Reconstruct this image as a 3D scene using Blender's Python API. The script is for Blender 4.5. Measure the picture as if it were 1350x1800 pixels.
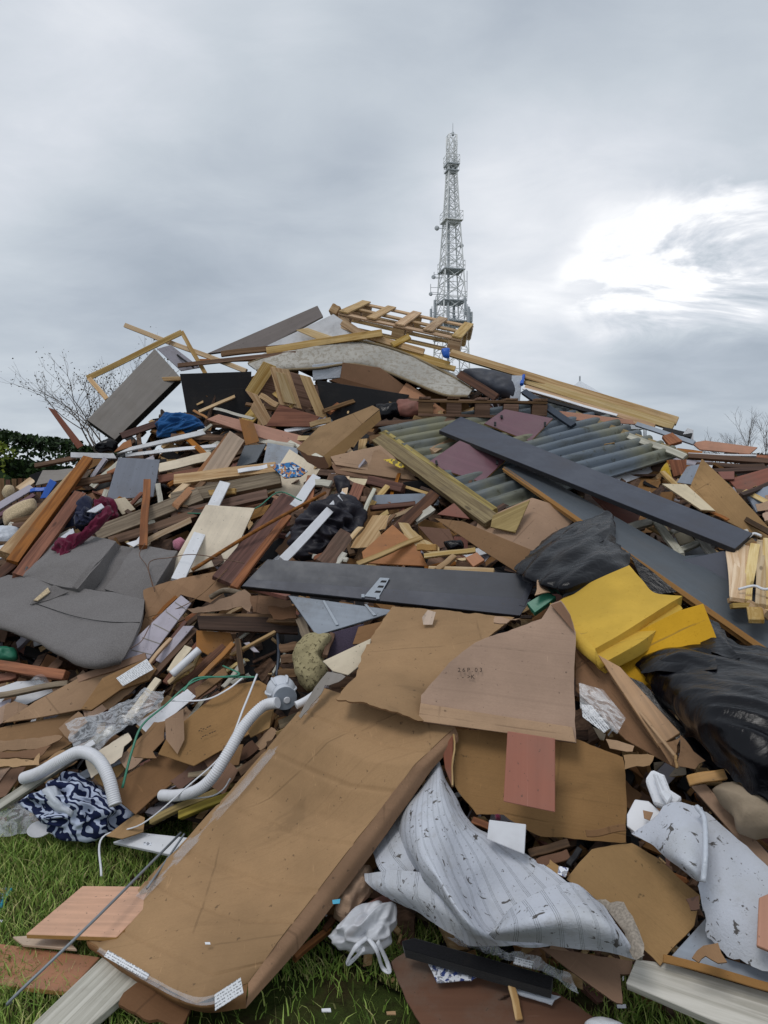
import bpy, bmesh, math, random
import numpy as np
from mathutils import Vector, Matrix, noise as mnoise

for _o in list(bpy.data.objects):
    bpy.data.objects.remove(_o)
SC = bpy.context.scene
COL = SC.collection
R = math.radians

# ------------------------------------------------------------------ camera
F, CAMZ, PITCH = 1300.0, 1.6, R(1.76)          # focal length in photograph pixels (1350 x 1800)
cam = bpy.data.cameras.new('camera')
cam.sensor_fit = 'VERTICAL'; cam.sensor_height = 36.0; cam.lens = 36.0 * F / 1800.0
cam.clip_start = 0.05; cam.clip_end = 3000
cam_ob = bpy.data.objects.new('camera', cam); COL.objects.link(cam_ob)
cam_ob.location = (0, 0, CAMZ); cam_ob.rotation_euler = (R(90) - PITCH, 0, 0)
SC.camera = cam_ob
SC.render.resolution_x, SC.render.resolution_y = 768, 1024

def ray(px, py):
    xc = (px - 675.0) / F; yc = (900.0 - py) / F
    return np.array([xc, math.cos(PITCH) + yc * math.sin(PITCH), -math.sin(PITCH) + yc * math.cos(PITCH)])
def P(px, py, Y):
    d = ray(px, py); d = d * (Y / d[1])
    return np.array([0, 0, CAMZ]) + d

# ------------------------------------------------------------------ sky and sun
SUN_EL, SUN_AZ = R(58), R(215)
world = bpy.data.worlds.new('World'); SC.world = world; world.use_nodes = True
wt = world.node_tree; wt.nodes.clear()
def wn(t, **kw):
    n = wt.nodes.new(t)
    for k, v in kw.items(): setattr(n, k, v)
    return n
def wl(a, b): wt.links.new(a, b)
def wmath(op, a, b=None, c=None, clamp=False):
    n = wn('ShaderNodeMath', operation=op); n.use_clamp = clamp
    for i, v in enumerate((a, b, c)):
        if v is None: continue
        if isinstance(v, (int, float)): n.inputs[i].default_value = v
        else: wl(v, n.inputs[i])
    return n.outputs[0]
tc = wn('ShaderNodeTexCoord')
sep = wn('ShaderNodeSeparateXYZ'); wl(tc.outputs['Generated'], sep.inputs[0])
zz = wmath('ADD', wmath('MAXIMUM', sep.outputs[2], 0.0), 0.22)
cmb = wn('ShaderNodeCombineXYZ')
wl(wmath('DIVIDE', sep.outputs[0], zz), cmb.inputs[0]); wl(wmath('DIVIDE', sep.outputs[1], zz), cmb.inputs[1])
def wnoise(scale, det, rough, dist, off):
    mp = wn('ShaderNodeMapping'); mp.inputs['Location'].default_value = off
    mp.inputs['Rotation'].default_value = (0, 0, R(12))
    mp.inputs['Scale'].default_value = (1, 1.35, 1)
    wl(cmb.outputs[0], mp.inputs[0])
    n = wn('ShaderNodeTexNoise'); n.inputs['Scale'].default_value = scale; n.inputs['Detail'].default_value = det
    n.inputs['Roughness'].default_value = rough; n.inputs['Distortion'].default_value = dist
    wl(mp.outputs[0], n.inputs['Vector']); return n.outputs['Fac']
n1 = wnoise(1.25, 7, 0.52, 0.25, (3.1, 0.4, 0)); n2 = wnoise(3.2, 8, 0.58, 0.5, (7.7, 2.2, 0))
val = wmath('ADD', wmath('MULTIPLY', n1, 0.75), wmath('MULTIPLY', n2, 0.45))   # about 0.6
val = wmath('ADD', wmath('MULTIPLY', wmath('SUBTRACT', val, 0.60), 0.85), 0.52)
def blob(px, py, rad, amp, src=None):
    d = ray(px, py); d = d / np.linalg.norm(d)
    vn = wn('ShaderNodeVectorMath', operation='DOT_PRODUCT'); wl(tc.outputs['Generated'], vn.inputs[0]); vn.inputs[1].default_value = d
    mr = wn('ShaderNodeMapRange', interpolation_type='SMOOTHERSTEP'); mr.inputs[1].default_value = math.cos(R(rad)); mr.inputs[2].default_value = 1.0
    mr.inputs[3].default_value = 0; mr.inputs[4].default_value = amp
    wl(vn.outputs['Value'], mr.inputs[0]); o = mr.outputs[0]
    return o if src is None else wmath('MULTIPLY', o, src)
n3 = wnoise(2.1, 8, 0.6, 0.6, (1.3, 5.2, 0)); gap = wmath('MULTIPLY_ADD', n3, 5.0, -2.05, clamp=True)
for b in (blob(1240, 452, 7.5, 0.62, gap), blob(1110, 500, 6, 0.55, gap), blob(1350, 430, 7, 0.5, gap), blob(900, 420, 13, 0.20), blob(1020, 330, 12, 0.16), blob(640, 520, 9, 0.10),
          blob(400, 370, 15, -0.16), blob(830, 190, 14, -0.14), blob(1260, 650, 9, -0.24), blob(160, 590, 11, -0.12), blob(60, 40, 14, 0.12), blob(330, 170, 12, 0.08), blob(60, 390, 9, 0.10)):
    val = wmath('ADD', val, b)
cr = wn('ShaderNodeValToRGB'); wl(val, cr.inputs[0])
els = cr.color_ramp.elements
els[0].position = 0.0; els[0].color = (0.33, 0.385, 0.455, 1)
els[1].position = 1.0; els[1].color = (1.05, 1.06, 1.08, 1)
for p, c in ((0.30, (0.475, 0.53, 0.60)), (0.52, (0.60, 0.655, 0.715)), (0.70, (0.72, 0.76, 0.82)), (0.86, (0.86, 0.885, 0.93))):
    e = els.new(p); e.color = c + (1,)
sky = wn('ShaderNodeTexSky', sky_type='NISHITA'); sky.sun_disc = False
sky.sun_elevation = SUN_EL; sky.sun_rotation = SUN_AZ
mul = wn('ShaderNodeVectorMath', operation='SCALE'); wl(cr.outputs[0], mul.inputs[0]); mul.inputs['Scale'].default_value = 10.0
mix = wn('ShaderNodeMix', data_type='RGBA'); mix.inputs['Factor'].default_value = 0.94
wl(sky.outputs[0], mix.inputs['A']); wl(mul.outputs[0], mix.inputs['B'])
bg = wn('ShaderNodeBackground'); bg.inputs['Strength'].default_value = 0.1; wl(mix.outputs['Result'], bg.inputs['Color'])
wo = wn('ShaderNodeOutputWorld'); wl(bg.outputs[0], wo.inputs['Surface'])

sun = bpy.data.lights.new('sun', 'SUN'); sun.energy = 1.05; sun.angle = R(20); sun.color = (1.0, 0.97, 0.93)
sun_ob = bpy.data.objects.new('sun', sun); COL.objects.link(sun_ob)
# sun_rotation is measured clockwise from +Y seen from above
sdir = Vector((math.sin(SUN_AZ) * math.cos(SUN_EL), math.cos(SUN_AZ) * math.cos(SUN_EL), math.sin(SUN_EL)))
sun_ob.rotation_euler = sdir.to_track_quat('Z', 'Y').to_euler()
vs = SC.view_settings; vs.view_transform = 'Standard'; vs.look = 'None'; vs.exposure = 0.0; vs.gamma = 1.0
vs.use_curve_mapping = False

# ------------------------------------------------------------------ the heap's surface: distance Y by place in view
GX = [-500, 0, 300, 675, 1000, 1350, 1850]
GY = [500, 560, 650, 750, 850, 1000, 1150, 1300, 1480, 1650, 1800, 2100]
GD = [[7.9, 7.6, 7.4, 7.4, 7.4, 7.6, 7.9],
      [7.6, 7.4, 7.2, 7.2, 7.3, 7.4, 7.6],
      [7.3, 7.1, 6.9, 6.8, 6.9, 7.1, 7.3],
      [6.7, 6.5, 6.3, 6.1, 6.0, 6.1, 6.3],
      [6.1, 5.9, 5.6, 5.2, 4.9, 4.9, 5.2],
      [5.0, 4.75, 4.6, 4.2, 3.9, 3.7, 3.9],
      [4.3, 4.1, 4.0, 3.5, 3.3, 3.1, 3.2],
      [3.85, 3.7, 3.55, 3.05, 2.95, 2.75, 2.75],
      [3.28, 3.28, 3.05, 2.75, 2.65, 2.45, 2.4],
      [2.58, 2.58, 2.45, 2.45, 2.35, 2.2, 2.1],
      [2.15, 2.15, 2.1, 2.12, 2.1, 2.0, 1.9],
      [1.62, 1.62, 1.62, 1.62, 1.6, 1.55, 1.5]]
def D(px, py):
    px = min(max(px, GX[0]), GX[-1] - 1e-6); py = min(max(py, GY[0]), GY[-1] - 1e-6)
    i = max(k for k in range(len(GX) - 1) if GX[k] <= px); j = max(k for k in range(len(GY) - 1) if GY[k] <= py)
    u = (px - GX[i]) / (GX[i + 1] - GX[i]); v = (py - GY[j]) / (GY[j + 1] - GY[j])
    return (GD[j][i] * (1 - u) + GD[j][i + 1] * u) * (1 - v) + (GD[j + 1][i] * (1 - u) + GD[j + 1][i + 1] * u) * v
def S3(px, py, lift=0.0): return P(px, py, D(px, py) - lift)
def unit(v): return v / (np.linalg.norm(v) + 1e-12)
def slope_n(px, py):
    a = S3(px - 60, py); b = S3(px + 60, py); c = S3(px, py - 60); d = S3(px, py + 60)
    n = unit(np.cross(b - a, c - d))
    return n if n[2] > 0 else -n
def cam_n(px, py): return -unit(ray(px, py))
def mid_n(px, py, k): return unit((1 - k) * slope_n(px, py) + k * cam_n(px, py))

# ------------------------------------------------------------------ materials
def lin(h):
    h = h.lstrip('#'); o = []
    for i in (0, 2, 4):
        c = int(h[i:i + 2], 16) / 255.0
        o.append(c / 12.92 if c <= 0.04045 else ((c + 0.055) / 1.055) ** 2.4)
    return [x * 0.92 for x in o]
class NT:
    def __init__(s, name):
        s.m = bpy.data.materials.new(name); s.m.use_nodes = True; s.t = s.m.node_tree
        s.b = s.t.nodes['Principled BSDF']; s.out = s.t.nodes['Material Output']
    def n(s, t, **kw):
        x = s.t.nodes.new(t)
        for k, v in kw.items(): setattr(x, k, v)
        return x
    def l(s, a, b): s.t.links.new(a, b)
    def math(s, op, a, b=None, c=None, clamp=False):
        n = s.n('ShaderNodeMath', operation=op); n.use_clamp = clamp
        for i, v in enumerate((a, b, c)):
            if v is None: continue
            if isinstance(v, (int, float)): n.inputs[i].default_value = v
            else: s.l(v, n.inputs[i])
        return n.outputs[0]
    def vec(s, uv=False, scale=(1, 1, 1)):
        t = s.n('ShaderNodeTexCoord'); oi = s.n('ShaderNodeObjectInfo')
        mp = s.n('ShaderNodeMapping'); mp.inputs['Scale'].default_value = scale
        if uv: s.l(t.outputs['UV'], mp.inputs[0])
        else:
            c = s.n('ShaderNodeCombineXYZ'); r = s.math('MULTIPLY', oi.outputs['Random'], 37.0)
            for i in range(3): s.l(r, c.inputs[i])
            ad = s.n('ShaderNodeVectorMath', operation='ADD'); s.l(t.outputs['Object'], ad.inputs[0]); s.l(c.outputs[0], ad.inputs[1])
            s.l(ad.outputs[0], mp.inputs[0])
        return mp.outputs[0]
    def noise(s, v, scale, det=4, rough=0.55, dist=0.0):
        n = s.n('ShaderNodeTexNoise'); n.inputs['Scale'].default_value = scale; n.inputs['Detail'].default_value = det
        n.inputs['Roughness'].default_value = rough; n.inputs['Distortion'].default_value = dist
        s.l(v, n.inputs['Vector']); return n.outputs['Fac']
    def rng(s, x, a, b, c=0.0, d=1.0):
        m = s.n('ShaderNodeMapRange', interpolation_type='SMOOTHSTEP'); s.l(x, m.inputs[0])
        for i, v in enumerate((a, b, c, d)): m.inputs[i + 1].default_value = v
        return m.outputs[0]
    def mix(s, f, a, b, mode='MIX'):
        m = s.n('ShaderNodeMix', data_type='RGBA', blend_type=mode)
        if isinstance(f, (int, float)): m.inputs['Factor'].default_value = f
        else: s.l(f, m.inputs['Factor'])
        for k, v in (('A', a), ('B', b)):
            if isinstance(v, (list, tuple)): m.inputs[k].default_value = tuple(v)[:3] + (1,)
            else: s.l(v, m.inputs[k])
        return m.outputs['Result']
    def vary(s, col, amt=0.16, hue=0.012):
        oi = s.n('ShaderNodeObjectInfo'); h = s.n('ShaderNodeHueSaturation')
        s.l(s.math('MULTIPLY_ADD', oi.outputs['Random'], 2 * amt, 1 - amt), h.inputs['Value'])
        r2 = s.math('FRACT', s.math('MULTIPLY', oi.outputs['Random'], 7.31))
        s.l(s.math('MULTIPLY_ADD', r2, 2 * hue, 0.5 - hue), h.inputs['Hue'])
        s.l(s.math('MULTIPLY_ADD', r2, 0.3, 0.85), h.inputs['Saturation'])
        s.l(col, h.inputs['Color']); return h.outputs[0]
    def bump(s, h, strength, dist=0.01):
        b = s.n('ShaderNodeBump'); b.inputs['Strength'].default_value = strength; b.inputs['Distance'].default_value = dist
        s.l(h, b.inputs['Height']); s.l(b.outputs[0], s.b.inputs['Normal'])
    def fin(s, col, rough=0.7, spec=0.5):
        s.l(col, s.b.inputs['Base Color'])
        if isinstance(rough, (int, float)): s.b.inputs['Roughness'].default_value = rough
        else: s.l(rough, s.b.inputs['Roughness'])
        s.b.inputs['Specular IOR Level'].default_value = spec
        return s.m
DIRT = (0.10, 0.075, 0.05)
def m_wood(name, base, dark, grain=26.0, contrast=0.55, dirt=0.35, rough=0.72):
    s = NT(name); v = s.vec(scale=(0.9, grain, grain)); g = s.noise(v, 1.0, 6, 0.62, 1.6)
    g2 = s.noise(s.vec(scale=(4, grain * 4, grain * 4)), 1.0, 3, 0.5)
    col = s.mix(s.rng(g, 0.34, 0.68), lin(dark), lin(base))
    col = s.mix(s.math('MULTIPLY', s.rng(g2, 0.5, 0.72), contrast * 0.5), col, lin(dark))
    k = s.n('ShaderNodeTexVoronoi'); k.inputs['Scale'].default_value = 1.0
    s.l(s.vec(scale=(2.2, 9, 9)), k.inputs['Vector'])
    col = s.mix(s.rng(k.outputs['Distance'], 0.10, 0.055, 0, 0.75), col, [c * 0.45 for c in lin(dark)])
    d = s.noise(s.vec(), 5.0, 6, 0.65)
    col = s.mix(s.rng(d, 0.50, 0.78, 0, dirt), col, DIRT)
    col = s.vary(col, 0.2)
    s.bump(g2, 0.35, 0.004)
    return s.fin(col, rough, 0.3)
def m_board(name, base, streak=0.12, rough=0.45, dirt=0.22, spec=0.4, var=0.08, scr=0.25):
    s = NT(name); c = lin(base)
    g = s.noise(s.vec(scale=(1.2, 30, 30)), 1.0, 5, 0.6, 0.6)
    col = s.mix(s.rng(g, 0.3, 0.7, 0, 1), [x * (1 - streak * 1.6) for x in c], [min(1, x * (1 + streak)) for x in c])
    d = s.noise(s.vec(), 4.0, 7, 0.68)
    dm = s.rng(d, 0.44, 0.74, 0, min(0.9, dirt * 1.5))
    col = s.mix(dm, col, (0.16, 0.135, 0.11))
    sp = s.noise(s.vec(), 70.0, 2, 0.5); col = s.mix(s.rng(sp, 0.69, 0.73, 0, 0.55), col, (0.05, 0.04, 0.03))
    sc = s.noise(s.vec(scale=(3, 120, 60)), 1.0, 2, 0.5, 2.0); col = s.mix(s.rng(sc, 0.70, 0.74, 0, scr), col, [min(1, x * 1.5 + 0.12) for x in c])
    col = s.vary(col, var, 0.006)
    r = s.math('ADD', s.rng(d, 0.3, 0.8, 0, 0.25), rough)
    s.bump(s.noise(s.vec(), 25.0, 4), 0.06, 0.004)
    return s.fin(col, r, spec)
def m_card(name, base, dirt=0.35, flute=130.0):
    s = NT(name); c = lin(base); v = s.vec()
    fl = s.noise(s.vec(scale=(0.6, flute, 0.6)), 1.0, 2, 0.4)
    a = s.noise(v, 2.2, 6, 0.6)
    col = s.mix(s.rng(a, 0.3, 0.7), [x * 0.80 for x in c], [x * 1.14 for x in c])
    fb = s.noise(s.vec(scale=(1, 3, 1)), 120.0, 3, 0.6); col = s.mix(s.rng(fb, 0.35, 0.7, 0, 0.22), col, [x * 0.6 for x in c])
    sm = s.noise(s.vec(scale=(0.5, 4, 1)), 5.0, 6, 0.7, 0.4); col = s.mix(s.rng(sm, 0.55, 0.75, 0, 0.3), col, [x * 0.55 for x in c])
    col = s.mix(s.rng(fl, 0.55, 0.75, 0, 0.2), col, [x * 0.6 for x in c])
    w = s.noise(s.vec(scale=(1.0, 1.6, 1.0)), 1.9, 7, 0.6, 0.8)
    col = s.mix(s.rng(w, 0.60, 0.66, 0, dirt), col, [x * 0.55 for x in c])          # damp stains with an edge
    sx = s.n('ShaderNodeSeparateXYZ'); s.l(v, sx.inputs[0]); brk = s.rng(s.noise(v, 5.0, 3), 0.42, 0.55)
    cl = None
    for ch, per, ph in ((0, 1.3, 0.3), (1, 1.9, 0.5)):           # fold and score lines
        wob = s.math('MULTIPLY', s.noise(v, 3.0, 2), 0.015)
        u = s.math('FRACT', s.math('ADD', s.math('MULTIPLY', s.math('ADD', sx.outputs[ch], wob), per), ph))
        x = s.rng(s.math('ABSOLUTE', s.math('SUBTRACT', u, 0.5)), 0.007, 0.002)
        cl = x if cl is None else s.math('MAXIMUM', cl, x)
    cl = s.math('MULTIPLY', cl, brk)
    col = s.mix(s.math('MULTIPLY', cl, 0.38), col, [x * 0.4 for x in c])
    sp = s.noise(v, 42.0, 3, 0.6); col = s.mix(s.rng(sp, 0.67, 0.72, 0, 0.6), col, (0.06, 0.04, 0.028))
    sc = s.noise(s.vec(scale=(40, 3, 10)), 1.0, 3, 0.5, 3.0); col = s.mix(s.rng(sc, 0.69, 0.73, 0, 0.35), col, [min(1, x * 1.45) for x in c])
    col = s.vary(col, 0.10, 0.008)
    h = s.math('SUBTRACT', s.math('ADD', s.math('MULTIPLY', fl, 0.35), s.noise(v, 9.0, 4)), s.math('MULTIPLY', cl, 0.8))
    s.bump(h, 0.3, 0.006)
    return s.fin(col, 0.82, 0.2)
def m_cloth(name, base, base2=None, weave=260.0, dirt=0.3, rough=0.95, big=0.25):
    s = NT(name); c = lin(base); v = s.vec()
    w = s.noise(v, weave, 2); a = s.noise(v, 3.0, 6, 0.65)
    col = s.mix(s.rng(w, 0.3, 0.7), [x * 0.75 for x in c], [min(1, x * 1.2) for x in c])
    col = s.mix(s.rng(a, 0.45, 0.75, 0, big), col, lin(base2) if base2 else [x * 0.5 for x in c])
    d = s.noise(v, 14.0, 5, 0.7); col = s.mix(s.rng(d, 0.6, 0.72, 0, dirt), col, DIRT)
    s.bump(s.math('ADD', w, s.math('MULTIPLY', s.noise(v, 18.0, 4), 2.0)), 0.4, 0.004)
    s.b.inputs['Sheen Weight'].default_value = 0.15
    return s.fin(col, rough, 0.15)
def m_plastic(name, base, rough=0.3, crinkle=0.4, scale=22.0, spec=0.5, alpha=1.0, dirt=0.1):
    s = NT(name); c = lin(base); v = s.vec()
    a = s.noise(s.vec(scale=(1, 2.2, 1)), scale, 6, 0.6, 1.5); d = s.noise(v, 6.0, 5)
    col = s.mix(s.rng(d, 0.5, 0.8, 0, dirt), [*c], DIRT)
    s.bump(a, crinkle, 0.012)
    if alpha < 1: s.b.inputs['Alpha'].default_value = alpha
    return s.fin(col, rough, spec)
def m_film(name, lo=0.10, hi=0.34, scale=9.0):
    s = NT(name); v = s.vec(scale=(1, 3.0, 1)); n = s.noise(v, scale, 5, 0.6, 1.5)
    r = s.math('SUBTRACT', 1.0, s.math('MULTIPLY', s.math('ABSOLUTE', s.math('SUBTRACT', n, 0.5)), 9.0), clamp=True)
    s.l(s.rng(r, 0.1, 1.0, lo, hi), s.b.inputs['Alpha']); s.bump(n, 0.15, 0.01)  # streaks of higher alpha imitate highlights on the film
    col = s.mix(0.0, lin('dde0e6'), lin('dde0e6')); return s.fin(col, 0.15, 0.6)
def m_metal(name, base, rough=0.4, metal=1.0, dirt=0.3):
    s = NT(name); d = s.noise(s.vec(), 9.0, 6, 0.65)
    col = s.mix(s.rng(d, 0.5, 0.75, 0, dirt), lin(base), DIRT)
    s.b.inputs['Metallic'].default_value = metal
    return s.fin(col, rough, 0.5)
def m_print(name, paper, inks, scale=(30, 30, 1)):
    s = NT(name); v = s.vec(scale=scale); col = s.mix(0.0, lin(paper), lin(paper))
    for i, ink in enumerate(inks):
        k = s.noise(v, 1.0 + i * 0.6, 2, 0.4); col = s.mix(s.rng(k, 0.52 + 0.02 * i, 0.55 + 0.02 * i), col, lin(ink))
    return s.fin(col, 0.4, 0.4)
def m_lines(name, paper='e4e6ea', ink='3a3c44'):
    s = NT(name); v = s.vec(); w = s.n('ShaderNodeTexWave', bands_direction='Y'); w.inputs['Scale'].default_value = 42; s.l(v, w.inputs[0])
    b = s.noise(s.vec(scale=(260, 60, 1)), 1.0, 2)
    f = s.math('MULTIPLY', s.rng(w.outputs['Fac'], 0.55, 0.7), s.rng(b, 0.44, 0.52, 0, 0.75))
    return s.fin(s.mix(f, lin(paper), lin(ink)), 0.5, 0.4)
def m_foam(name, base, hole, scale=60.0, bumpy=0.5, thr=0.60):
    s = NT(name); v = s.vec(); a = s.noise(v, scale, 4, 0.7); b = s.noise(v, 2.5, 5, 0.6)
    c = lin(base); col = s.mix(s.rng(b, 0.35, 0.7), [x * 0.84 for x in c], [min(1, x * 1.08) for x in c])
    col = s.mix(s.rng(a, thr, thr + 0.10, 0, 0.8), col, lin(hole))
    st = s.noise(s.vec(scale=(2, 14, 6)), 1.0, 4, 0.6, 1.0); col = s.mix(s.rng(st, 0.66, 0.72, 0, 0.45), col, DIRT)
    s.bump(a, bumpy, 0.006); return s.fin(col, 0.9, 0.15)
def m_carpet(name, stripes=True):
    s = NT(name); v = s.vec(uv=True); ob = s.vec()
    a = s.noise(ob, 3.0, 6, 0.65); c1 = lin('c6cad4')
    col = s.mix(s.rng(a, 0.4, 0.75), c1, lin('b4b6b8'))
    if stripes:
        sx = s.n('ShaderNodeSeparateXYZ'); s.l(v, sx.inputs[0])
        wob = s.math('MULTIPLY', s.noise(v, 6.0, 2), 0.012)
        u = s.math('FRACT', s.math('MULTIPLY', s.math('ADD', sx.outputs[0], wob), 1 / 0.062))
        ln = None
        for p, wd in ((0.36, 0.020), (0.45, 0.020), (0.54, 0.020)):
            x = s.rng(s.math('ABSOLUTE', s.math('SUBTRACT', u, p)), wd, wd * 0.4, 0, 1)
            ln = x if ln is None else s.math('ADD', ln, x)
        br = s.rng(s.noise(v, 90.0, 2), 0.3, 0.6, 0.4, 0.75)
        col = s.mix(s.math('MULTIPLY', ln, br, clamp=True), col, lin('62666c'))
    d = s.noise(ob, 26.0, 5, 0.62, 0.8); col = s.mix(s.rng(d, 0.61, 0.65, 0, 0.9), col, (0.06, 0.05, 0.04))
    d3 = s.noise(ob, 75.0, 3, 0.6); col = s.mix(s.rng(d3, 0.66, 0.70, 0, 0.7), col, (0.10, 0.085, 0.07))
    d2 = s.noise(ob, 7.0, 5, 0.7); col = s.mix(s.rng(d2, 0.55, 0.75, 0, 0.5), col, (0.24, 0.22, 0.19))
    s.bump(s.math('ADD', s.noise(ob, 160.0, 2), s.noise(ob, 22.0, 4)), 0.35, 0.006)
    return s.fin(col, 0.95, 0.1)
def m_zebra(name):
    s = NT(name); v = s.vec(scale=(1, 1.4, 1)); w = s.n('ShaderNodeTexWave', bands_direction='DIAGONAL')
    w.inputs['Scale'].default_value = 8.5; w.inputs['Distortion'].default_value = 14.0; w.inputs['Detail'].default_value = 2.0; w.inputs['Detail Scale'].default_value = 1.2; s.l(v, w.inputs[0])
    f = s.rng(w.outputs['Fac'], 0.46, 0.54)
    return s.fin(s.mix(f, lin('1f2748'), lin('bcc6dc')), 0.9, 0.15)
def m_corrugated(name):
    s = NT(name); v = s.vec(scale=(1.4, 5, 5)); a = s.noise(v, 1.6, 6, 0.65); b = s.noise(s.vec(), 1.1, 4, 0.6)
    col = s.mix(s.rng(b, 0.40, 0.62), lin('5e6873'), lin('7c7a62'))
    col = s.mix(s.rng(a, 0.46, 0.74, 0, 0.85), col, lin('3e3f36'))
    d = s.noise(s.vec(), 12.0, 6, 0.7); col = s.mix(s.rng(d, 0.58, 0.70, 0, 0.7), col, lin('3c3a22'))
    return s.fin(col, 0.55, 0.4)
MAT = {}
def mk(name, f, *a, **k): MAT[name] = f(name, *a, **k)
mk('pine', m_wood, 'ccae80', 'a27e4e'); mk('pine_pale', m_wood, 'd8c09a', 'b89868', dirt=0.2)
mk('timber_brown', m_wood, '846650', '58402e'); mk('timber_orange', m_wood, 'a46a42', '74462a', dirt=0.3)
mk('timber_dark', m_wood, '604838', '3a2a20'); mk('timber_red', m_wood, '704c3c', '482e24'); mk('timber_grey', m_wood, '9a8a72', '665845')
mk('timber_treated', m_wood, 'a4935f', '6c5a34', dirt=0.5); mk('timber_white', m_wood, 'd2cec2', 'a6a294', contrast=0.25); mk('timber_green', m_wood, 'a08c4e', '6e5c2e')
mk('chipboard', m_foam, 'b98f58', '7a5830', 120.0, 0.3); mk('chip_orange', m_foam, 'a47a4a', '70502c', 120.0, 0.3)
mk('board_black', m_board, '373b48', 0.05, 0.42, 0.10, 0.45, 0.06, 0.12); mk('board_slate', m_board, '50575f', 0.05, 0.42, 0.12); mk('board_charcoal', m_board, '42454f', 0.05, 0.38, 0.10)
mk('board_dark', m_board, '1c1c20', 0.05, 0.6, 0.10, 0.3); mk('board_grey', m_board, '8b8580', 0.05, 0.6, 0.2, 0.3); mk('board_mushroom', m_board, '928884', 0.05, 0.6, 0.2, 0.3)
mk('board_steel', m_board, '8a8f9c', 0.04, 0.5, 0.15); mk('board_maroon', m_board, '6e4650', 0.05, 0.28, 0.10, 0.55); mk('board_white', m_board, 'dfe0e4', 0.03, 0.4, 0.25)
mk('board_cream', m_board, 'e0d0b4', 0.04, 0.45, 0.18); mk('board_beech', m_board, 'd09d76', 0.10, 0.45, 0.15); mk('board_pink', m_board, 'b88468', 0.05, 0.6, 0.22)
mk('board_ash', m_board, 'bfa893', 0.12, 0.5, 0.18); mk('board_redbrown', m_board, 'a2634c', 0.04, 0.28, 0.12, 0.5); mk('board_terracotta', m_board, 'b07a5a', 0.06, 0.5, 0.2); mk('board_redlead', m_board, '8a5444', 0.08, 0.6, 0.3)
mk('board_teak', m_board, 'b48a5a', 0.16, 0.45, 0.2); mk('board_plywood', m_wood, 'a8926a', '85704c', 20.0); mk('board_lilac', m_board, 'b3adb8', 0.04, 0.5, 0.25); mk('board_greyblue', m_board, '8f98a6', 0.05, 0.5, 0.35)
mk('hardboard', m_board, '6c4c3a', 0.06, 0.8, 0.4, 0.2); mk('mdf', m_board, 'a87a58', 0.04, 0.8, 0.25, 0.15)
mk('card', m_card, 'a58565', 0.4); mk('card_dark', m_card, '86654a', 0.5); mk('card_warm', m_card, '98775a', 0.4); mk('card_pale', m_card, 'b4957a'); mk('card_wet', m_card, '6e5140', 0.5)
mk('fabric_grey', m_cloth, '74706f', '605c5c', 240.0, 0.12); mk('fabric_black', m_cloth, '17171a', dirt=0.05); mk('cloth_blue', m_cloth, '24568c', '173a66'); mk('cloth_maroon', m_cloth, '641c36', '401024', dirt=0.1)
mk('cloth_navy', m_cloth, '2a2e44'); mk('cloth_white', m_cloth, 'd0d2da', 'a8a8b0'); mk('cloth_yellow', m_cloth, 'b8962c'); mk('cloth_pink', m_cloth, 'b8788a'); mk('cloth_plum', m_cloth, '4a4150'); mk('cloth_cream', m_cloth, 'c8b494', '9a8668', 160.0, 0.4)
mk('mattress', m_foam, 'b2aea6', '968e82', 26.0, 0.7, 0.48); mk('mattress_trim', m_cloth, '8c7c62')
mk('bag_black', m_plastic, '06060d', 0.20, 0.30, 14.0, 0.24); mk('bag_navy', m_plastic, '201e28', 0.5, 0.3, 20.0, 0.35); mk('bag_white', m_plastic, 'e6e8ee', 0.35, 0.25, 20.0, 0.5, 0.72)
mk('film_clear', m_film); mk('tape_clear', m_film, 0.08, 0.16, 3.0); mk('film_pale', m_plastic, 'c2c8d2', 0.3, 0.5, 18.0, 0.5)
mk('plastic_white', m_plastic, 'dcdde2', 0.4, 0.05, 10.0, 0.5, 1.0, 0.3); mk('plastic_grey', m_plastic, 'c8ccd4', 0.45, 0.05, 10.0, 0.4); mk('plastic_blue', m_plastic, '1f5ec0', 0.35, 0.2); mk('plastic_green', m_plastic, '2f7a60', 0.4, 0.1); mk('plastic_teal', m_plastic, '2a9ec0', 0.35, 0.1)
mk('polystyrene', m_foam, 'e6e8ee', 'c4c6cc', 120.0, 0.4); mk('foam_yellow', m_foam, 'd0aa48', 'b0862c', 90.0, 0.35); mk('foam_amber', m_foam, 'd2a02a', 'a87a18', 90.0, 0.35); mk('foam_khaki', m_foam, 'a89c78', '3a3220', 62.0, 1.0, 0.53); mk('stone', m_foam, '9a8a76', '5a4c3c', 20.0, 0.8)
mk('steel', m_metal, '9aa2ac', 0.6, 0.35); mk('steel_dark', m_metal, '3c4450', 0.45, 0.6); mk('galvanised', m_metal, 'b8bcc0', 0.5, 0.7, 0.1); mk('rod', m_metal, '8a9096', 0.55, 0.5)
mk('paper', m_board, 'e8e9ee', 0.02, 0.7, 0.12, 0.2); mk('print_blue', m_print, '2f7ab8', ('d8e4ee', 'c88a50', '1a3a70'), (26, 26, 1)); mk('label_lines', m_lines); mk('print_mono', m_print, 'dfe2ea', ('3c4a80', '8a8c94'), (60, 60, 1)); mk('tape_yellow', m_print, 'd8b810', ('6a5a10',), (60, 40, 1)); mk('ink', m_plastic, '2a1c14', 0.8, 0.0)
mk('carpet_striped', m_carpet, True); mk('carpet_plain', m_carpet, False); mk('carpet_pile', m_cloth, '9c9286', '6c6258', 120.0, 0.5); mk('zebra', m_zebra); mk('corrugated', m_corrugated)

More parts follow.
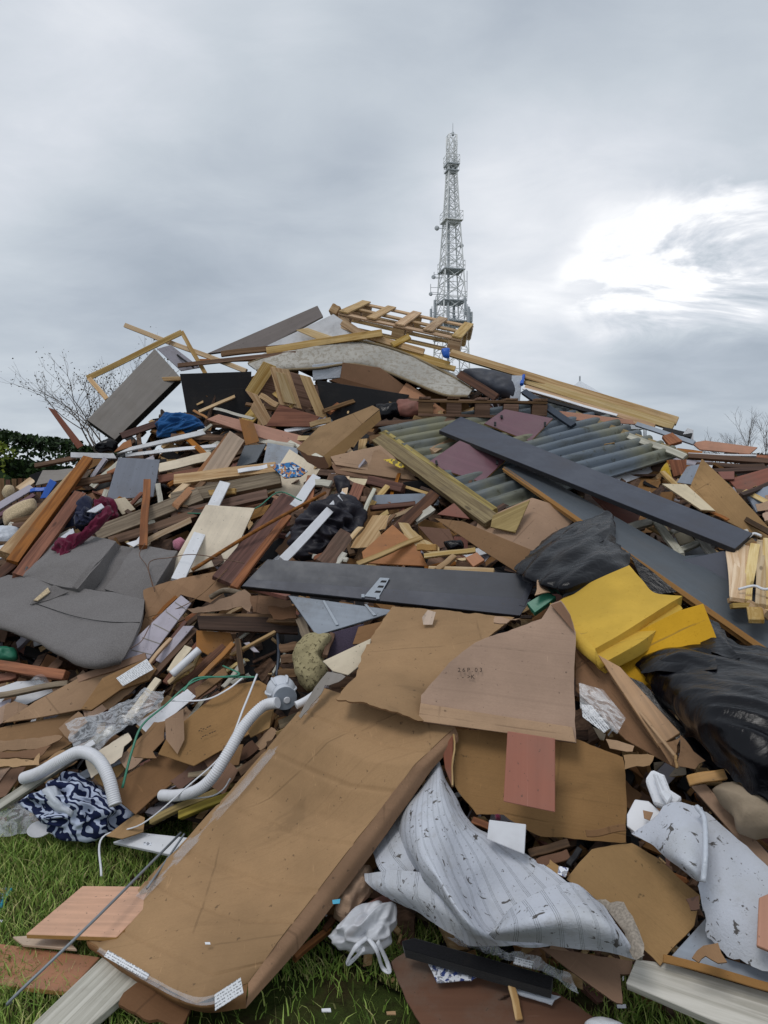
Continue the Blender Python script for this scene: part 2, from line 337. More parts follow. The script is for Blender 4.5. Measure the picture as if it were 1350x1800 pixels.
# ------------------------------------------------------------------ builders
def link(name, me, parent=None, mats=(), loc=None, mw=None):
    o = bpy.data.objects.new(name, me); COL.objects.link(o)
    if me is not None:
        for m in mats: me.materials.append(MAT[m])
    if mw is not None: o.matrix_world = mw
    elif loc is not None: o.location = loc
    if parent is not None:
        o.parent = parent; o.matrix_parent_inverse = PM[parent.name].inverted()
    PM[o.name] = o.matrix_basis.copy()
    return o
PM = {}
def tag(o, label, cat, group=None):
    if label: o['label'] = label
    if cat: o['category'] = cat; o['kind'] = 'thing'
    if group: o['group'] = group
    return o
def empty(name, label, cat, loc, group=None):
    o = link(name, None, loc=tuple(loc)); o.empty_display_size = 0.1
    return tag(o, label, cat, group)
def finish(name, me, mats, mw, label, cat, parent, group):
    o = link(name, me, parent, mats, mw=mw)
    return tag(o, label, cat if parent is None else None, group)
RNG = random.Random(11)
def nz(p, s, seed=0.0):
    return mnoise.noise(Vector((p[0] * s + seed, p[1] * s - seed, p[2] * s + 0.37 * seed)))
def fr(p, s, seed=0.0, oct=3):
    a, t = 1.0, 0.0
    for i in range(oct): t += a * nz(p, s * 2 ** i, seed + 5 * i); a *= 0.5
    return t

def flat(name, label, cat, pts, t, mat, lift=0.05, edge=None, k=0.35, rag=0.0, warp=0.0, parent=None, group=None, lifts=None, bev=0.002, cell=0.07, curl=0.0, n=None, bends=True):
    """A board or sheet of the outline pts (photograph pixels), lying on its own plane in the heap, t metres thick."""
    cx = sum(p[0] for p in pts) / len(pts); cy = sum(p[1] for p in pts) / len(pts)
    if lifts is not None:
        q = np.array([S3(p[0], p[1], l) for p, l in zip(pts, lifts)]); c = q.mean(0)
        nn = np.linalg.svd(q - c)[2][2]
    else:
        c = S3(cx, cy, lift); nn = mid_n(cx, cy, k) if n is None else unit(np.array(n, float))
    if nn @ cam_n(cx, cy) < 0: nn = -nn
    o0 = np.array([0, 0, CAMZ]); q = []
    for p in pts:
        d = ray(*p); den = d @ nn
        s = ((c - o0) @ nn) / den if abs(den) > 0.02 else np.linalg.norm(c - o0)
        q.append(o0 + d * s)
    q = np.array(q); c = q.mean(0)
    L = [np.linalg.norm(q[(i + 1) % len(q)] - q[i]) for i in range(len(q))]
    i = int(np.argmax(L)); ex = unit(q[(i + 1) % len(q)] - q[i]); ey = np.cross(nn, ex)
    loc2 = [((p - c) @ ex, (p - c) @ ey) for p in q]
    seed = RNG.random() * 90
    if rag > 0:
        out = []
        for i in range(len(loc2)):
            a = np.array(loc2[i]); b = np.array(loc2[(i + 1) % len(loc2)]); ln = np.linalg.norm(b - a); m = max(2, int(ln / 0.018))
            nrm = np.array([-(b - a)[1], (b - a)[0]]) / (ln + 1e-9)
            for j in range(m):
                f = j / m; w = min(1, 6 * f, 6 * (1 - f)); p = a + (b - a) * f
                out.append(p + nrm * rag * w * (nz((p[0], p[1], 0), 28, seed) + 1.2 * nz((p[0], p[1], 0), 9, seed)))
        loc2 = out
    bm = bmesh.new()
    vs_ = [bm.verts.new((x, y, 0)) for x, y in loc2]
    f0 = bm.faces.new(vs_)
    if f0.normal.z < 0: pass
    if warp > 0 or curl:
        if len(vs_) > 4: bmesh.ops.triangulate(bm, faces=bm.faces[:])
        xs = [v[0] for v in loc2]; ys = [v[1] for v in loc2]
        for ax, lo, hi in ((0, min(xs), max(xs)), (1, min(ys), max(ys))):
            m = min(14, max(2, int((hi - lo) / cell)))
            for j in range(1, m):
                co = [0, 0, 0]; co[ax] = lo + (hi - lo) * j / m; no = [0, 0, 0]; no[ax] = 1
                bmesh.ops.bisect_plane(bm, geom=bm.verts[:] + bm.edges[:] + bm.faces[:], dist=1e-5, plane_co=co, plane_no=no)
        sx = max(xs) - min(xs)
        folds = []
        if mat.startswith('card') and warp > 0 and bends:
            for _ in range(2):
                an = RNG.choice((0, 1)) * math.pi / 2 + RNG.gauss(0, 0.25); folds.append((math.cos(an), math.sin(an), RNG.uniform(-0.25, 0.25) * sx, RNG.choice((-1, 1)) * RNG.uniform(0.04, 0.16)))
            for fx, fy, fo_, fs_ in folds:
                bmesh.ops.bisect_plane(bm, geom=bm.verts[:] + bm.edges[:] + bm.faces[:], dist=1e-5, plane_co=(fx * fo_, fy * fo_, 0), plane_no=(fx, fy, 0))
        for v in bm.verts:
            z = warp * (fr(v.co, 3.0, seed, 2) + 0.25 * nz(v.co, 14, seed)) if warp else 0
            for fx, fy, fo_, fs_ in folds: z += fs_ * (max(0.0, v.co.x * fx + v.co.y * fy - fo_) - 0.15 * abs(fo_)) * 0.7
            if curl: z += curl * ((v.co.x / (0.5 * sx)) ** 2 - 0.33)
            v.co.z += z
    faces = bm.faces[:]; old = set(bm.verts)
    r = bmesh.ops.extrude_face_region(bm, geom=faces, use_keep_orig=True)
    for g in r['geom']:
        if isinstance(g, bmesh.types.BMVert): g.co.z -= t
    bmesh.ops.recalc_face_normals(bm, faces=bm.faces[:])
    for f in bm.faces:
        kinds = {v in old for v in f.verts}
        if len(kinds) == 2: f.material_index = 1 if edge else 0
        elif warp > 0 or curl: f.smooth = True
    me = bpy.data.meshes.new(name); bm.to_mesh(me); bm.free()
    if warp > 0 or curl: me.set_sharp_from_angle(angle=R(5) if mat.startswith('card') else R(40))
    mw = Matrix(((ex[0], ey[0], nn[0], c[0]), (ex[1], ey[1], nn[1], c[1]), (ex[2], ey[2], nn[2], c[2]), (0, 0, 0, 1)))
    o = finish(name, me, (mat, edge) if edge else (mat,), mw, label, cat, parent, group)
    if bev > 0 and t > 3 * bev and rag == 0:
        b = o.modifiers.new('bevel', 'BEVEL'); b.width = bev; b.segments = 1; b.limit_method = 'ANGLE'; b.angle_limit = R(50)
    return o

def bar3(name, label, cat, A, B, w, t, n, mat, parent=None, group=None, warp=0.004, edge=None, skew=0.0, bev=0.002, segs=6, snap=0.0):
    A = np.array(A, float); B = np.array(B, float); ln = np.linalg.norm(B - A); ex = (B - A) / ln
    nz_ = unit(n - (n @ ex) * ex); ey = np.cross(nz_, ex); c = (A + B) / 2
    seed = RNG.random() * 90; bm = bmesh.new(); rings = []
    for i in range(segs + 1):
        f = i / segs; x = (f - 0.5) * ln
        dy = warp * 2 * nz((f * 2, seed, 0), 1.0) ; dz = warp * 2 * nz((f * 2, 7, seed), 1.0)
        tw = warp * 4 * nz((f, seed, 3), 1.0)
        ring = []
        for (sy, sz) in ((-1, 0), (1, 0), (1, -1), (-1, -1)):
            xx = x
            if i in (0, segs): xx += skew * sy * w * 0.5 + snap * RNG.uniform(-1, 1)
            ring.append(bm.verts.new((xx, sy * w / 2 + dy, sz * t + dz + tw * sy * w)))
        rings.append(ring)
    for i in range(segs):
        a, b = rings[i], rings[i + 1]
        for j in range(4):
            f = bm.faces.new((a[j], a[(j + 1) % 4], b[(j + 1) % 4], b[j]))
            if edge and j in (1, 3): f.material_index = 1
    bm.faces.new(rings[0][::-1]); bm.faces.new(rings[-1])
    bmesh.ops.recalc_face_normals(bm, faces=bm.faces[:])
    me = bpy.data.meshes.new(name); bm.to_mesh(me); bm.free()
    mw = Matrix(((ex[0], ey[0], nz_[0], c[0]), (ex[1], ey[1], nz_[1], c[1]), (ex[2], ey[2], nz_[2], c[2]), (0, 0, 0, 1)))
    o = finish(name, me, (mat, edge) if edge else (mat,), mw, label, cat, parent, group)
    if bev and min(w, t) > 3 * bev:
        b = o.modifiers.new('bevel', 'BEVEL'); b.width = bev; b.segments = 1; b.limit_method = 'ANGLE'; b.angle_limit = R(50)
    return o
def bar(name, label, cat, a, b, w, t, mat, lift=0.05, lift2=None, k=0.5, roll=0.0, parent=None, group=None, **kw):
    """A plank, batten or strip between two places in view; w is its breadth there in photograph pixels, t its thickness in metres."""
    lift2 = lift if lift2 is None else lift2
    A, B = S3(a[0], a[1], lift), S3(b[0], b[1], lift2)
    mx, my = (a[0] + b[0]) / 2, (a[1] + b[1]) / 2
    n = mid_n(mx, my, k); ex = unit(B - A); n = unit(n - (n @ ex) * ex)
    cn = cam_n(mx, my); cn2 = unit(cn - (cn @ ex) * ex); cs = max(0.45, abs(n @ cn2))
    if roll:
        c, s = math.cos(R(roll)), math.sin(R(roll)); n = n * c + np.cross(ex, n) * s
    wm = w * ((A[1] + B[1]) / 2) / F / cs
    return bar3(name, label, cat, A, B, wm, t, n, mat, parent, group, **kw)

def cr1(p, u):
    """Catmull-Rom through the rows of array p, u in 0..len-1."""
    m = len(p); i = min(int(u), m - 2); f = u - i
    if m == 2: return p[0] * (1 - u) + p[1] * u
    g = lambda j: p[j] if 0 <= j < m else (2 * p[0] - p[1] if j < 0 else 2 * p[-1] - p[-2])
    a, b, c, d = g(i - 1), g(i), g(i + 1), g(i + 2)
    return 0.5 * (2 * b + (c - a) * f + (2 * a - 5 * b + 4 * c - d) * f * f + (3 * b - 3 * c + d - a) * f ** 3)
def sheet(name, label, cat, rows, t, mat, amp=0.006, fs=6.0, nu=None, nv=None, rag=0.0, parent=None, group=None, edge=None, ridge=0.0, linear=False, oct=3, ani=None, crease=()):
    """A bent sheet through rows of control places (px, py, lift)."""
    g = np.array([[np.append(S3(x, y, l), 0) for x, y, l in row] for row in rows])[:, :, :3]
    mv, mu = g.shape[0], g.shape[1]
    step = 0.022 if amp < 0.02 else 0.016
    lu = max(np.linalg.norm(np.diff(g[r], axis=0), axis=1).sum() for r in range(mv)); lv = max(np.linalg.norm(np.diff(g[:, c], axis=0), axis=1).sum() for c in range(mu))
    nu = nu or int(min(70, max(6, lu / step))); nv = nv or int(min(70, max(6, lv / step)))
    ip = (lambda p, u: p[min(int(u), len(p) - 2)] * (1 - (u - min(int(u), len(p) - 2))) + p[min(int(u), len(p) - 2) + 1] * (u - min(int(u), len(p) - 2))) if linear else cr1
    colu = np.array([[ip(g[r], u) for u in np.linspace(0, mu - 1, nu)] for r in range(mv)])
    V = np.array([[ip(colu[:, j], v) for j in range(nu)] for v in np.linspace(0, mv - 1, nv)])
    du = np.gradient(V, axis=1); dv = np.gradient(V, axis=0)
    N = np.cross(du, dv); N /= (np.linalg.norm(N, axis=2, keepdims=True) + 1e-9)
    mid = V[nv // 2, nu // 2]
    if N[nv // 2, nu // 2] @ (np.array([0, 0, CAMZ]) - mid) < 0: N = -N
    seed = RNG.random() * 90
    ea = None
    if ani is not None: x_, y_, l_ = rows[mv // 2][mu // 2]; ea = unit(S3(x_ + 10 * ani[0], y_ + 10 * ani[1]) - S3(x_, y_))
    for i in range(nv):
        for j in range(nu):
            p = V[i, j]; q = p if ea is None else p - ea * (0.8 * (p @ ea))
            h = amp * fr(q, fs, seed, oct)
            if ridge: h += ridge * (0.35 - math.sqrt(fr(q, fs * (0.8 if ea is None else 1.1), seed + 31, 2) ** 2 + 0.003))
            V[i, j] = p + N[i, j] * h
            for (axis, at, dep, wd) in crease:
                c = (j / (nu - 1)) if axis == 'u' else (i / (nv - 1))
                V[i, j] -= N[i, j] * dep * math.exp(-((c - at) / wd) ** 2)
    if rag:
        for i in range(nv):
            for j in range(nu):
                if i in (0, nv - 1) or j in (0, nu - 1):
                    s = rag * (nz(V[i, j], 30, seed) + nz(V[i, j], 11, seed + 3)); d = unit(V[nv // 2, nu // 2] - V[i, j]); V[i, j] += d * s
    c = V.reshape(-1, 3).mean(0); V = V - c
    B = V - N * t
    verts = [tuple(x) for x in V.reshape(-1, 3)] + [tuple(x) for x in B.reshape(-1, 3)]
    n0 = nu * nv; faces = []; mi = []
    flip = np.cross(V[0, 1] - V[0, 0], V[1, 0] - V[0, 0]) @ N[0, 0] > 0
    for i in range(nv - 1):
        for j in range(nu - 1):
            a, b, c_, d = i * nu + j, i * nu + j + 1, (i + 1) * nu + j + 1, (i + 1) * nu + j
            f = (a, b, c_, d) if flip else (d, c_, b, a)
            faces.append(f); faces.append(tuple(n0 + x for x in f[::-1])); mi += [0, 0]
    loop = [j for j in range(nu)] + [i * nu + nu - 1 for i in range(1, nv)] + [(nv - 1) * nu + j for j in range(nu - 2, -1, -1)] + [i * nu for i in range(nv - 2, 0, -1)]
    base = len(verts); verts += [verts[x] for x in loop] + [verts[n0 + x] for x in loop]; m = len(loop)
    for x in range(m):
        y = (x + 1) % m; f = (base + y, base + x, base + m + x, base + m + y)
        faces.append(f if flip else f[::-1]); mi.append(1 if edge else 0)
    me = bpy.data.meshes.new(name); me.from_pydata(verts, [], faces)
    me.polygons.foreach_set('material_index', mi); me.polygons.foreach_set('use_smooth', [True] * len(faces))
    uvl = me.uv_layers.new(name='UVMap'); uv = np.zeros((len(verts), 2))
    UU, VV = np.meshgrid(np.linspace(0, lu, nu), np.linspace(0, lv, nv)); pl = np.stack([UU, VV], 2).reshape(-1, 2)
    uv[:n0] = pl; uv[n0:2 * n0] = pl; uv[base:base + m] = pl[loop]; uv[base + m:] = pl[loop]
    li = np.zeros(len(me.loops), int); me.loops.foreach_get('vertex_index', li); uvl.data.foreach_set('uv', uv[li].ravel())
    me.update()
    return finish(name, me, (mat, edge) if edge else (mat,), Matrix.Translation(c), label, cat, parent, group)

def lump(name, label, cat, pts, mat, lift=0.05, bulge=0.10, amp=0.02, fs=9.0, ridge=0.0, k=0.5, back=0.5, power=2.2, parent=None, group=None, rings=16, sm=True, seg=None, oct=3, ani=None):
    """A closed soft or lumpy body whose outline in the heap is pts."""
    cx = sum(p[0] for p in pts) / len(pts); cy = sum(p[1] for p in pts) / len(pts); n = mid_n(cx, cy, k)
    c = S3(cx, cy, lift); o0 = np.array([0, 0, CAMZ]); q = []
    for p in pts:
        d = ray(*p); q.append(o0 + d * (((c - o0) @ n) / (d @ n)))
    q = np.array(q); m = len(q); seg = seg or max(28, min(90, m * 7)); out = []
    for s in range(seg):
        u = s / seg * m; i = int(u); f = u - i; a, b, c2, d = q[(i - 1) % m], q[i % m], q[(i + 1) % m], q[(i + 2) % m]
        cr = 0.5 * (2 * b + (c2 - a) * f + (2 * a - 5 * b + 4 * c2 - d) * f * f + (3 * b - 3 * c2 + d - a) * f ** 3)
        out.append(cr * 0.6 + (b * (1 - f) + c2 * f) * 0.4)
    out = np.array(out); cc = q.mean(0); seed = RNG.random() * 90
    if ani is None: ani = (RNG.uniform(-1, 1), RNG.uniform(-1, 1))
    ea = unit(S3(cx + 10 * ani[0], cy + 10 * ani[1]) - S3(cx, cy)); sq = 0.78 if ridge else 0.0
    verts = [cc + n * bulge]; faces = []
    prof = [(r / rings, 1) for r in range(1, rings + 1)] + [(1 - r / 6.0, -1) for r in range(1, 6)]
    ctr = cc
    for r, sg in prof:
        h = (1 - r ** power) ** (1 / 1.6)
        for s in range(seg):
            p = ctr + (out[s] - ctr) * (r if sg > 0 else max(r, 0.02)) + n * (h * bulge if sg > 0 else -h * bulge * back)
            if amp or ridge:
                pq = p - ea * (sq * (p @ ea)); w = fr(pq, fs, seed, oct) * amp
                if ridge: w += ridge * (0.3 - math.sqrt(fr(pq, fs * 0.9, seed + 17, 2) ** 2 + 0.004)) * min(1.0, 0.3 + h)
                dirv = unit(n * (h + 0.15) + unit(out[s] - ctr) * r * 0.8); p = p + dirv * w
            verts.append(p)
    verts.append(cc - n * bulge * back); verts = np.array(verts)
    if amp or ridge: verts[0] = verts[1:seg + 1].mean(0)
    nr = len(prof)
    for s in range(seg):
        faces.append((0, 1 + s, 1 + (s + 1) % seg))
        for r in range(nr - 1): 
            a = 1 + r * seg + s; b = 1 + r * seg + (s + 1) % seg; faces.append((a, a + seg, b + seg, b))
        faces.append((1 + (nr - 1) * seg + s, len(verts) - 1, 1 + (nr - 1) * seg + (s + 1) % seg))
    me = bpy.data.meshes.new(name); me.from_pydata([tuple(x) for x in verts - cc], [], faces)
    bm = bmesh.new(); bm.from_mesh(me); bmesh.ops.recalc_face_normals(bm, faces=bm.faces[:]); bm.to_mesh(me); bm.free()
    if sm: me.polygons.foreach_set('use_smooth', [True] * len(me.polygons))
    return finish(name, me, (mat,), Matrix.Translation(cc), label, cat, parent, group)

def tube3(name, label, cat, pts3, rad, mat, ribs=0.0, pitch=0.012, seg=10, parent=None, group=None, per=8, taper=None, flat_=1.0):
    g = np.array(pts3, float); m = len(g); path = np.array([cr1(g, u) for u in np.linspace(0, m - 1, max(2, (m - 1) * per + 1))])
    if ribs:
        L = np.concatenate([[0], np.cumsum(np.linalg.norm(np.diff(path, axis=0), axis=1))]); k = int(L[-1] / pitch * 4)
        path = np.stack([np.interp(np.linspace(0, L[-1], k), L, path[:, i]) for i in range(3)], 1)
    c = path.mean(0); verts = []; faces = []; up = np.array([0.13, -0.4, 0.9]); K = len(path)
    for i in range(K):
        tg = unit(path[min(i + 1, K - 1)] - path[max(i - 1, 0)]); a = unit(np.cross(tg, up)); b = np.cross(a, tg)
        r = rad * (1 + ribs * math.sin(i * math.pi / 2)) if ribs else rad
        if taper: r = rad * (taper[0] + (taper[1] - taper[0]) * i / (K - 1))
        for s in range(seg):
            an = 2 * math.pi * s / seg; verts.append(path[i] - c + a * math.cos(an) * r + b * math.sin(an) * r * flat_)
    for i in range(K - 1):
        for s in range(seg):
            faces.append((i * seg + s, i * seg + (s + 1) % seg, (i + 1) * seg + (s + 1) % seg, (i + 1) * seg + s))
    faces.append(tuple(range(seg))[::-1]); faces.append(tuple((K - 1) * seg + s for s in range(seg)))
    me = bpy.data.meshes.new(name); me.from_pydata([tuple(v) for v in verts], [], faces)
    me.polygons.foreach_set('use_smooth', [len(p.vertices) == 4 for p in me.polygons]); me.update()
    return finish(name, me, (mat,), Matrix.Translation(c), label, cat, parent, group)
def tube(name, label, cat, pts, rpx, mat, lift=0.05, **kw):
    """A hose, cord, wire or strap through places in view (px, py[, lift]); rpx is its radius there in photograph pixels."""
    q = [S3(p[0], p[1], p[2] if len(p) > 2 else lift) for p in pts]
    return tube3(name, label, cat, q, rpx * np.mean([x[1] for x in q]) / F, mat, **kw)
def lathe(name, A, axis, prof, mat, parent=None, label=None, cat=None, seg=28):
    """A turned body: prof is a list of (distance along axis, radius)."""
    ax = unit(np.array(axis, float)); a = unit(np.cross(ax, (0.1, 0.3, 0.95))); b = np.cross(ax, a); verts = []; faces = []
    for d, r in prof:
        for s in range(seg):
            t = 2 * math.pi * s / seg; verts.append(ax * d + (a * math.cos(t) + b * math.sin(t)) * r)
    for i in range(len(prof) - 1):
        for s in range(seg): faces.append((i * seg + s, i * seg + (s + 1) % seg, (i + 1) * seg + (s + 1) % seg, (i + 1) * seg + s))
    faces.append(tuple(range(seg))[::-1]); faces.append(tuple((len(prof) - 1) * seg + s for s in range(seg)))
    me = bpy.data.meshes.new(name); me.from_pydata([tuple(v) for v in verts], [], faces)
    me.polygons.foreach_set('use_smooth', [len(p.vertices) == 4 for p in me.polygons]); me.set_sharp_from_angle(angle=R(40))
    return finish(name, me, (mat,), Matrix.Translation(A), label, cat, parent, None)
def text_on(host, body, px, py, size, mat='ink', ang=0.0, off=0.004):
    """Print lying on the face of a flat() board: placed at the view place (px, py) on the board's own plane."""
    mw = host.matrix_basis; nn = np.array(mw.col[2][:3]); c = np.array(mw.translation); d = ray(px, py); o0 = np.array([0, 0, CAMZ])
    p = o0 + d * (((c - o0) @ nn) / (d @ nn)) + nn * off
    d2 = ray(px + 20, py); p2 = o0 + d2 * (((c - o0) @ nn) / (d2 @ nn)); ex = unit(p2 + nn * off - p); ex = unit(ex - (ex @ nn) * nn); ey = np.cross(nn, ex)
    ca, sa = math.cos(R(ang)), math.sin(R(ang)); ex, ey = ex * ca + ey * sa, ey * ca - ex * sa
    cu = bpy.data.curves.new('print', 'FONT'); cu.body = body; cu.size = size; cu.align_x = 'CENTER'; cu.align_y = 'CENTER'; cu.extrude = 0.0005
    tmp = bpy.data.objects.new('print', cu); COL.objects.link(tmp); bpy.context.view_layer.update()
    me = bpy.data.meshes.new_from_object(tmp.evaluated_get(bpy.context.evaluated_depsgraph_get())); bpy.data.objects.remove(tmp); bpy.data.curves.remove(cu)
    me.materials.clear()
    M = Matrix(((ex[0], ey[0], nn[0], p[0]), (ex[1], ey[1], nn[1], p[1]), (ex[2], ey[2], nn[2], p[2]), (0, 0, 0, 1)))
    return link('printed_text', me, host, (mat,), mw=M)
# ------------------------------------------------------------------ ground
def m_ground():
    s = NT('ground_soil'); v = s.n('ShaderNodeTexCoord').outputs['Object']
    a = s.noise(v, 1.7, 6, 0.6); b = s.noise(v, 30.0, 5, 0.7)
    col = s.mix(s.rng(a, 0.42, 0.60), lin('3a2c1e'), lin('3d4a20')); col = s.mix(s.rng(b, 0.45, 0.7, 0, 0.6), col, lin('241a12'))
    s.bump(b, 0.6, 0.03); return s.fin(col, 0.95, 0.15)
MAT['ground_soil'] = m_ground()
def m_leaf(name, cols, rough=0.6, trans=0.25):
    s = NT(name); g = s.n('ShaderNodeNewGeometry'); cr = s.n('ShaderNodeValToRGB'); s.l(g.outputs['Random Per Island'], cr.inputs[0])
    e = cr.color_ramp.elements; e[0].color = (*lin(cols[0]), 1); e[1].color = (*lin(cols[-1]), 1)
    for i, c in enumerate(cols[1:-1]): x = e.new((i + 1) / (len(cols) - 1)); x.color = (*lin(c), 1)
    s.fin(cr.outputs[0], rough, 0.3); return s.m
MAT['grass'] = m_leaf('grass', ('567030', '74943c', '90ac50', 'aab864', 'c4b884'))
MAT['leaf_hedge'] = m_leaf('leaf_hedge', ('16220e', '22331a', '2e4420', '3c5226'))
MAT['leaf_lime'] = m_leaf('leaf_lime', ('4a5a20', '667a2a', '808a30', '5a6a24'))
MAT['leaf_dark'] = m_leaf('leaf_dark', ('3a302a', '4a4036', '5c5140'))
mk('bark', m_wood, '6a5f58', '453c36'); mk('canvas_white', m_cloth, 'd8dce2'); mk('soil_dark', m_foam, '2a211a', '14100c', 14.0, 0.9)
def structure(o, kind='structure', label=None):
    o['kind'] = kind
    if label: o['label'] = label
    return o
bm = bmesh.new(); bmesh.ops.create_grid(bm, x_segments=2, y_segments=2, size=600); me = bpy.data.meshes.new('ground'); bm.to_mesh(me); bm.free()
structure(link('ground', me, None, ('ground_soil',)))

def base_line(px): return float(np.interp(px, [-500, 0, 230, 330, 480, 560, 690, 1000, 1850], [1470, 1470, 1450, 1420, 1560, 1640, 1730, 1790, 1830]))
CREST = ([-500, -100, 0, 60, 100, 150, 200, 300, 400, 590, 700, 800, 1000, 1190, 1350, 1850], [1000, 925, 880, 850, 830, 800, 770, 690, 655, 600, 610, 640, 710, 770, 815, 930])
def crest(px): return float(np.interp(px, *CREST))
def grass(name, label, boxes, n, seed, hmin=0.018, hmax=0.06):
    rs = np.random.RandomState(seed); V = []; Fc = []; cnt = 0
    x0, x1, y0, y1 = boxes
    for _ in range(n):
        x = rs.uniform(x0, x1); y = rs.uniform(y0, y1)
        p = mnoise.noise(Vector((x * 2.1, y * 2.1, 3.3))) + 0.5 * mnoise.noise(Vector((x * 6, y * 6, 1.3)))
        if p < -0.22 and rs.rand() < 0.93: continue
        if ((x + 0.22) / 0.42) ** 2 + ((y - 2.12) / 0.24) ** 2 < 1 and rs.rand() < 0.9: continue
        h = rs.uniform(hmin, hmax) * (1 + 0.8 * max(0, p)); w = rs.uniform(0.0012, 0.0030); a = rs.uniform(0, 6.283); b = rs.uniform(0, 6.283); ln = h * rs.uniform(0.2, 1.3)
        cx, cy = math.cos(a) * w, math.sin(a) * w; lx, ly = math.cos(b) * ln, math.sin(b) * ln
        V += [(x - cx, y - cy, -0.004), (x + cx, y + cy, -0.004), (x + cx * .8 + lx * .35, y + cy * .8 + ly * .35, h * .6), (x - cx * .8 + lx * .35, y - cy * .8 + ly * .35, h * .6), (x + lx, y + ly, h)]
        Fc += [(cnt, cnt + 1, cnt + 2, cnt + 3), (cnt + 3, cnt + 2, cnt + 4)]; cnt += 5
    me = bpy.data.meshes.new(name); me.from_pydata(V, [], Fc); o = link(name, me, None, ('grass',))
    structure(o, 'stuff', label); o['category'] = 'grass'; return o
grass('grass', 'short wet green grass in front of the heap', (-2.3, 1.3, 1.75, 3.75), 75000, 5)

# ------------------------------------------------------------------ the inside of the heap
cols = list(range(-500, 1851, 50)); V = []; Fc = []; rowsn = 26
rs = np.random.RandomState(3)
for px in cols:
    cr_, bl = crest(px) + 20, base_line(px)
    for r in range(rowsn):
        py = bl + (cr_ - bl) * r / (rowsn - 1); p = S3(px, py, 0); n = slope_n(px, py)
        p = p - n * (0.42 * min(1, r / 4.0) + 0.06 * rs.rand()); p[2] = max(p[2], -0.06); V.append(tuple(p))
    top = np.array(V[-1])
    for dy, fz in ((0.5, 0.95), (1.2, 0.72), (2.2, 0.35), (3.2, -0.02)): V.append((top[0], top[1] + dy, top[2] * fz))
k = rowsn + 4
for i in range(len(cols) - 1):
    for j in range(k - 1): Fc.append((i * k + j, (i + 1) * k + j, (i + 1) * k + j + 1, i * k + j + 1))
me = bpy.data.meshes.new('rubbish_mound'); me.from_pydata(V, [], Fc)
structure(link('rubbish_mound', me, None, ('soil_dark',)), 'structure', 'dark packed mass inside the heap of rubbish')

def scrap(name, label, mat, n, seed, lo=0.03, hi=0.22, l0=-0.26, l1=-0.05, thin=(0.003, 0.03)):
    rs = np.random.RandomState(seed); V = []; Fc = []; c = 0
    while c < n * 8:
        px = rs.uniform(-250, 1600); py = rs.uniform(560, 1780)
        if py < crest(px) + 30 or py > base_line(px) - 8: continue
        sc = 1.0 if py < 1300 else 0.55
        p = S3(px, py, rs.uniform(l0, l1)); n_ = unit(slope_n(px, py) + rs.normal(0, 0.45, 3))
        if p[2] < 0.0: continue
        e = unit(np.cross(n_, rs.normal(0, 1, 3))); f = np.cross(n_, e)
        L = rs.uniform(lo, hi) * sc; W_ = L * rs.uniform(0.08, 0.6); T = rs.uniform(*thin); ts = rs.uniform(0.6, 1.1, 4)
        q = [p + e * L * a * ts[i] + f * W_ * b for i, (a, b) in enumerate(((-1, -1), (1, -1), (1, 1), (-1, 1)))]
        V += [tuple(x) for x in q] + [tuple(x - n_ * T) for x in q]
        Fc += [(c, c + 1, c + 2, c + 3), (c + 7, c + 6, c + 5, c + 4)] + [(c + i, c + 4 + i, c + 4 + (i + 1) % 4, c + (i + 1) % 4) for i in range(4)]; c += 8
    me = bpy.data.meshes.new(name); me.from_pydata(V, [], Fc); o = link(name, me, None, (mat,)); structure(o, 'stuff', label); o['category'] = 'debris'
for nm, lb, mt, n, sd in (('wood_debris', 'broken brown wood scraps filling the heap', 'timber_brown', 1100, 1), ('wood_debris', 'dark splintered wood scraps deep in the heap', 'timber_dark', 1300, 2), ('card_debris', 'torn brown card scraps filling the heap', 'card_dark', 1000, 3),
                          ('plastic_debris', 'black plastic scraps deep in the heap', 'board_dark', 1300, 4), ('pine_debris', 'pale splintered pine scraps in the heap', 'pine', 420, 5), ('paper_debris', 'white and grey paper and plastic scraps in the heap', 'board_lilac', 240, 6), ('board_debris', 'broken red brown board scraps in the heap', 'board_redlead', 260, 7)):
    scrap(nm, lb, mt, n, sd, l0=-0.40, l1=-0.12 if mt in ('board_dark', 'timber_dark') else -0.10, thin=(0.003, 0.03))  # dark scraps lie deepest; their colour deepens the shadows in the gaps
scrap('litter', 'small wood chips and shreds lying over the heap', 'pine', 420, 21, 0.01, 0.07, -0.08, 0.04, (0.002, 0.006)); scrap('litter', 'dark splinters and bark shreds lying over the heap', 'timber_dark', 420, 22, 0.01, 0.08, -0.08, 0.04, (0.002, 0.008)); scrap('litter', 'white paper flecks lying over the heap', 'paper', 130, 23, 0.006, 0.03, -0.05, 0.04, (0.001, 0.002))

# ------------------------------------------------------------------ planks and boards wedged between the larger pieces
FILL = (('timber_offcut', 'bare pale pine length wedged', 'timber', 'pine', 34), ('timber_offcut', 'weathered brown timber length wedged', 'timber', 'timber_brown', 44), ('timber_offcut', 'dark brown timber length wedged', 'timber', 'timber_dark', 30),
        ('timber_offcut', 'orange stained timber length wedged', 'timber', 'timber_orange', 22), ('timber_offcut', 'grey weathered timber length wedged', 'timber', 'timber_grey', 20), ('plastic_strip', 'white plastic strip wedged', 'strip', 'plastic_white', 16),
        ('board_offcut', 'broken tan hardboard piece wedged', 'board', 'mdf', 24), ('board_offcut', 'broken dark laminate piece wedged', 'board', 'board_slate', 14), ('board_offcut', 'broken cream laminate piece wedged', 'board', 'board_cream', 12), ('card_scrap', 'torn brown cardboard piece wedged', 'cardboard', 'card_dark', 34))
rf = random.Random(77)
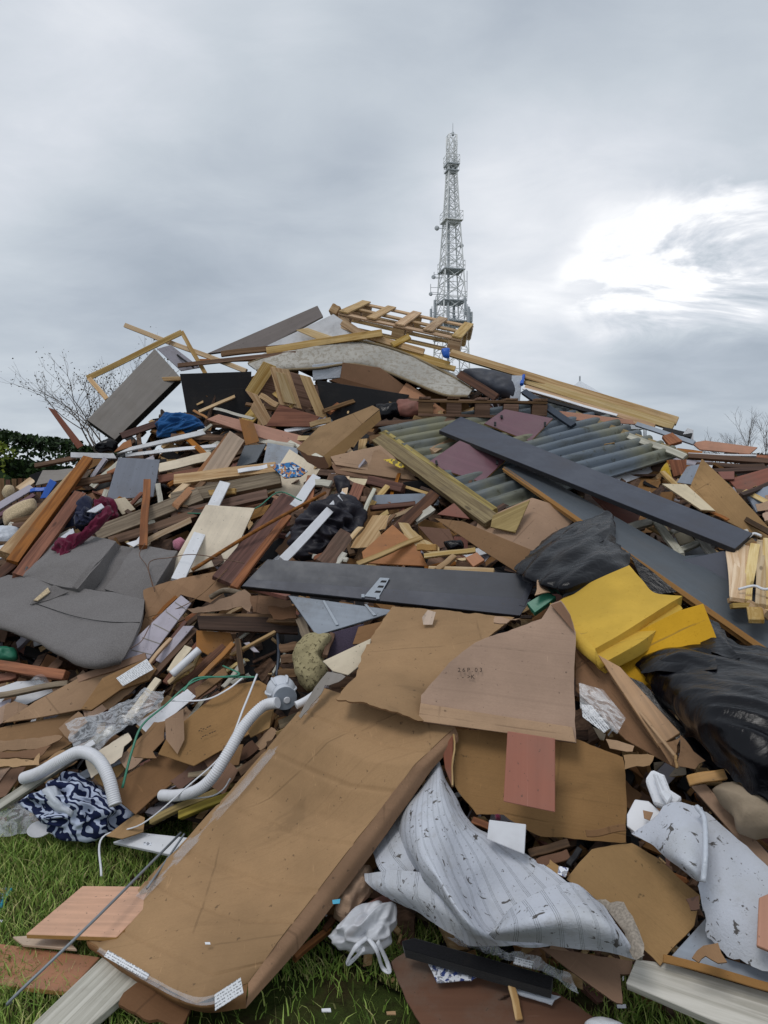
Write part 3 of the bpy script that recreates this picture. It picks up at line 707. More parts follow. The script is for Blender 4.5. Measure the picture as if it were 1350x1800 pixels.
LAND = ((120, 1060, 'near the grey sofa'), (640, 650, 'under the bent mattress'), (240, 720, 'under the leaning grey board'), (900, 800, 'around the corrugated roof'), (560, 930, 'around the navy sack'), (400, 940, 'around the large cream board'), (80, 890, 'behind the leaning planks'), (1280, 850, 'on the right flank by the red panel'),
        (1180, 950, 'around the grey window frame'), (700, 1030, 'around the charcoal drawer front'), (450, 1150, 'around the dark gap'), (120, 1260, 'among the left cartons'), (400, 1330, 'beside the white hose'), (1000, 1420, 'behind the striped carpet'), (1100, 1120, 'around the yellow foam'), (1250, 1400, 'around the concrete lump'), (560, 780, 'by the long narrow carton'), (850, 950, 'around the open carton'), (800, 1200, 'under the carton flap'), (1080, 720, 'below the long pine boards'))
def where(px, py): return min(LAND, key=lambda l: (l[0] - px) ** 2 + (l[1] - py) ** 2)[2]
for nm, lb, ct, mt, cnt in FILL:
    done = 0
    while done < cnt:
        px = rf.uniform(-60, 1420); py = rf.uniform(600, 1700)
        if py < crest(px) + 55 or py > base_line(px) - 70: continue
        if 380 < px < 520 and 1090 < py < 1210: continue
        sc = 1.0 if py < 1250 else 0.6
        ang = R(rf.gauss(-30, 25) if px < 640 else rf.gauss(18, 28)); L = rf.uniform(45, 150) * sc; dx, dy = math.cos(ang) * L / 2, math.sin(ang) * L / 2; lf = rf.uniform(-0.16, -0.07)
        if nm in ('timber_offcut', 'plastic_strip'):
            bar(nm, lb + ' ' + where(px, py), ct, (px - dx, py - dy), (px + dx, py + dy), rf.uniform(7, 22) * sc, rf.uniform(0.015, 0.05) if nm == 'timber_offcut' else 0.008, mt, lf, lf + rf.uniform(-0.05, 0.05), k=rf.uniform(0.1, 0.7), group=lb.replace(' wedged', 's wedged in the heap'), snap=0.012 if nm == 'timber_offcut' else 0)
        else:
            w = rf.uniform(0.25, 0.7); ex, ey = -dy * w, dx * w
            pts = [(px - dx - ex, py - dy - ey), (px + dx - ex * rf.uniform(.6, 1.1), py + dy - ey), (px + dx + ex, py + dy + ey * rf.uniform(.6, 1.1)), (px - dx + ex, py - dy + ey)]
            flat(nm, lb + ' ' + where(px, py), ct, pts, 0.004 if 'card' in nm else 0.014, mt, lf, k=rf.uniform(0.0, 0.5), rag=0.008 if 'card' in nm else 0, warp=0.012 if 'card' in nm else 0, group=lb.replace(' wedged', 's wedged in the heap'), edge='chipboard' if mt in ('board_slate', 'board_cream') else None)
        done += 1

def strew(nm, lb, ct, mats, box, n, ang, seed, Ls, ws, lo, hi, card=False):
    rr = random.Random(seed)
    for i in range(n):
        px, py = rr.uniform(box[0], box[1]), rr.uniform(box[2], box[3])
        if py < crest(px) + 45 or py > base_line(px) - 30: continue
        an = R(rr.gauss(*ang)); L = rr.uniform(*Ls); w = rr.uniform(*ws); dx, dy = math.cos(an) * L / 2, math.sin(an) * L / 2; lf = rr.uniform(lo, hi); mt, cn = rr.choice(mats)
        if card:
            ex, ey = -math.sin(an) * w / 2, math.cos(an) * w / 2
            pts = [(px - dx - ex, py - dy - ey), (px + dx * rr.uniform(.5, 1) - ex, py + dy - ey), (px + dx + ex * rr.uniform(.2, 1), py + dy + ey * rr.uniform(.2, 1)), (px + ex * .9, py + ey * 1.2), (px - dx * rr.uniform(.6, 1) + ex, py - dy + ey)]
            flat(nm, '%s %s %s' % (cn, lb, where(px, py)), ct, pts, 0.005, mt, lf, k=rr.uniform(0.2, 0.7), rag=0.007, warp=0.015, group='%s %s' % (cn, ct + ' pieces strewn on the heap'))
        else:
            bar(nm, '%s %s %s' % (cn, lb, where(px, py)), ct, (px - dx, py - dy), (px + dx, py + dy), w, rr.uniform(0.008, 0.03), mt, lf, lf + rr.uniform(-0.04, 0.06), k=rr.uniform(0.3, 0.8), group='%s %s' % (cn, ct + ' pieces strewn on the heap'), snap=0.012)
CARDS = (('card', 'tan'), ('card_dark', 'brown'), ('card_pale', 'pale tan'), ('card_wet', 'dark damp'))
STICKS = (('pine', 'yellow pine'), ('timber_brown', 'brown'), ('timber_orange', 'orange brown'), ('timber_dark', 'dark'), ('timber_white', 'grey white painted'), ('pine_pale', 'pale pine'))
strew('torn_card', 'torn card strip lying', 'cardboard', CARDS, (-20, 470, 1180, 1370), 42, (-32, 16), 301, (30, 90), (10, 30), 0.06, 0.20, True)
strew('broken_stick', 'broken stick lying', 'timber', STICKS, (250, 500, 1060, 1250), 26, (-45, 14), 302, (30, 90), (4, 10), 0.06, 0.20)
strew('broken_stick', 'thin stick lying', 'timber', STICKS, (0, 420, 760, 960), 44, (-25, 22), 303, (30, 120), (4, 11), 0.02, 0.10)
strew('broken_stick', 'splintered stick lying', 'timber', STICKS, (560, 860, 840, 1010), 30, (-20, 35), 304, (25, 80), (4, 11), 0.08, 0.20)
strew('broken_stick', 'split stick lying', 'timber', STICKS, (1130, 1400, 790, 960), 30, (15, 22), 305, (30, 90), (4, 10), 0.04, 0.14)
strew('broken_stick', 'snapped stick lying', 'timber', STICKS, (380, 760, 690, 800), 18, (10, 25), 306, (30, 90), (4, 9), 0.02, 0.08)
strew('torn_card', 'torn card scrap lying', 'cardboard', CARDS, (900, 1300, 1300, 1700), 26, (20, 30), 307, (20, 60), (8, 22), 0.06, 0.18, True)
strew('broken_board', 'outer board lying', 'board', STICKS, (1370, 1700, 860, 1700), 46, (20, 40), 308, (60, 190), (14, 44), 0.0, 0.12)
strew('torn_card', 'flattened carton lying', 'cardboard', CARDS, (1370, 1700, 900, 1700), 22, (20, 40), 309, (70, 180), (40, 90), 0.02, 0.14, True)
strew('broken_board', 'flank board lying', 'board', STICKS, (-330, -30, 900, 1440), 30, (-20, 40), 310, (60, 160), (12, 36), 0.0, 0.12)
# ------------------------------------------------------------------ what stands behind the heap
def leaves(name, pts, mat, parent, size, seed, lean=1.0):
    rs = np.random.RandomState(seed); V = []; Fc = []; c = 0
    for p in pts:
        a = unit(rs.normal(0, 1, 3)); b = unit(np.cross(a, rs.normal(0, 1, 3))); s = size * rs.uniform(0.6, 1.3)
        V += [tuple(p - a * s), tuple(p + b * s * .55), tuple(p + a * s), tuple(p - b * s * .55)]; Fc.append((c, c + 1, c + 2, c + 3)); c += 4
    me = bpy.data.meshes.new(name); me.from_pydata(V, [], Fc); return link(name, me, parent, (mat,))
def hedge(name, label, x0, x1, Y, top, dep, mat, n, size, seed):
    e = empty(name, label, 'hedge', ((x0 + x1) / 2, Y, 0)); rs = np.random.RandomState(seed); pts = []
    while len(pts) < n:
        x = rs.uniform(x0, x1); h = top(x) * (1 + 0.06 * mnoise.noise(Vector((x * 1.3, 0, seed))) + 0.04 * mnoise.noise(Vector((x * 4, 2, seed))))
        u = rs.rand()
        if u < 0.6: z = rs.uniform(0, h); y = Y - dep / 2 + abs(rs.normal(0, 0.25)) + 0.25 * mnoise.noise(Vector((x * 1.5, z * 1.5, seed)))
        else: z = h - abs(rs.normal(0, 0.2)); y = rs.uniform(Y - dep / 2, Y + dep / 2)
        pts.append(np.array([x, y, z]))
    leaves('foliage', pts, mat, e, size, seed)
    V = [(x0 + (x1 - x0) * i / 12, Y + s * dep * 0.12, zf * (top(x0 + (x1 - x0) * i / 12) - 0.8)) for i in range(13) for s, zf in ((-1, 0), (-1, 1), (1, 1), (1, 0))]
    Fc = [(i * 4 + j, i * 4 + 4 + j, i * 4 + 5 + j, i * 4 + 1 + j) for i in range(12) for j in range(3)] + [(0, 1, 2, 3), (51, 50, 49, 48)]
    me = bpy.data.meshes.new('inner_growth'); me.from_pydata(V, [], Fc); link('inner_growth', me, e, ('leaf_hedge',))
hedge('hedge', 'tall dark green hedge rising above the brown paling fence', -22, -6.6, 24.0, lambda x: 3.5 - 0.17 * max(0, x + 12.5), 2.0, 'leaf_hedge', 16000, 0.10, 8)
hedge('bush', 'yellow green bush growing against the dark hedge', -22, -11.3, 22.4, lambda x: 3.35 - 0.5 * max(0, (x + 12.4)) ** 2, 0.9, 'leaf_lime', 5200, 0.09, 9)
hedge('far_hedge', 'low brown winter hedge beyond the heap under bare trees', 13.0, 34, 38.0, lambda x: 3.4, 2.0, 'leaf_dark', 5000, 0.12, 10)
fe = empty('paling_fence', 'brown wooden paling fence in front of the dark hedge', 'fence', (-12, 20.5, 0))
for i in range(31):
    x = -14.5 + i * 0.17; h = 1.86 + 0.05 * rf.random()
    bar3('paling', None, None, (x, 20.5, 0), (x, 20.5, h), 0.13, 0.02, np.array([0, -1.0, 0]), ('timber_red', 'timber_brown')[i % 2], fe, segs=1, bev=0)
for z in (0.4, 1.4): bar3('rail', None, None, (-14.6, 20.56, z), (-9.3, 20.56, z), 0.09, 0.04, np.array([0, -1.0, 0]), 'timber_dark', fe, segs=1, bev=0)

def tree(name, label, base, h, spread, seed, mat_leaf=None, nleaf=0, depth=5, r0=0.06, group=None, lsz=0.05):
    e = empty(name, label, 'tree', base, group); rr = random.Random(seed); V = []; Fc = []; tips = []; tr = []
    def seg(a, b, ra, rb, V, Fc):
        d = unit(b - a); u = unit(np.cross(d, (0.3, 0.8, 0.1))); w = np.cross(d, u); c = len(V)
        for p, r in ((a, ra), (b, rb)):
            for s in range(5): t = 2 * math.pi * s / 5; V.append(tuple(p + (u * math.cos(t) + w * math.sin(t)) * r))
        for s in range(5): Fc.append((c + s, c + (s + 1) % 5, c + 5 + (s + 1) % 5, c + 5 + s))
    def grow(p, d, L, r, lv):
        for _ in range(3):
            q = p + d * L / 3; seg(p, q, r, r * 0.92, *((TV, TF) if lv == 0 else (V, Fc))); p = q; r *= 0.92; d = unit(d + np.array([rr.gauss(0, .12), rr.gauss(0, .12), rr.gauss(0.03, .08)]))
            if lv >= 2: tips.append(p)
        if lv >= depth: return
        for _ in range(rr.choice((2, 3, 3))):
            grow(p, unit(d + np.array([rr.gauss(0, spread), rr.gauss(0, spread), rr.gauss(0.12, spread * 0.6)])), L * rr.uniform(0.6, 0.85), r * 0.72, lv + 1)
    TV, TF = [], []
    grow(np.array(base, float), np.array([0, 0, 1.0]), h * 0.33, r0, 0)
    for nm, v, f in (('trunk', TV, TF), ('crown', V, Fc)):
        me = bpy.data.meshes.new(nm); me.from_pydata(v, [], f); link(nm, me, e, ('bark',))
    if mat_leaf:
        pts = [tips[rr.randrange(len(tips))] + np.array([rr.gauss(0, .06) for _ in range(3)]) for _ in range(nleaf)]; leaves('leaf_cluster', pts, mat_leaf, e, lsz, seed)
tree('thinning_tree', 'small tree with few dark leaves left behind the heap', (-4.75, 12.5, 0), 3.5, 0.40, 4, 'leaf_dark', 1300, 6, 0.05, None, 0.018)
tree('bare_tree', 'leafless tree with upright fine twigs beyond the heap', (17.2, 33.0, 0), 4.4, 0.36, 12, depth=6, r0=0.09)
tree('bare_tree', 'leafless tree with wide thin crown beside the upright one', (16.2, 33.5, 0), 4.0, 0.45, 15, depth=6, r0=0.07)
# marquee roof seen above the boards
ma = empty('marquee', 'white peaked canvas marquee roof standing beyond the heap', 'tent', (3.9, 14.5, 0))
ax, az, hw = 3.82, 3.72, 0.95
me = bpy.data.meshes.new('canopy'); rim = [(ax - hw, 13.55, 2.9), (ax + hw, 13.55, 2.9), (ax + hw, 15.45, 2.9), (ax - hw, 15.45, 2.9)]
me.from_pydata(rim + [(ax, 14.5, az)] + [(x, y, 2.7) for x, y, z in rim], [], [(0, 1, 4), (1, 2, 4), (2, 3, 4), (3, 0, 4)] + [(i, 5 + i, 5 + (i + 1) % 4, (i + 1) % 4) for i in range(4)]); link('canopy', me, ma, ('canvas_white',))
for x, y, z in rim: tube3('pole', None, None, [(x, y, 0), (x, y, 2.9)], 0.03, 'galvanised', parent=ma)
tube3('finial', None, None, [(ax, 14.5, az - 0.05), (ax, 14.5, az + 0.09)], 0.015, 'galvanised', parent=ma)

# ------------------------------------------------------------------ mast
TX, TY = P(793, 600, 85.0)[0], 85.0
tw = empty('lattice_mast', 'white lattice telecom mast with antennas rising behind the heap', 'mast', (TX, TY, 0))
def half(z):
    return float(np.interp(z, [0, 18, 36, 42.5], [2.35, 1.75, 0.62, 0.50])) * 0.95
ZT = 41.6
ANG = [R(45 + 90 * i + 14) for i in range(4)]
def tp(i, z): 
    r = half(z) * 1.30; return np.array([TX + r * math.cos(ANG[i % 4]), TY + r * math.sin(ANG[i % 4]), z])
mk('mast_paint', m_board, 'f0f2f2', 0.02, 0.6, 0.10, 0.4, 0.02, 0.0); mk('mast_grey', m_metal, 'b4babe', 0.6, 0.1, 0.1); mk('antenna_grey', m_plastic, 'b9bfc4', 0.5, 0.0)
for i in range(4): tube3('mast_leg', None, None, [tp(i, 0), tp(i, 18), tp(i, 36), tp(i, ZT)], 0.085, 'mast_paint', parent=tw, seg=6, per=4)
def frame_mesh(name, segs, rad, mat):
    V = []; Fc = []
    for a, b in segs:
        d = unit(b - a); u = unit(np.cross(d, (0.31, 0.2, 0.93))); w = np.cross(d, u); c = len(V)
        for p in (a, b):
            for s in range(4): t = math.pi / 2 * s; V.append(tuple(p + (u * math.cos(t) + w * math.sin(t)) * rad))
        Fc += [(c + s, c + (s + 1) % 4, c + 4 + (s + 1) % 4, c + 4 + s) for s in range(4)]
    me = bpy.data.meshes.new(name); me.from_pydata(V, [], Fc); return link(name, me, tw, (mat,))
zs = [0]
while zs[-1] < ZT - 0.8: zs.append(min(ZT, zs[-1] + max(0.9, half(zs[-1]) * 1.25)))
zs[-1] = ZT
for i in range(4):
    sg = []
    for a, b in zip(zs[:-1], zs[1:]):
        sg += [(tp(i, a), tp(i + 1, b)), (tp(i + 1, a), tp(i, b)), (tp(i, b), tp(i + 1, b))]
    frame_mesh('face_bracing', sg, 0.042, 'mast_paint')
frame_mesh('ladder', [(np.array([TX + s * 0.2, TY, 0.3]), np.array([TX + s * 0.2, TY, ZT - .5])) for s in (-1, 1)] + [(np.array([TX - 0.2, TY, z]), np.array([TX + 0.2, TY, z])) for z in np.arange(0.5, ZT - .6, 0.4)], 0.022, 'mast_paint')
tube3('cable_run', None, None, [(TX - 0.35, TY + .1, 0), (TX - 0.3, TY + .1, 36)], 0.16, 'mast_grey', parent=tw, seg=6)
def ringz(py): return float(P(793, py, TY)[2])
for py, ext, mt in ((292, 1.45, 'mast_grey'), (303, 1.3, 'mast_grey'), (391, 1.35, 'mast_paint'), (478, 1.15, 'mast_grey'), (533, 1.1, 'mast_grey'), (570, 1.35, 'mast_grey'), (597, 1.1, 'mast_paint')):
    z = ringz(py); c = [np.array([TX, TY, z]) + (tp(i, z) - np.array([TX, TY, z])) * ext for i in range(4)]
    me = bpy.data.meshes.new('platform'); bm = bmesh.new()
    lo = [bm.verts.new(tuple(p)) for p in c]; hi = [bm.verts.new(tuple(p + np.array([0, 0, 0.12]))) for p in c]
    bm.faces.new(lo); bm.faces.new(hi)
    for i in range(4): bm.faces.new((lo[i], lo[(i + 1) % 4], hi[(i + 1) % 4], hi[i]))
    bmesh.ops.recalc_face_normals(bm, faces=bm.faces[:]); bm.to_mesh(me); bm.free(); link('platform', me, tw, (mt,))
    frame_mesh('guard_rail', [(c[i] + (0, 0, h), c[(i + 1) % 4] + (0, 0, h)) for i in range(4) for h in (0.55, 1.05)] + [(c[i], c[i] + (0, 0, 1.05)) for i in range(4)], 0.03, 'mast_paint')
for k_ in range(6):   # sector antennas round the two lower platforms
    an = ANG[0] + k_ * math.pi / 3 + 0.3
    for py, rr_ in ((561, 2.55), (545, 2.1)):
        if py == 545 and k_ % 2: continue
        z = ringz(py); x, y = TX + math.cos(an) * rr_, TY + math.sin(an) * rr_
        pa = bar3('panel_antenna', None, None, (x, y, z - 0.9), (x, y, z + 1.0), 0.30, 0.14, np.array([math.cos(an), math.sin(an), 0]), 'antenna_grey' if k_ % 3 else 'mast_grey', tw, segs=1, bev=0.02)
        tube3('antenna_pole', None, None, [(x - math.cos(an) * .22, y - math.sin(an) * .22, z - 1.3), (x - math.cos(an) * .22, y - math.sin(an) * .22, z + 1.3)], 0.05, 'mast_grey', parent=tw, seg=6)
        frame_mesh('antenna_bracket', [(np.array([x, y, z + h]), np.array([TX + math.cos(an) * half(z), TY + math.sin(an) * half(z), z + h])) for h in (-.6, .6)], 0.035, 'mast_grey')
for px_, py, r in ((768, 401, 0.26), (811, 432, 0.24), (762, 487, 0.22), (817, 528, 0.2), (757, 517, 0.2)):
    p = P(px_, py, TY - 0.2); lathe('dish', p, (0.3 if px_ > 793 else -0.5, -0.8, 0), [(-0.16, r * 0.5), (-0.1, r), (0.1, r), (0.14, r * 0.8)], 'antenna_grey', tw, seg=14)
    frame_mesh('dish_arm', [(p, np.array([TX + (0.7 if px_ > 793 else -0.7) * half(p[2]), TY, p[2]]))], 0.04, 'mast_grey')
for px_, y0, y1 in ((821, 476, 522), (800, 0, 0), (757, 499, 515), (763, 478, 490)):
    if y1: 
        a, b = P(px_, y1, TY), P(px_, y0, TY); tube3('whip_antenna', None, None, [a, b], 0.04, 'mast_grey', parent=tw, seg=6)
        frame_mesh('whip_arm', [(a * .9 + b * .1, np.array([TX + math.copysign(half(a[2]), px_ - 793), TY, a[2]])), (a * .4 + b * .6, np.array([TX + math.copysign(half(b[2]), px_ - 793), TY, (a * .4 + b * .6)[2]]))], 0.03, 'mast_grey')
tube3('mast_tip', None, None, [P(796, 240, TY), P(796, 216, TY)], 0.045, 'mast_grey', parent=tw, seg=6, taper=(1, 0.5))
lathe('beacon', P(796, 238, TY), (0, 0, 1), [(0, 0.16), (0.3, 0.16), (0.4, 0.08)], 'mast_grey', tw, seg=10)
# ================================================================== the things of the heap, from its crest downwards
f, b, sh, lu, tu = flat, bar, sheet, lump, tube
# ---- crest
f('headboard', 'long mushroom grey padded board leaning up at the crest', 'board', [(362, 622), (558, 537), (568, 556), (470, 608)], 0.05, 'board_mushroom', 0.02, k=0.6)
f('plastic_sheet', 'white plastic sheet stretched below the pallet at the crest', 'sheet', [(468, 609), (586, 552), (650, 596), (560, 604)], 0.006, 'board_white', 0.05, k=0.5, warp=0.01)
f('plywood_offcut', 'small pale plywood piece lying on the white sheet', 'board', [(520, 580), (540, 576), (592, 594), (566, 600)], 0.012, 'pine_pale', 0.14, k=0.5)
def pallet(label, A, B, yd, W, rows, mat='pine', cols_=3, hgt=0.13):
    A = np.array(A); B = np.array(B); ex = unit(B - A); L = np.linalg.norm(B - A); yd = np.array(yd, float); yd = unit(yd - (yd @ ex) * ex); zd = np.cross(ex, yd)
    if zd[2] < 0: zd = -zd
    e = empty('pallet', label, 'pallet', A)
    for r in range(rows):
        o = A + yd * (W * r / max(1, rows - 1))
        bar3('runner', None, None, o - zd * 0.0, o + ex * L - zd * 0.0, 0.10, 0.02, zd, mat, e, warp=0.003)
        for c in range(cols_):
            p = o + ex * (0.06 + (L - 0.12) * c / (cols_ - 1)) + zd * 0.002
            bar3('block', None, None, p - ex * 0.06, p + ex * 0.06, 0.095, 0.09, -zd, mat, e, segs=1, warp=0.0)
        bar3('stringer', None, None, o + zd * 0.115, o + ex * L + zd * 0.115, 0.10, 0.018, zd, mat, e, warp=0.003)
    for c in range(5):
        p = A + ex * (0.05 + (L - 0.10) * c / 4) + zd * 0.14
        bar3('deck_board', None, None, p - yd * 0.05, p + yd * (W + 0.05), 0.095, 0.018, zd, mat, e, warp=0.003)
pallet('pale pine pallet tilted on the very crest of the heap', P(594, 570, 7.25), P(808, 617, 7.05), (0.0, 0.92, 0.40), 0.75, 3)
b('block_end', 'short sawn pine block at the high end of the pallet', 'timber', (581, 540), (594, 546), 15, 0.10, 'pine', 0.05)
for i, (a, c, w, lf) in enumerate((((596, 562), (640, 590), 12, .12), ((600, 572), (700, 606), 9, .10), ((640, 588), (745, 618), 10, .13), ((660, 600), (790, 640), 9, .09), ((690, 606), (720, 590), 10, .16), ((720, 625), (800, 648), 8, .12))):
    b('pine_batten', ('short pine batten under the high end of the pallet', 'pine batten sloping down beneath the pallet', 'pine batten above the mattress bend', 'pine batten under the low end of the pallet', 'pine batten crossing below the pallet', 'pine batten beside the blue strap')[i], 'timber', a, c, w, 0.03, 'pine', lf)
b('plank', 'pale pine plank lying along the top of the mattress', 'plank', (468, 616), (672, 585), 12, 0.03, 'pine', 0.16, 0.22)
b('plank', 'dark brown plank end resting above the mattress', 'plank', (388, 622), (560, 602), 9, 0.03, 'timber_brown', 0.10, 0.14)
b('plank', 'thin brown plank running towards the pine frame', 'plank', (312, 642), (520, 620), 7, 0.02, 'timber_brown', 0.12, 0.16)
b('plank', 'second thin brown plank under the mattress end', 'plank', (350, 634), (480, 630), 6, 0.02, 'timber_orange', 0.06, 0.10)
# mattress
mt = empty('mattress', 'old stained grey mattress bent over the crest of the heap', 'mattress', S3(640, 660, -0.2))
top = [(436, 640), (490, 618), (555, 602), (625, 599), (690, 613), (745, 636), (795, 662), (830, 685)]
bot = [(452, 652), (505, 650), (560, 647), (615, 640), (668, 650), (725, 672), (780, 694), (822, 697)]
mid = [((x + u) / 2, (y + v) / 2) for (x, y), (u, v) in zip(top, bot)]
sh('mattress_body', None, None, [[(x, y - 7, -0.75) for x, y in top], [(x, y - 3, -0.25) for x, y in top], [(x, y, 0.10) for x, y in top], [(x, y, 0.17) for x, y in mid], [(x, y, 0.14) for x, y in bot], [(x + 4, y + 3, -0.10) for x, y in bot]], 0.015, 'mattress', amp=0.012, fs=5, parent=mt, nu=70, nv=30)
tu('piping', None, None, [(x, y, 0.125) for x, y in top], 2.2, 'mattress_trim', parent=mt, seg=6); tu('piping', None, None, [(x, y, 0.165) for x, y in bot], 2.4, 'mattress_trim', parent=mt, seg=6)
f('wrapped_box', 'box end in pale blue plastic wrap under the mattress', 'box', [(549, 641), (602, 636), (598, 664), (550, 668)], 0.10, 'film_pale', 0.12, k=0.9, warp=0.01)
f('carton', 'long brown carton lying under the mattress bend', 'box', [(602, 637), (668, 646), (728, 690), (700, 694), (598, 664)], 0.10, 'card_dark', 0.12, k=0.8)
f('carton', 'dark brown carton under the longer carton and mattress', 'box', [(578, 668), (600, 664), (700, 694), (640, 690)], 0.05, 'card_wet', 0.11, k=0.7)
f('dark_cabinet', 'black board box side standing beside the pine drawer unit', 'cabinet', [(316, 657), (442, 653), (440, 738), (330, 736)], 0.25, 'board_dark', 0.05, k=0.9)
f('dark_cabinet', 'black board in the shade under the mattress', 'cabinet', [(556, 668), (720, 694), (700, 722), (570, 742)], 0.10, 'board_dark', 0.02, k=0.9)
lu('sack', 'dark brown sack below the mattress beside the black board', 'sack', [(700, 702), (735, 706), (750, 728), (712, 735), (690, 722)], 'board_redlead', 0.06, 0.06, 0.02)
lu('dark_bag', 'black plastic bag below the mattress beside the brown sack', 'bag', [(660, 712), (698, 708), (704, 730), (668, 738)], 'bag_black', 0.05, 0.06, 0.02)
# pine drawer unit
pc = empty('drawer_unit', 'open pine drawer unit tipped on its side under the mattress', 'drawer unit', S3(500, 740, 0.05))
f('back_panel', None, None, [(440, 684), (466, 642), (546, 663), (574, 736), (548, 748), (468, 746)], 0.015, 'timber_brown', -0.06, k=0.9, parent=pc)
f('side_panel', None, None, [(463, 635), (486, 644), (452, 696), (431, 686)], 0.02, 'pine', 0.30, k=0.9, parent=pc)
f('side_panel', None, None, [(431, 686), (453, 694), (480, 742), (462, 749), (440, 718), (446, 706)], 0.02, 'pine', 0.30, k=0.9, parent=pc)
dp = f('drawer_front', None, None, [(474, 644), (508, 650), (531, 719), (491, 711)], 0.022, 'pine', 0.27, k=0.9, parent=pc)
f('inset_panel', None, None, [(485, 653), (502, 657), (521, 711), (498, 707)], 0.012, 'pine_pale', 0.285, k=0.9, parent=dp)
f('bottom_panel', None, None, [(491, 711), (562, 732), (548, 750), (467, 749)], 0.018, 'timber_orange', 0.26, k=0.75, parent=pc)
f('end_panel', None, None, [(526, 658), (546, 663), (577, 736), (556, 732)], 0.018, 'pine', 0.20, k=0.9, parent=pc)
b('rail', None, None, (456, 694), (487, 712), 10, 0.03, 'pine', 0.25, k=0.8, parent=pc); b('rail', None, None, (545, 746), (582, 738), 9, 0.03, 'pine', 0.28, k=0.8, parent=pc)
# ---- upper left
fr_ = empty('batten_stretcher', 'three sided pine stretcher frame standing up against the sky', 'frame', S3(250, 690, 0))
b('rail', None, None, (153, 665), (320, 584), 9, 0.03, 'pine', 0.06, 0.10, k=0.8, parent=fr_); b('rail', None, None, (318, 582), (361, 656), 7, 0.03, 'pine', 0.09, 0.05, k=0.8, parent=fr_); b('rail', None, None, (156, 664), (187, 701), 8, 0.03, 'pine', 0.07, 0.03, k=0.8, parent=fr_)
b('pine_batten', 'long pine batten crossing behind the pine frame', 'timber', (218, 571), (432, 652), 8, 0.03, 'pine_pale', 0.0, 0.10, k=0.8)
f('grey_board', 'broad grey cabinet side with black underside leaning at the crest', 'board', [(272, 613), (316, 662), (202, 773), (153, 738)], 0.13, 'board_grey', 0.15, k=0.55, edge='board_dark')
f('lilac_sheet', 'pale lilac grooved panel behind the leaning grey board', 'board', [(276, 613), (300, 606), (352, 646), (318, 652)], 0.02, 'board_lilac', 0.05, k=0.7)
b('panel_strip', 'dark strip lying along the pale lilac panel', 'strip', (294, 610), (340, 646), 3, 0.01, 'board_dark', 0.07, k=0.7)
b('pine_batten', 'short orange pine batten resting across the grey board', 'timber', (263, 666), (318, 665), 7, 0.03, 'pine', 0.22, k=0.7)
lu('blue_jacket', 'crumpled blue jacket lying below the black cabinet', 'clothing', [(276, 768), (274, 745), (292, 726), (318, 727), (344, 737), (362, 752), (330, 760), (300, 768)], 'cloth_blue', 0.10, 0.06, 0.02, 20, 0.09, seg=90, rings=26, ani=(1, -0.3))
f('white_board', 'long narrow white panel below the blue jacket', 'board', [(205, 797), (228, 786), (356, 755), (362, 763)], 0.02, 'board_white', 0.14, k=0.5)
b('white_board', 'thin white strip under the long narrow white panel', 'strip', (220, 800), (380, 782), 6, 0.01, 'board_white', 0.08)
b('plank', 'red brown plank under the leaning grey board', 'plank', (213, 766), (280, 742), 11, 0.02, 'timber_red', 0.10)
f('board_offcut', 'small orange brown board corner under the grey board', 'board', [(200, 795), (216, 778), (230, 772), (232, 785)], 0.02, 'board_terracotta', 0.14, k=0.7)
lu('dark_bag', 'black bag squeezed under the foot of the grey board', 'bag', [(165, 785), (190, 772), (205, 778), (203, 795), (175, 797)], 'bag_black', 0.05, 0.06, 0.02)
f('chipboard_panel', 'tall narrow red brown board standing up beside the grey board', 'board', [(84, 716), (97, 720), (147, 783), (136, 789)], 0.02, 'board_redlead', 0.12, k=0.8)
f('white_board', 'white board end sticking out beneath the standing red board', 'board', [(124, 795), (200, 797), (205, 806), (124, 804)], 0.03, 'board_white', 0.05, k=0.7)
b('plank', 'thin brown plank at the far left end of the crest', 'plank', (60, 818), (132, 804), 7, 0.03, 'timber_brown', 0.05)
f('grey_sheet', 'dark grey felt sheet draped below the thin brown plank', 'sheet', [(75, 826), (132, 822), (112, 842), (62, 853)], 0.01, 'board_grey', 0.06, warp=0.02)
f('dark_cloth', 'dark green cloth corner beside the grey felt sheet', 'cloth', [(52, 835), (76, 826), (70, 848), (54, 850)], 0.01, 'fabric_black', 0.06, warp=0.02)
f('blue_sheet', 'bright blue plastic sheet corner above the cream roll', 'plastic', [(88, 842), (100, 848), (82, 875), (70, 876)], 0.01, 'plastic_blue', 0.12, k=0.7, warp=0.01)
b('blue_strip', 'blue plastic strip leading left from the blue sheet', 'strip', (52, 862), (82, 858), 6, 0.02, 'plastic_blue', 0.08)
lu('cream_roll', 'rolled cream carpet underlay on the left flank', 'roll', [(5, 905), (30, 888), (62, 879), (64, 898), (40, 915), (10, 926)], 'cloth_cream', 0.10, 0.07, 0.006, power=4)
lu('cream_cushion', 'round cream cushion on the left flank of the heap', 'cushion', [(2, 868), (10, 853), (24, 854), (26, 868), (14, 878)], 'cloth_cream', 0.05, 0.06, 0.01)
b('lilac_strip', 'pale lilac laminate strip on the left flank', 'strip', (-30, 905), (56, 855), 11, 0.02, 'board_lilac', 0.05); b('lilac_strip', 'narrow maroon strip under the pale lilac strip', 'strip', (-20, 915), (60, 868), 6, 0.02, 'board_maroon', 0.04)
b('pine_batten', 'pale board end above the pale lilac strip', 'timber', (33, 860), (58, 842), 12, 0.03, 'pine_pale', 0.06)
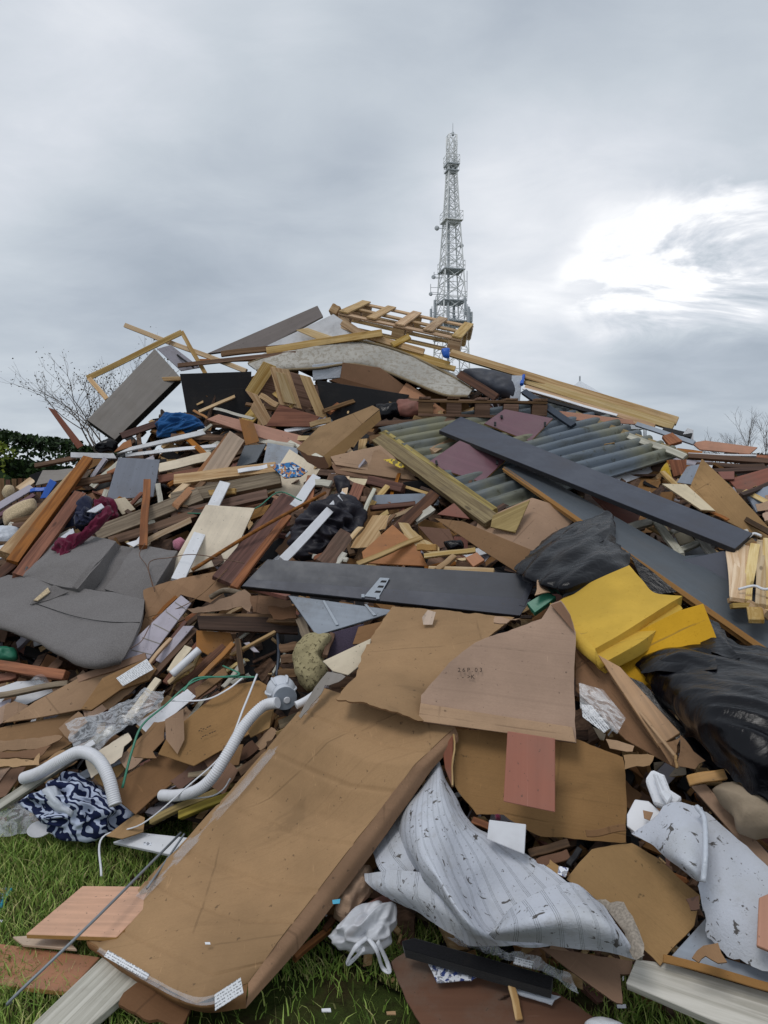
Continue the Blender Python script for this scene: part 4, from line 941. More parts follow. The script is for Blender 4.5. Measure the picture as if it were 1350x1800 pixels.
lu('plastic_bag', 'crumpled white plastic bag at the end of the pine plank', 'bag', [(-20, 930), (15, 925), (32, 935), (25, 955), (-20, 965)], 'film_pale', 0.08, 0.06, 0.02); f('white_board', 'white board end beside the crumpled white bag', 'board', [(-10, 962), (14, 955), (12, 978), (-10, 985)], 0.02, 'board_white', 0.1)
lu('pink_cloth', 'small pink cloth showing under the brown planks', 'clothing', [(-10, 1008), (12, 1010), (22, 1020), (8, 1030), (-10, 1032)], 'cloth_pink', 0.05, 0.04, 0.02); lu('print_cloth', 'white and blue cloth tucked beside the sofa', 'clothing', [(-15, 1025), (10, 1022), (22, 1032), (5, 1050), (-15, 1050)], 'print_mono', 0.06, 0.04, 0.02)
# leaning planks
b('plank', 'pale square edged pine plank leaning on the left flank', 'plank', (8, 970), (133, 830), 17, 0.06, 'pine', 0.20, 0.24, k=0.6); b('plank', 'long brown plank leaning against the pale pine plank', 'plank', (22, 985), (155, 803), 17, 0.05, 'timber_orange', 0.20, 0.25, k=0.6)
b('plank', 'shadowed brown plank between the leaning planks', 'plank', (-10, 1020), (120, 870), 14, 0.04, 'timber_brown', 0.15, 0.18, k=0.6); b('plank', 'orange stained plank with broken end leaning beside the sofa', 'plank', (35, 1010), (140, 866), 20, 0.04, 'timber_orange', 0.22, 0.22, k=0.6, snap=0.02)
b('plank', 'dark narrow plank at the foot of the leaning planks', 'plank', (-12, 1018), (40, 975), 16, 0.03, 'timber_red', 0.16, k=0.6); b('plank', 'short brown plank crossing behind the leaning planks', 'plank', (125, 852), (195, 837), 12, 0.03, 'timber_brown', 0.10)
f('board_offcut', 'short beige board between leaning planks and grey square panel', 'board', [(132, 830), (160, 826), (150, 840), (130, 846)], 0.02, 'board_ash', 0.12)
lu('navy_clothing', 'dark navy clothing bundle behind the leaning planks', 'clothing', [(110, 905), (150, 868), (165, 880), (160, 915), (130, 940), (112, 935)], 'cloth_navy', 0.06, 0.06, 0.03, 9, 0.04)
f('grey_board', 'square blue grey panel hanging on the left slope', 'board', [(208, 804), (281, 808), (270, 873), (187, 878)], 0.018, 'board_steel', 0.22, k=0.7, edge='board_grey')
b('stake', 'upright orange stake standing in front of the square grey panel', 'timber', (258, 842), (251, 958), 13, 0.035, 'timber_orange', 0.30, 0.28, k=0.9)
b('timber_beam', 'long weathered beam running behind the upright stake', 'timber', (168, 938), (352, 868), 24, 0.07, 'timber_grey', 0.14, 0.14, k=0.5); b('timber_beam', 'second weathered beam below the long beam', 'timber', (192, 952), (345, 900), 15, 0.06, 'timber_brown', 0.08, 0.10, k=0.5)
b('timber_beam', 'weathered beam end above the cream board', 'timber', (300, 876), (492, 838), 22, 0.07, 'timber_grey', 0.12, 0.14, k=0.5); b('timber_beam', 'paler beam lying on the weathered beam end', 'timber', (305, 842), (484, 820), 17, 0.05, 'pine', 0.14, 0.16, k=0.5); b('timber_beam', 'cracked brown beam under the weathered beam', 'timber', (300, 905), (470, 868), 16, 0.05, 'timber_brown', 0.06, 0.08)
b('panel_strip', 'cream painted strip beside the square grey panel', 'strip', (278, 822), (372, 802), 15, 0.02, 'board_cream', 0.08); b('plank', 'brown plank below the cream painted strip', 'plank', (278, 842), (365, 824), 13, 0.03, 'timber_orange', 0.09)
b('panel_strip', 'grey painted post stump behind the upright stake', 'timber', (278, 850), (283, 885), 9, 0.03, 'timber_white', 0.1, k=0.9); f('board_offcut', 'cream laminated board corner under the square grey panel', 'board', [(196, 878), (220, 874), (238, 895), (215, 905)], 0.03, 'board_cream', 0.10, k=0.7)
f('laminate_board', 'pale ash laminate panel leaning over brown boards', 'board', [(404, 757), (430, 774), (376, 862), (344, 845)], 0.02, 'board_ash', 0.24, k=0.7, edge='mdf'); f('mdf_board', 'tan fibreboard strip behind the pale ash panel', 'board', [(396, 765), (412, 772), (370, 873), (328, 852)], 0.02, 'mdf', 0.18, k=0.7); b('splinter', 'splintered fibreboard end below the pale ash panel', 'timber', (308, 888), (338, 856), 12, 0.02, 'mdf', 0.2, snap=0.02)
f('mdf_board', 'long pinkish fibreboard sloping down to the cardboard box', 'board', [(363, 737), (384, 728), (548, 770), (524, 791)], 0.02, 'board_pink', 0.22, k=0.6); f('mdf_board', 'small brown board propped on the pinkish fibreboard', 'board', [(420, 735), (445, 741), (456, 776), (432, 783)], 0.015, 'mdf', 0.27, k=0.8); b('splinter', 'thin splinter rising left of the pinkish fibreboard', 'timber', (340, 721), (364, 735), 4, 0.01, 'mdf', 0.15)
f('dark_folder', 'dark slate board behind the pale ash panel', 'board', [(430, 783), (468, 780), (450, 812), (414, 822)], 0.02, 'board_slate', 0.12); f('card_sheet', 'grey green card sheet behind the printed box', 'cardboard', [(470, 778), (524, 788), (522, 812), (462, 818)], 0.006, 'board_greyblue', 0.10); b('white_trim', 'white plastic trim above the weathered beams', 'strip', (418, 828), (470, 818), 7, 0.01, 'plastic_white', 0.18)
b('white_trim', 'white plastic trim behind the pinkish fibreboard', 'strip', (500, 757), (580, 744), 6, 0.015, 'plastic_white', 0.12); f('printed_box', 'crumpled blue printed packaging among the beams', 'packaging', [(474, 817), (514, 812), (541, 828), (528, 838), (500, 841)], 0.02, 'print_blue', 0.22, warp=0.015, k=0.7)
# long carton
lc = empty('long_carton', 'long narrow open cardboard box with a torn end', 'box', S3(590, 790, 0.05))
f('top_face', None, None, [(521, 788), (562, 750), (655, 714), (667, 721), (569, 803), (540, 800)], 0.006, 'card_pale', 0.30, k=0.7, parent=lc, warp=0.006); f('side_face', None, None, [(569, 801), (667, 721), (670, 738), (578, 822)], 0.006, 'card', 0.295, k=0.9, parent=lc)
f('shaded_end', None, None, [(521, 788), (540, 800), (571, 803), (578, 822), (560, 824), (540, 812)], 0.006, 'card_wet', 0.27, k=0.9, parent=lc, rag=0.006)  # darker card colour stands for the shaded inside of the open end
# flat cardboard stack
for i, (dy, lf, mt_) in enumerate(((14, .12, 'card_dark'), (7, .17, 'card'), (0, .22, 'card_pale'))):
    fl_ = f('card_sheet', ('lowest flattened carton of the stack beside the corrugated roof', 'middle flattened carton of the stack beside the corrugated roof', 'topmost flattened carton with printing beside the corrugated roof')[i], 'cardboard', [(583 - i, 804 + dy), (668, 782 + dy), (736, 838 + dy), (690, 834 + dy), (590, 818 + dy)], 0.012, mt_, lf, warp=0.006, k=0.55)
text_on(fl_, 'o -- ..', 625, 810, 0.05, ang=-8)
f('yellow_tape', 'yellow printed tape on the topmost flattened carton', 'tape', [(674, 808), (690, 806), (716, 819), (704, 823)], 0.002, 'tape_yellow', 0.26, k=0.55)
b('timber_block', 'dark brown sawn block under the flattened cartons', 'timber', (645, 843), (706, 857), 15, 0.06, 'timber_red', 0.16, k=0.8)
# ---- corrugated roof
A, B_, C_, D_ = (664, 757), (985, 700), (1200, 796), (862, 903)
lf4 = (0.16, 0.02, 0.16, 0.22); ro = empty('shed_roof', 'weathered corrugated shed roof panel on a timber frame', 'roof panel', S3(900, 810, 0.0))
q = np.array([S3(p[0], p[1], l) for p, l in zip((A, B_, C_, D_), lf4)]); c = q.mean(0); nn = np.linalg.svd(q - c)[2][2]; nn = nn if nn[2] > 0 else -nn; o0 = np.array([0, 0, CAMZ])
q = [o0 + ray(*p) * (((c - o0) @ nn) / (ray(*p) @ nn)) for p in (A, B_, C_, D_)]
NR, NS, NL = 12, 14, 8; V = []; Fc = []
for i in range(NR * NS + 1):
    v = i / (NR * NS)
    for j in range(NL + 1):
        u = j / NL; p = (q[0] * (1 - u) + q[1] * u) * (1 - v) + (q[3] * (1 - u) + q[2] * u) * v
        V.append(tuple(p - c + nn * (0.030 * math.tanh(2.2 * math.sin(2 * math.pi * i / NS)) + 0.01 * math.sin(5 * u + v * 7))))
for i in range(NR * NS):
    for j in range(NL): a = i * (NL + 1) + j; Fc.append((a, a + 1, a + NL + 2, a + NL + 1))
me = bpy.data.meshes.new('corrugated_sheet'); me.from_pydata(V, [], Fc); me.polygons.foreach_set('use_smooth', [True] * len(Fc))
exl = unit(q[1] - q[0]); eyl = np.cross(nn, exl); Rm = Matrix((tuple(exl), tuple(eyl), tuple(nn))); me.transform(Rm.to_4x4())
o = link('corrugated_sheet', me, ro, ('corrugated',), mw=Matrix.Translation(c) @ Rm.transposed().to_4x4()); sol = o.modifiers.new('thickness', 'SOLIDIFY'); sol.thickness = 0.003
b('frame_timber', None, None, (664, 768), (864, 912), 24, 0.05, 'timber_treated', 0.27, 0.31, k=0.5, parent=ro); b('frame_timber', None, None, (672, 758), (866, 896), 14, 0.06, 'timber_treated', 0.29, 0.31, k=0.3, parent=ro); b('frame_timber', None, None, (650, 746), (800, 737), 9, 0.06, 'timber_brown', 0.22, 0.16, k=0.7, parent=ro)
b('frame_timber', None, None, (650, 772), (675, 768), 12, 0.06, 'timber_brown', 0.25, 0.25, k=0.8, parent=ro); b('frame_timber', None, None, (1000, 722), (1205, 800), 9, 0.05, 'timber_treated', 0.12, 0.2, k=0.6, parent=ro)
b('pine_batten', 'short pale batten lying on the corrugated roof', 'timber', (760, 792), (803, 769), 11, 0.03, 'pine', 0.30, 0.26)
for lb, pts, pegs in (('maroon glossy panel lying high on the corrugated roof', [(851, 744), (887, 719), (972, 735), (932, 776)], ((882, 727), (958, 741), (870, 741), (936, 757))), ('maroon glossy panel lying low on the corrugated roof', [(749, 815), (808, 774), (889, 808), (847, 848)], ((802, 793), (767, 809), (874, 808), (800, 790)))):
    mp_ = f('maroon_board', lb, 'board', pts, 0.016, 'board_maroon', 0.36, k=0.32, edge='chipboard')
    for x, y in pegs[:3]: b('peg', None, None, (x, y), (x, y + 7), 4, 0.01, 'board_dark', 0.42, k=0.8, parent=mp_)
f('black_board', 'long black wardrobe board sloping across the corrugated roof', 'board', [(772, 756), (810, 732), (1323, 937), (1292, 964)], 0.03, 'board_black', edge='board_dark', lifts=(0.46, 0.42, 0.42, 0.48))
f('slate_board', 'long slate board with orange chipboard edge under black board', 'board', [(885, 821), (924, 818), (1440, 1112), (1400, 1182)], 0.032, 'board_slate', edge='chip_orange', lifts=(0.36, 0.34, 0.22, 0.30))
b('board_lip', 'orange chipboard strip along the edge of the slate board', 'strip', (884, 822), (1398, 1180), 8, 0.02, 'chip_orange', 0.365, 0.305, k=0.9)
f('charcoal_board', 'charcoal panel with raised rim behind the tied slats', 'board', [(1190, 986), (1280, 966), (1420, 1085), (1330, 1075)], 0.03, 'board_charcoal', 0.14, k=0.4); b('dark_bar', 'dark rim bar along the charcoal panel', 'strip', (1192, 982), (1278, 974), 8, 0.02, 'board_slate', 0.2)
# grey window frame
wf = empty('old_window', 'old grey white wooden window frame between the two dark boards', 'frame', S3(1170, 950, 0.0))
for a_, c_, w_ in (((1106, 926), (1152, 912), 12), ((1150, 911), (1196, 972), 12), ((1180, 934), (1214, 921), 7), ((1192, 967), (1228, 952), 9), ((1214, 926), (1252, 972), 12), ((1140, 950), (1160, 975), 10)): b('rail', None, None, a_, c_, w_, 0.03, 'timber_white', 0.20, k=0.6, parent=wf)
f('board_offcut', 'curved cream board in the window frame', 'board', [(1185, 938), (1205, 932), (1222, 950), (1195, 958)], 0.01, 'board_cream', 0.13); f('board_offcut', 'dark red brown panel above the grey window frame', 'board', [(1040, 870), (1130, 890), (1120, 920), (1095, 925)], 0.02, 'board_redlead', 0.16)
# tied slats
sl = (((1284, 945), (1296, 1046), 20), ((1306, 958), (1296, 1050), 22), ((1328, 955), (1312, 1052), 17), ((1338, 948), (1336, 1060), 15), ((1352, 945), (1350, 1062), 18), ((1370, 948), (1366, 1064), 18))
for i, (a_, c_, w_) in enumerate(sl): b('pine_stick', 'short pale pine slat in the bundle tied with white cord', 'timber', a_, c_, w_, 0.02, 'pine_pale', 0.34 + 0.02 * (i % 3), 0.46 + 0.02 * (i % 2), k=0.9, group='pine slats of the tied bundle')
for i, (a_, c_, w_) in enumerate((((1286, 1054), (1322, 1050), 9), ((1288, 1064), (1326, 1062), 9), ((1312, 1058), (1345, 1078), 13), ((1330, 1052), (1372, 1062), 11), ((1326, 1072), (1374, 1076), 10))): b('pine_stick', 'sawn pine slat end at the foot of the tied bundle', 'timber', a_, c_, w_, 0.05, 'pine', 0.44, k=0.9, group='sawn ends of the tied bundle')
b('pine_stick', 'small square pine stub hanging below the tied bundle', 'timber', (1326, 1066), (1328, 1088), 25, 0.02, 'pine', 0.45, k=0.9); tu('white_string', 'white cord tied round the bundle of pine slats', 'cord', [(1298, 1036, .50), (1325, 1030, .52), (1345, 1036, .53), (1372, 1030, .52)], 2.5, 'plastic_white', seg=6)
tu('white_string', 'white cord end at the top of the pine slats', 'cord', [(1315, 945, .42), (1325, 938, .44), (1338, 942, .44)], 2.5, 'plastic_white', seg=6)
# right flank
f('card_sheet', 'large flattened tan carton on the right flank behind black board', 'cardboard', [(1234, 806), (1290, 858), (1390, 965), (1340, 945), (1252, 902), (1212, 858)], 0.008, 'card', 0.24, k=0.6, warp=0.008); f('paper_sheet', 'curled white paper on the tan carton', 'paper', [(1230, 817), (1253, 818), (1246, 840), (1218, 856)], 0.003, 'paper', 0.32, k=0.7, warp=0.012, curl=0.012); f('grey_card', 'grey card square beside the curled white paper', 'cardboard', [(1208, 820), (1230, 816), (1220, 852), (1190, 848)], 0.006, 'board_greyblue', 0.26, k=0.6)
f('board_offcut', 'cream board wedge above the long black board', 'board', [(1163, 850), (1206, 851), (1258, 898), (1232, 896)], 0.02, 'board_cream', 0.30, k=0.6); f('red_board', 'weathered red painted panel on the right flank', 'board', [(1280, 842), (1375, 815), (1380, 838), (1302, 868)], 0.015, 'board_redlead', 0.14); f('red_board', 'small red brown panel beside the weathered red panel', 'board', [(1262, 829), (1291, 828), (1291, 842), (1270, 842)], 0.015, 'board_redlead', 0.16)
lu('yellow_cloth', 'yellow cloth strip by the pine corner block', 'cloth', [(1158, 830), (1172, 812), (1180, 830), (1184, 848), (1170, 842)], 'cloth_yellow', 0.22, 0.03, 0.01); b('pine_batten', 'pine batten crossing the yellow cloth', 'timber', (1164, 828), (1187, 851), 8, 0.02, 'pine', 0.28)
f('corner_block', 'brown box corner of pine at the end of the roof', 'box', [(1176, 808), (1207, 808), (1206, 832), (1184, 838)], 0.06, 'timber_orange', 0.22, k=0.9); f('board_offcut', 'light grey board piece at the far right flank', 'board', [(1312, 868), (1400, 835), (1400, 880), (1330, 900)], 0.02, 'board_greyblue', 0.12); b('plank', 'brown plank above the light grey board piece', 'plank', (1304, 868), (1380, 838), 7, 0.03, 'timber_dark', 0.2)
for i, (x, y) in enumerate(((1328, 885), (1340, 905), (1345, 870))): f('card_scrap', ('curled beige card strip right of the tan carton', 'torn beige card lower right of the tan carton', 'beige card scrap under the brown plank')[i], 'cardboard', [(x, y), (x + 30, y - 8), (x + 34, y + 8), (x + 4, y + 12)], 0.005, 'card_pale', 0.16, warp=0.02, rag=0.005)
# long boards along the right crest
b('long_board', 'longest pale pine board along the right crest', 'plank', (792, 619), (1191, 739), 13, 0.035, 'pine', 0.16, 0.16, k=0.6, edge='timber_treated'); b('long_board', 'pale pine board strapped beneath the longest one', 'plank', (922, 668), (1184, 748), 13, 0.03, 'pine_pale', 0.20, 0.20, k=0.6); b('long_board', 'third pale pine board at the bottom of the strapped bundle', 'plank', (922, 680), (1150, 750), 10, 0.03, 'pine', 0.22, 0.22, k=0.6)
tu('blue_strap', 'bright blue strap wrapped round the upper end of long boards', 'strap', [(917, 676, .25), (920, 662, .26), (926, 657, .24), (933, 660, .2)], 3.2, 'plastic_blue', seg=8); lu('blue_strap', 'blue plastic wrap at the low corner of the pallet', 'strap', [(777, 614), (791, 612), (790, 630), (779, 628)], 'plastic_blue', 0.24, 0.03, 0.01)
lu('seat_back', 'dark grey padded seat back below the long boards', 'seat', [(812, 652), (850, 650), (905, 664), (917, 690), (905, 705), (860, 692), (830, 676)], 'board_black', 0.10, 0.10, 0.01, power=4); b('plank', 'red brown plank leaning on the dark padded seat back', 'plank', (806, 656), (872, 698), 14, 0.025, 'timber_red', 0.26, 0.22, k=0.8); f('torn_sheet', 'torn black sheet at the end of the seat back', 'sheet', [(900, 660), (918, 660), (914, 705), (896, 702)], 0.01, 'film_pale', 0.16, warp=0.02, k=0.8)
b('brown_board', 'thin brown board above the lower pallet', 'plank', (720, 702), (940, 707), 5, 0.02, 'timber_brown', 0.18); pallet('brown pallet lying flat under the mattress and seat back', P(735, 728, 6.05), P(960, 732, 6.0), (0.0, 0.97, 0.08), 0.6, 2, 'timber_brown', 5)
b('steel_channel', 'dark slate steel channel lying from boards to corrugated roof', 'metal bar', (920, 686), (1008, 746), 10, 0.03, 'steel_dark', 0.34, 0.32); b('white_trim', 'white metal trim under the strapped long boards', 'strip', (918, 682), (1085, 730), 4, 0.01, 'plastic_white', 0.24); b('dark_trim', 'black trim under the strapped long boards', 'strip', (925, 692), (1110, 742), 5, 0.02, 'board_dark', 0.22)
f('plywood_sheet', 'thin tan plywood sheet under the strapped boards', 'board', [(982, 722), (1112, 738), (1116, 746), (1000, 738)], 0.012, 'board_pink', 0.24, k=0.7); b('roof_trim', 'grey green metal trim at the edge of the corrugated roof', 'metal bar', (1096, 762), (1204, 802), 10, 0.02, 'timber_white', 0.26); b('roof_trim', 'pale metal trim above the grey green trim', 'metal bar', (1118, 744), (1220, 778), 7, 0.02, 'board_greyblue', 0.22)
b('dark_trim', 'black gutter end at the right crest', 'metal bar', (1165, 754), (1216, 765), 8, 0.04, 'board_dark', 0.16); f('white_board', 'white gutter end cap at the right crest', 'metal bar', [(1208, 752), (1219, 755), (1219, 773), (1196, 770)], 0.03, 'board_white', 0.17, k=0.8); f('board_offcut', 'brown broken board end above the metal trim', 'board', [(1164, 766), (1182, 760), (1200, 775), (1176, 782)], 0.03, 'timber_orange', 0.26)
f('plywood_sheet', 'tan plywood sheet lying flat at the right crest', 'board', [(1215, 778), (1240, 774), (1332, 786), (1318, 798), (1230, 790)], 0.015, 'board_pink', 0.14, k=0.5); b('plank', 'long thin brown plank below the tan plywood sheet', 'plank', (1205, 800), (1390, 812), 8, 0.03, 'timber_brown', 0.14); b('plank', 'thin pale plank under the long thin brown plank', 'plank', (1210, 797), (1330, 800), 3, 0.02, 'board_white', 0.16)
for i, (a_, c_) in enumerate((((1225, 816), (1345, 818)), ((1240, 828), (1360, 822)), ((1300, 800), (1390, 806)), ((1190, 790), (1235, 796)))): b('plank', ('dark plank in the shaded right flank', 'second dark plank above the red panel', 'brown plank end at the far right crest', 'broken brown plank end by the metal trim')[i], 'plank', a_, c_, 7, 0.03, 'timber_dark' if i < 2 else 'timber_orange', 0.10)
# ---- middle of the heap
f('cream_board', 'large cream laminate board below the weathered beams', 'board', [(362, 887), (448, 893), (405, 988), (335, 1006), (282, 1028)], 0.018, 'board_cream', 0.14, k=0.6, edge='chipboard')
b('white_board', 'white painted strip lying across the large cream board', 'strip', (396, 846), (313, 1018), 20, 0.02, 'board_white', 0.26, 0.24, k=0.7)
b('plank', 'broad dark red brown plank across the cream board', 'plank', (512, 872), (392, 1020), 36, 0.03, 'timber_red', 0.24, 0.22, k=0.6); b('plank', 'narrow brown plank beside the broad dark plank', 'plank', (508, 905), (410, 1030), 12, 0.03, 'timber_orange', 0.20, 0.20, k=0.6)
tu('broom_handle', 'long thin orange brown pole lying over the dark plank', 'pole', [(572, 866, .30), (455, 930, .36), (338, 1002, .32)], 3.2, 'timber_orange', seg=8); tu('green_twine', 'green twine looped over the cream board', 'cord', [(330, 902, .28), (400, 903, .3), (450, 893, .3), (490, 865, .32), (530, 880, .36)], 1.2, 'plastic_green', seg=5)
b('white_trim', 'white plastic trim poking up behind the dark plank', 'strip', (557, 836), (517, 890), 16, 0.02, 'plastic_white', 0.20, k=0.8); f('amber_box', 'small amber wooden block on the cream board', 'box', [(441, 897), (476, 886), (464, 905), (440, 914)], 0.05, 'chip_orange', 0.22, k=0.7)
b('plank', 'orange brown plank end behind the navy bag', 'plank', (548, 835), (540, 885), 16, 0.03, 'timber_orange', 0.14); b('plank', 'brown post end above the navy bag', 'timber', (586, 832), (566, 880), 14, 0.04, 'timber_brown', 0.16)
lu('refuse_sack', 'crumpled dark navy plastic sack behind the white tube', 'bag', [(515, 930), (545, 893), (590, 872), (625, 878), (644, 905), (634, 935), (600, 968), (560, 985), (520, 984), (508, 960)], 'bag_navy', 0.14, 0.10, 0.025, 16, 0.10, rings=34, seg=120, ani=(1, 0.1)); lu('refuse_sack', 'small dark navy sack above the crumpled one', 'bag', [(588, 842), (610, 840), (618, 862), (596, 872)], 'bag_navy', 0.12, 0.05, 0.02)
b('white_tube', 'white plastic trunking lying across the navy sack', 'strip', (607, 868), (498, 984), 15, 0.03, 'plastic_white', 0.40, 0.34, k=0.9)
f('pine_board', 'grooved pine panel with a broken edge beside the navy sack', 'board', [(655, 906), (688, 904), (677, 930), (666, 932), (670, 940), (656, 960), (616, 963)], 0.02, 'pine', 0.28, k=0.7, rag=0.006, edge='timber_white'); f('orange_board', 'orange terracotta laminate panel above the black drawer front', 'board', [(636, 970), (690, 922), (735, 962), (752, 995), (640, 990)], 0.015, 'board_terracotta', 0.22, k=0.6)
b('plank', 'amber stained plank end above the grooved pine panel', 'plank', (632, 850), (612, 895), 20, 0.03, 'timber_orange', 0.2, k=0.8); b('plank', 'grey painted batten beside the amber plank', 'plank', (660, 858), (638, 905), 7, 0.02, 'timber_white', 0.22, k=0.8); b('plank', 'brown laminate plank under the navy sack edge', 'plank', (612, 935), (570, 990), 30, 0.02, 'timber_brown', 0.18, k=0.8)
b('timber_post', 'square brown timber post with sawn end', 'timber', (765, 866), (700, 930), 20, 0.06, 'timber_red', 0.24, 0.32, k=0.8); b('pine_batten', 'thin pine batten across the orange laminate panel', 'timber', (628, 990), (742, 944), 8, 0.02, 'pine', 0.30, 0.30); f('splinter', 'splintered pale pine piece right of the orange panel', 'timber', [(700, 918), (718, 920), (742, 948), (772, 962), (768, 978), (735, 962), (712, 945)], 0.02, 'pine_pale', 0.28, rag=0.008)
b('chip_block', 'short chipboard block on the pine splinters', 'board', (732, 962), (766, 962), 11, 0.05, 'chipboard', 0.33, k=0.9); b('pine_batten', 'pine batten above the right end of the drawer front', 'timber', (745, 976), (836, 966), 8, 0.02, 'pine_pale', 0.27); b('pine_batten', 'pale board edge behind the drawer front', 'timber', (752, 1000), (868, 1004), 11, 0.03, 'pine_pale', 0.24); b('pine_batten', 'pine offcut leaning on the pale board edge', 'timber', (768, 1000), (800, 975), 9, 0.03, 'pine', 0.28)
f('board_offcut', 'small orange board triangle behind the drawer front', 'board', [(818, 980), (838, 970), (852, 984), (832, 996)], 0.02, 'board_terracotta', 0.26); f('grey_board', 'grey metal cabinet door behind the brown post', 'board', [(655, 870), (782, 866), (770, 888), (650, 886)], 0.02, 'board_greyblue', 0.10, k=0.7); b('plank', 'dark red rail under the grey cabinet door', 'plank', (650, 892), (730, 884), 8, 0.03, 'timber_red', 0.13); b('white_trim', 'flaking white batten right of the brown post', 'strip', (728, 912), (762, 892), 11, 0.03, 'timber_white', 0.24)
lu('dark_bag', 'black bin liner corner behind the pine splinters', 'bag', [(780, 952), (812, 950), (815, 965), (788, 972)], 'bag_black', 0.2, 0.04, 0.02); f('card_sheet', 'grey brown card behind the pine splinters', 'cardboard', [(735, 925), (790, 930), (800, 955), (770, 965)], 0.006, 'card_wet', 0.12)
# open carton
oc = empty('open_carton', 'large brown carton under the corner of the shed roof', 'box', S3(900, 960, 0.0))
f('top_face', None, None, [(815, 917), (935, 872), (1020, 905), (946, 973)], 0.007, 'card', 0.24, k=0.25, parent=oc, warp=0.006); f('front_face', None, None, [(764, 911), (815, 917), (948, 972), (908, 1006), (845, 966)], 0.007, 'card_warm', 0.26, k=0.85, parent=oc, warp=0.006)
f('plywood_sheet', 'weathered plywood square on the large brown carton', 'board', [(866, 906), (932, 878), (906, 936), (862, 926)], 0.012, 'board_plywood', 0.34, k=0.5); f('board_offcut', 'red brown board triangle beside the shed roof frame', 'board', [(768, 904), (798, 884), (826, 912)], 0.012, 'board_redlead', 0.30, k=0.6)
# ---- black drawer front
df = f('charcoal_board', 'wide charcoal drawer front with a steel bracket lying across the heap', 'drawer front', [(470, 983), (946, 1010), (914, 1083), (424, 1031)], 0.035, 'board_charcoal', 0.46, k=0.55, edge='board_dark')
def on(host, pts, t, mat, name, off=0.0, edge=None):
    """A piece lying on the face of a flat() board."""
    mw = host.matrix_basis; nn = np.array(mw.col[2][:3]); c = np.array(mw.translation) + nn * (off + t)
    cx = sum(p[0] for p in pts) / len(pts); cy = sum(p[1] for p in pts) / len(pts); o0 = np.array([0, 0, CAMZ]); p = o0 + ray(cx, cy) * (((c - o0) @ nn) / (ray(cx, cy) @ nn))
    return flat(name, None, None, pts, t, mat, D(cx, cy) - p[1], n=nn, parent=host, edge=edge, bev=0.001)
on(df, [(438, 1018), (934, 1053), (914, 1082), (425, 1030)], 0.006, 'board_charcoal', 'lower_rail'); on(df, [(934, 1010), (945, 1010), (922, 1066), (912, 1064)], 0.008, 'board_charcoal', 'end_rail')
br = on(df, [(668, 1015), (685, 1016), (665, 1051), (640, 1048)], 0.006, 'steel', 'bracket', 0.006)
for y in (1021, 1030, 1039): on(df, [(671 - (y - 1021) * .55, y - 1), (680 - (y - 1021) * .55, y - .5), (678 - (y - 1021) * .55, y + 3), (668 - (y - 1021) * .55, y + 2.5)], 0.002, 'board_dark', 'slot', 0.011)
for x, y in ((638, 1047), (664, 1050)): on(df, [(x - 3, y - 3), (x + 3, y - 3), (x + 3, y + 3), (x - 3, y + 3)], 0.006, 'steel', 'bolt', 0.008)
tu('twig', 'thin dry twig lying across the drawer front', 'twig', [(452, 1000, .56), (490, 1010, .58), (536, 1025, .58)], 1.8, 'timber_brown', seg=6)
dbp = f('grey_bottom_board', 'pale grey drawer base panel under the charcoal drawer front', 'board', [(506, 1046), (690, 1072), (692, 1076), (556, 1117)], 0.014, 'board_greyblue', 0.36, k=0.5)
on(dbp, [(566, 1055), (571, 1055), (596, 1098), (590, 1099)], 0.006, 'steel', 'runner'); on(dbp, [(640, 1062), (645, 1062), (662, 1081), (656, 1082)], 0.006, 'steel', 'runner')
f('shelf_plank', 'thick brown shelf plank over the dark gap', 'plank', [(346, 1082), (522, 1086), (524, 1114), (350, 1106)], 0.05, 'timber_dark', 0.28, k=0.8); b('shelf_plank', 'lighter brown top of boards stacked on the shelf plank', 'plank', (350, 1085), (520, 1086), 14, 0.04, 'timber_brown', 0.26, k=0.5)
f('torn_card', 'torn curling card on top of the shelf plank', 'cardboard', [(328, 1070), (375, 1062), (430, 1036), (446, 1055), (440, 1078), (425, 1068), (340, 1078)], 0.006, 'card', 0.36, warp=0.03, rag=0.008, k=0.6); f('torn_card', 'shredded brown card under the charcoal drawer front', 'cardboard', [(440, 1048), (510, 1052), (518, 1080), (490, 1085), (445, 1075)], 0.006, 'card_dark', 0.34, warp=0.035, rag=0.012, k=0.6)
f('torn_card', 'crumpled dark card strips beside the drawer base panel', 'cardboard', [(470, 1065), (524, 1060), (520, 1085), (480, 1088)], 0.006, 'card_wet', 0.37, warp=0.03, rag=0.01, k=0.6); tu('branch', 'bare forked branch stub beside the broad dark plank', 'branch', [(370, 1050, .3), (395, 1038, .34), (425, 1043, .34)], 5, 'timber_grey', seg=7)
f('torn_card', 'large torn brown card sheet below the cream board', 'cardboard', [(251, 1036), (300, 1022), (395, 1000), (415, 1010), (380, 1062), (318, 1045), (248, 1128), (240, 1118), (255, 1075)], 0.006, 'card_warm', 0.18, warp=0.02, rag=0.006, k=0.6)
tu('branch', 'long bare twig arching over torn card and sofa', 'twig', [(272, 1040, .3), (262, 990, .3), (300, 980, .34), (345, 975, .36), (430, 990, .4)], 0.8, 'timber_brown', seg=5); tu('branch', 'thin bare twig drooping beside the tile sheet', 'twig', [(300, 1068, .32), (270, 1090, .32), (250, 1125, .3), (230, 1140, .3)], 0.8, 'timber_brown', seg=5)
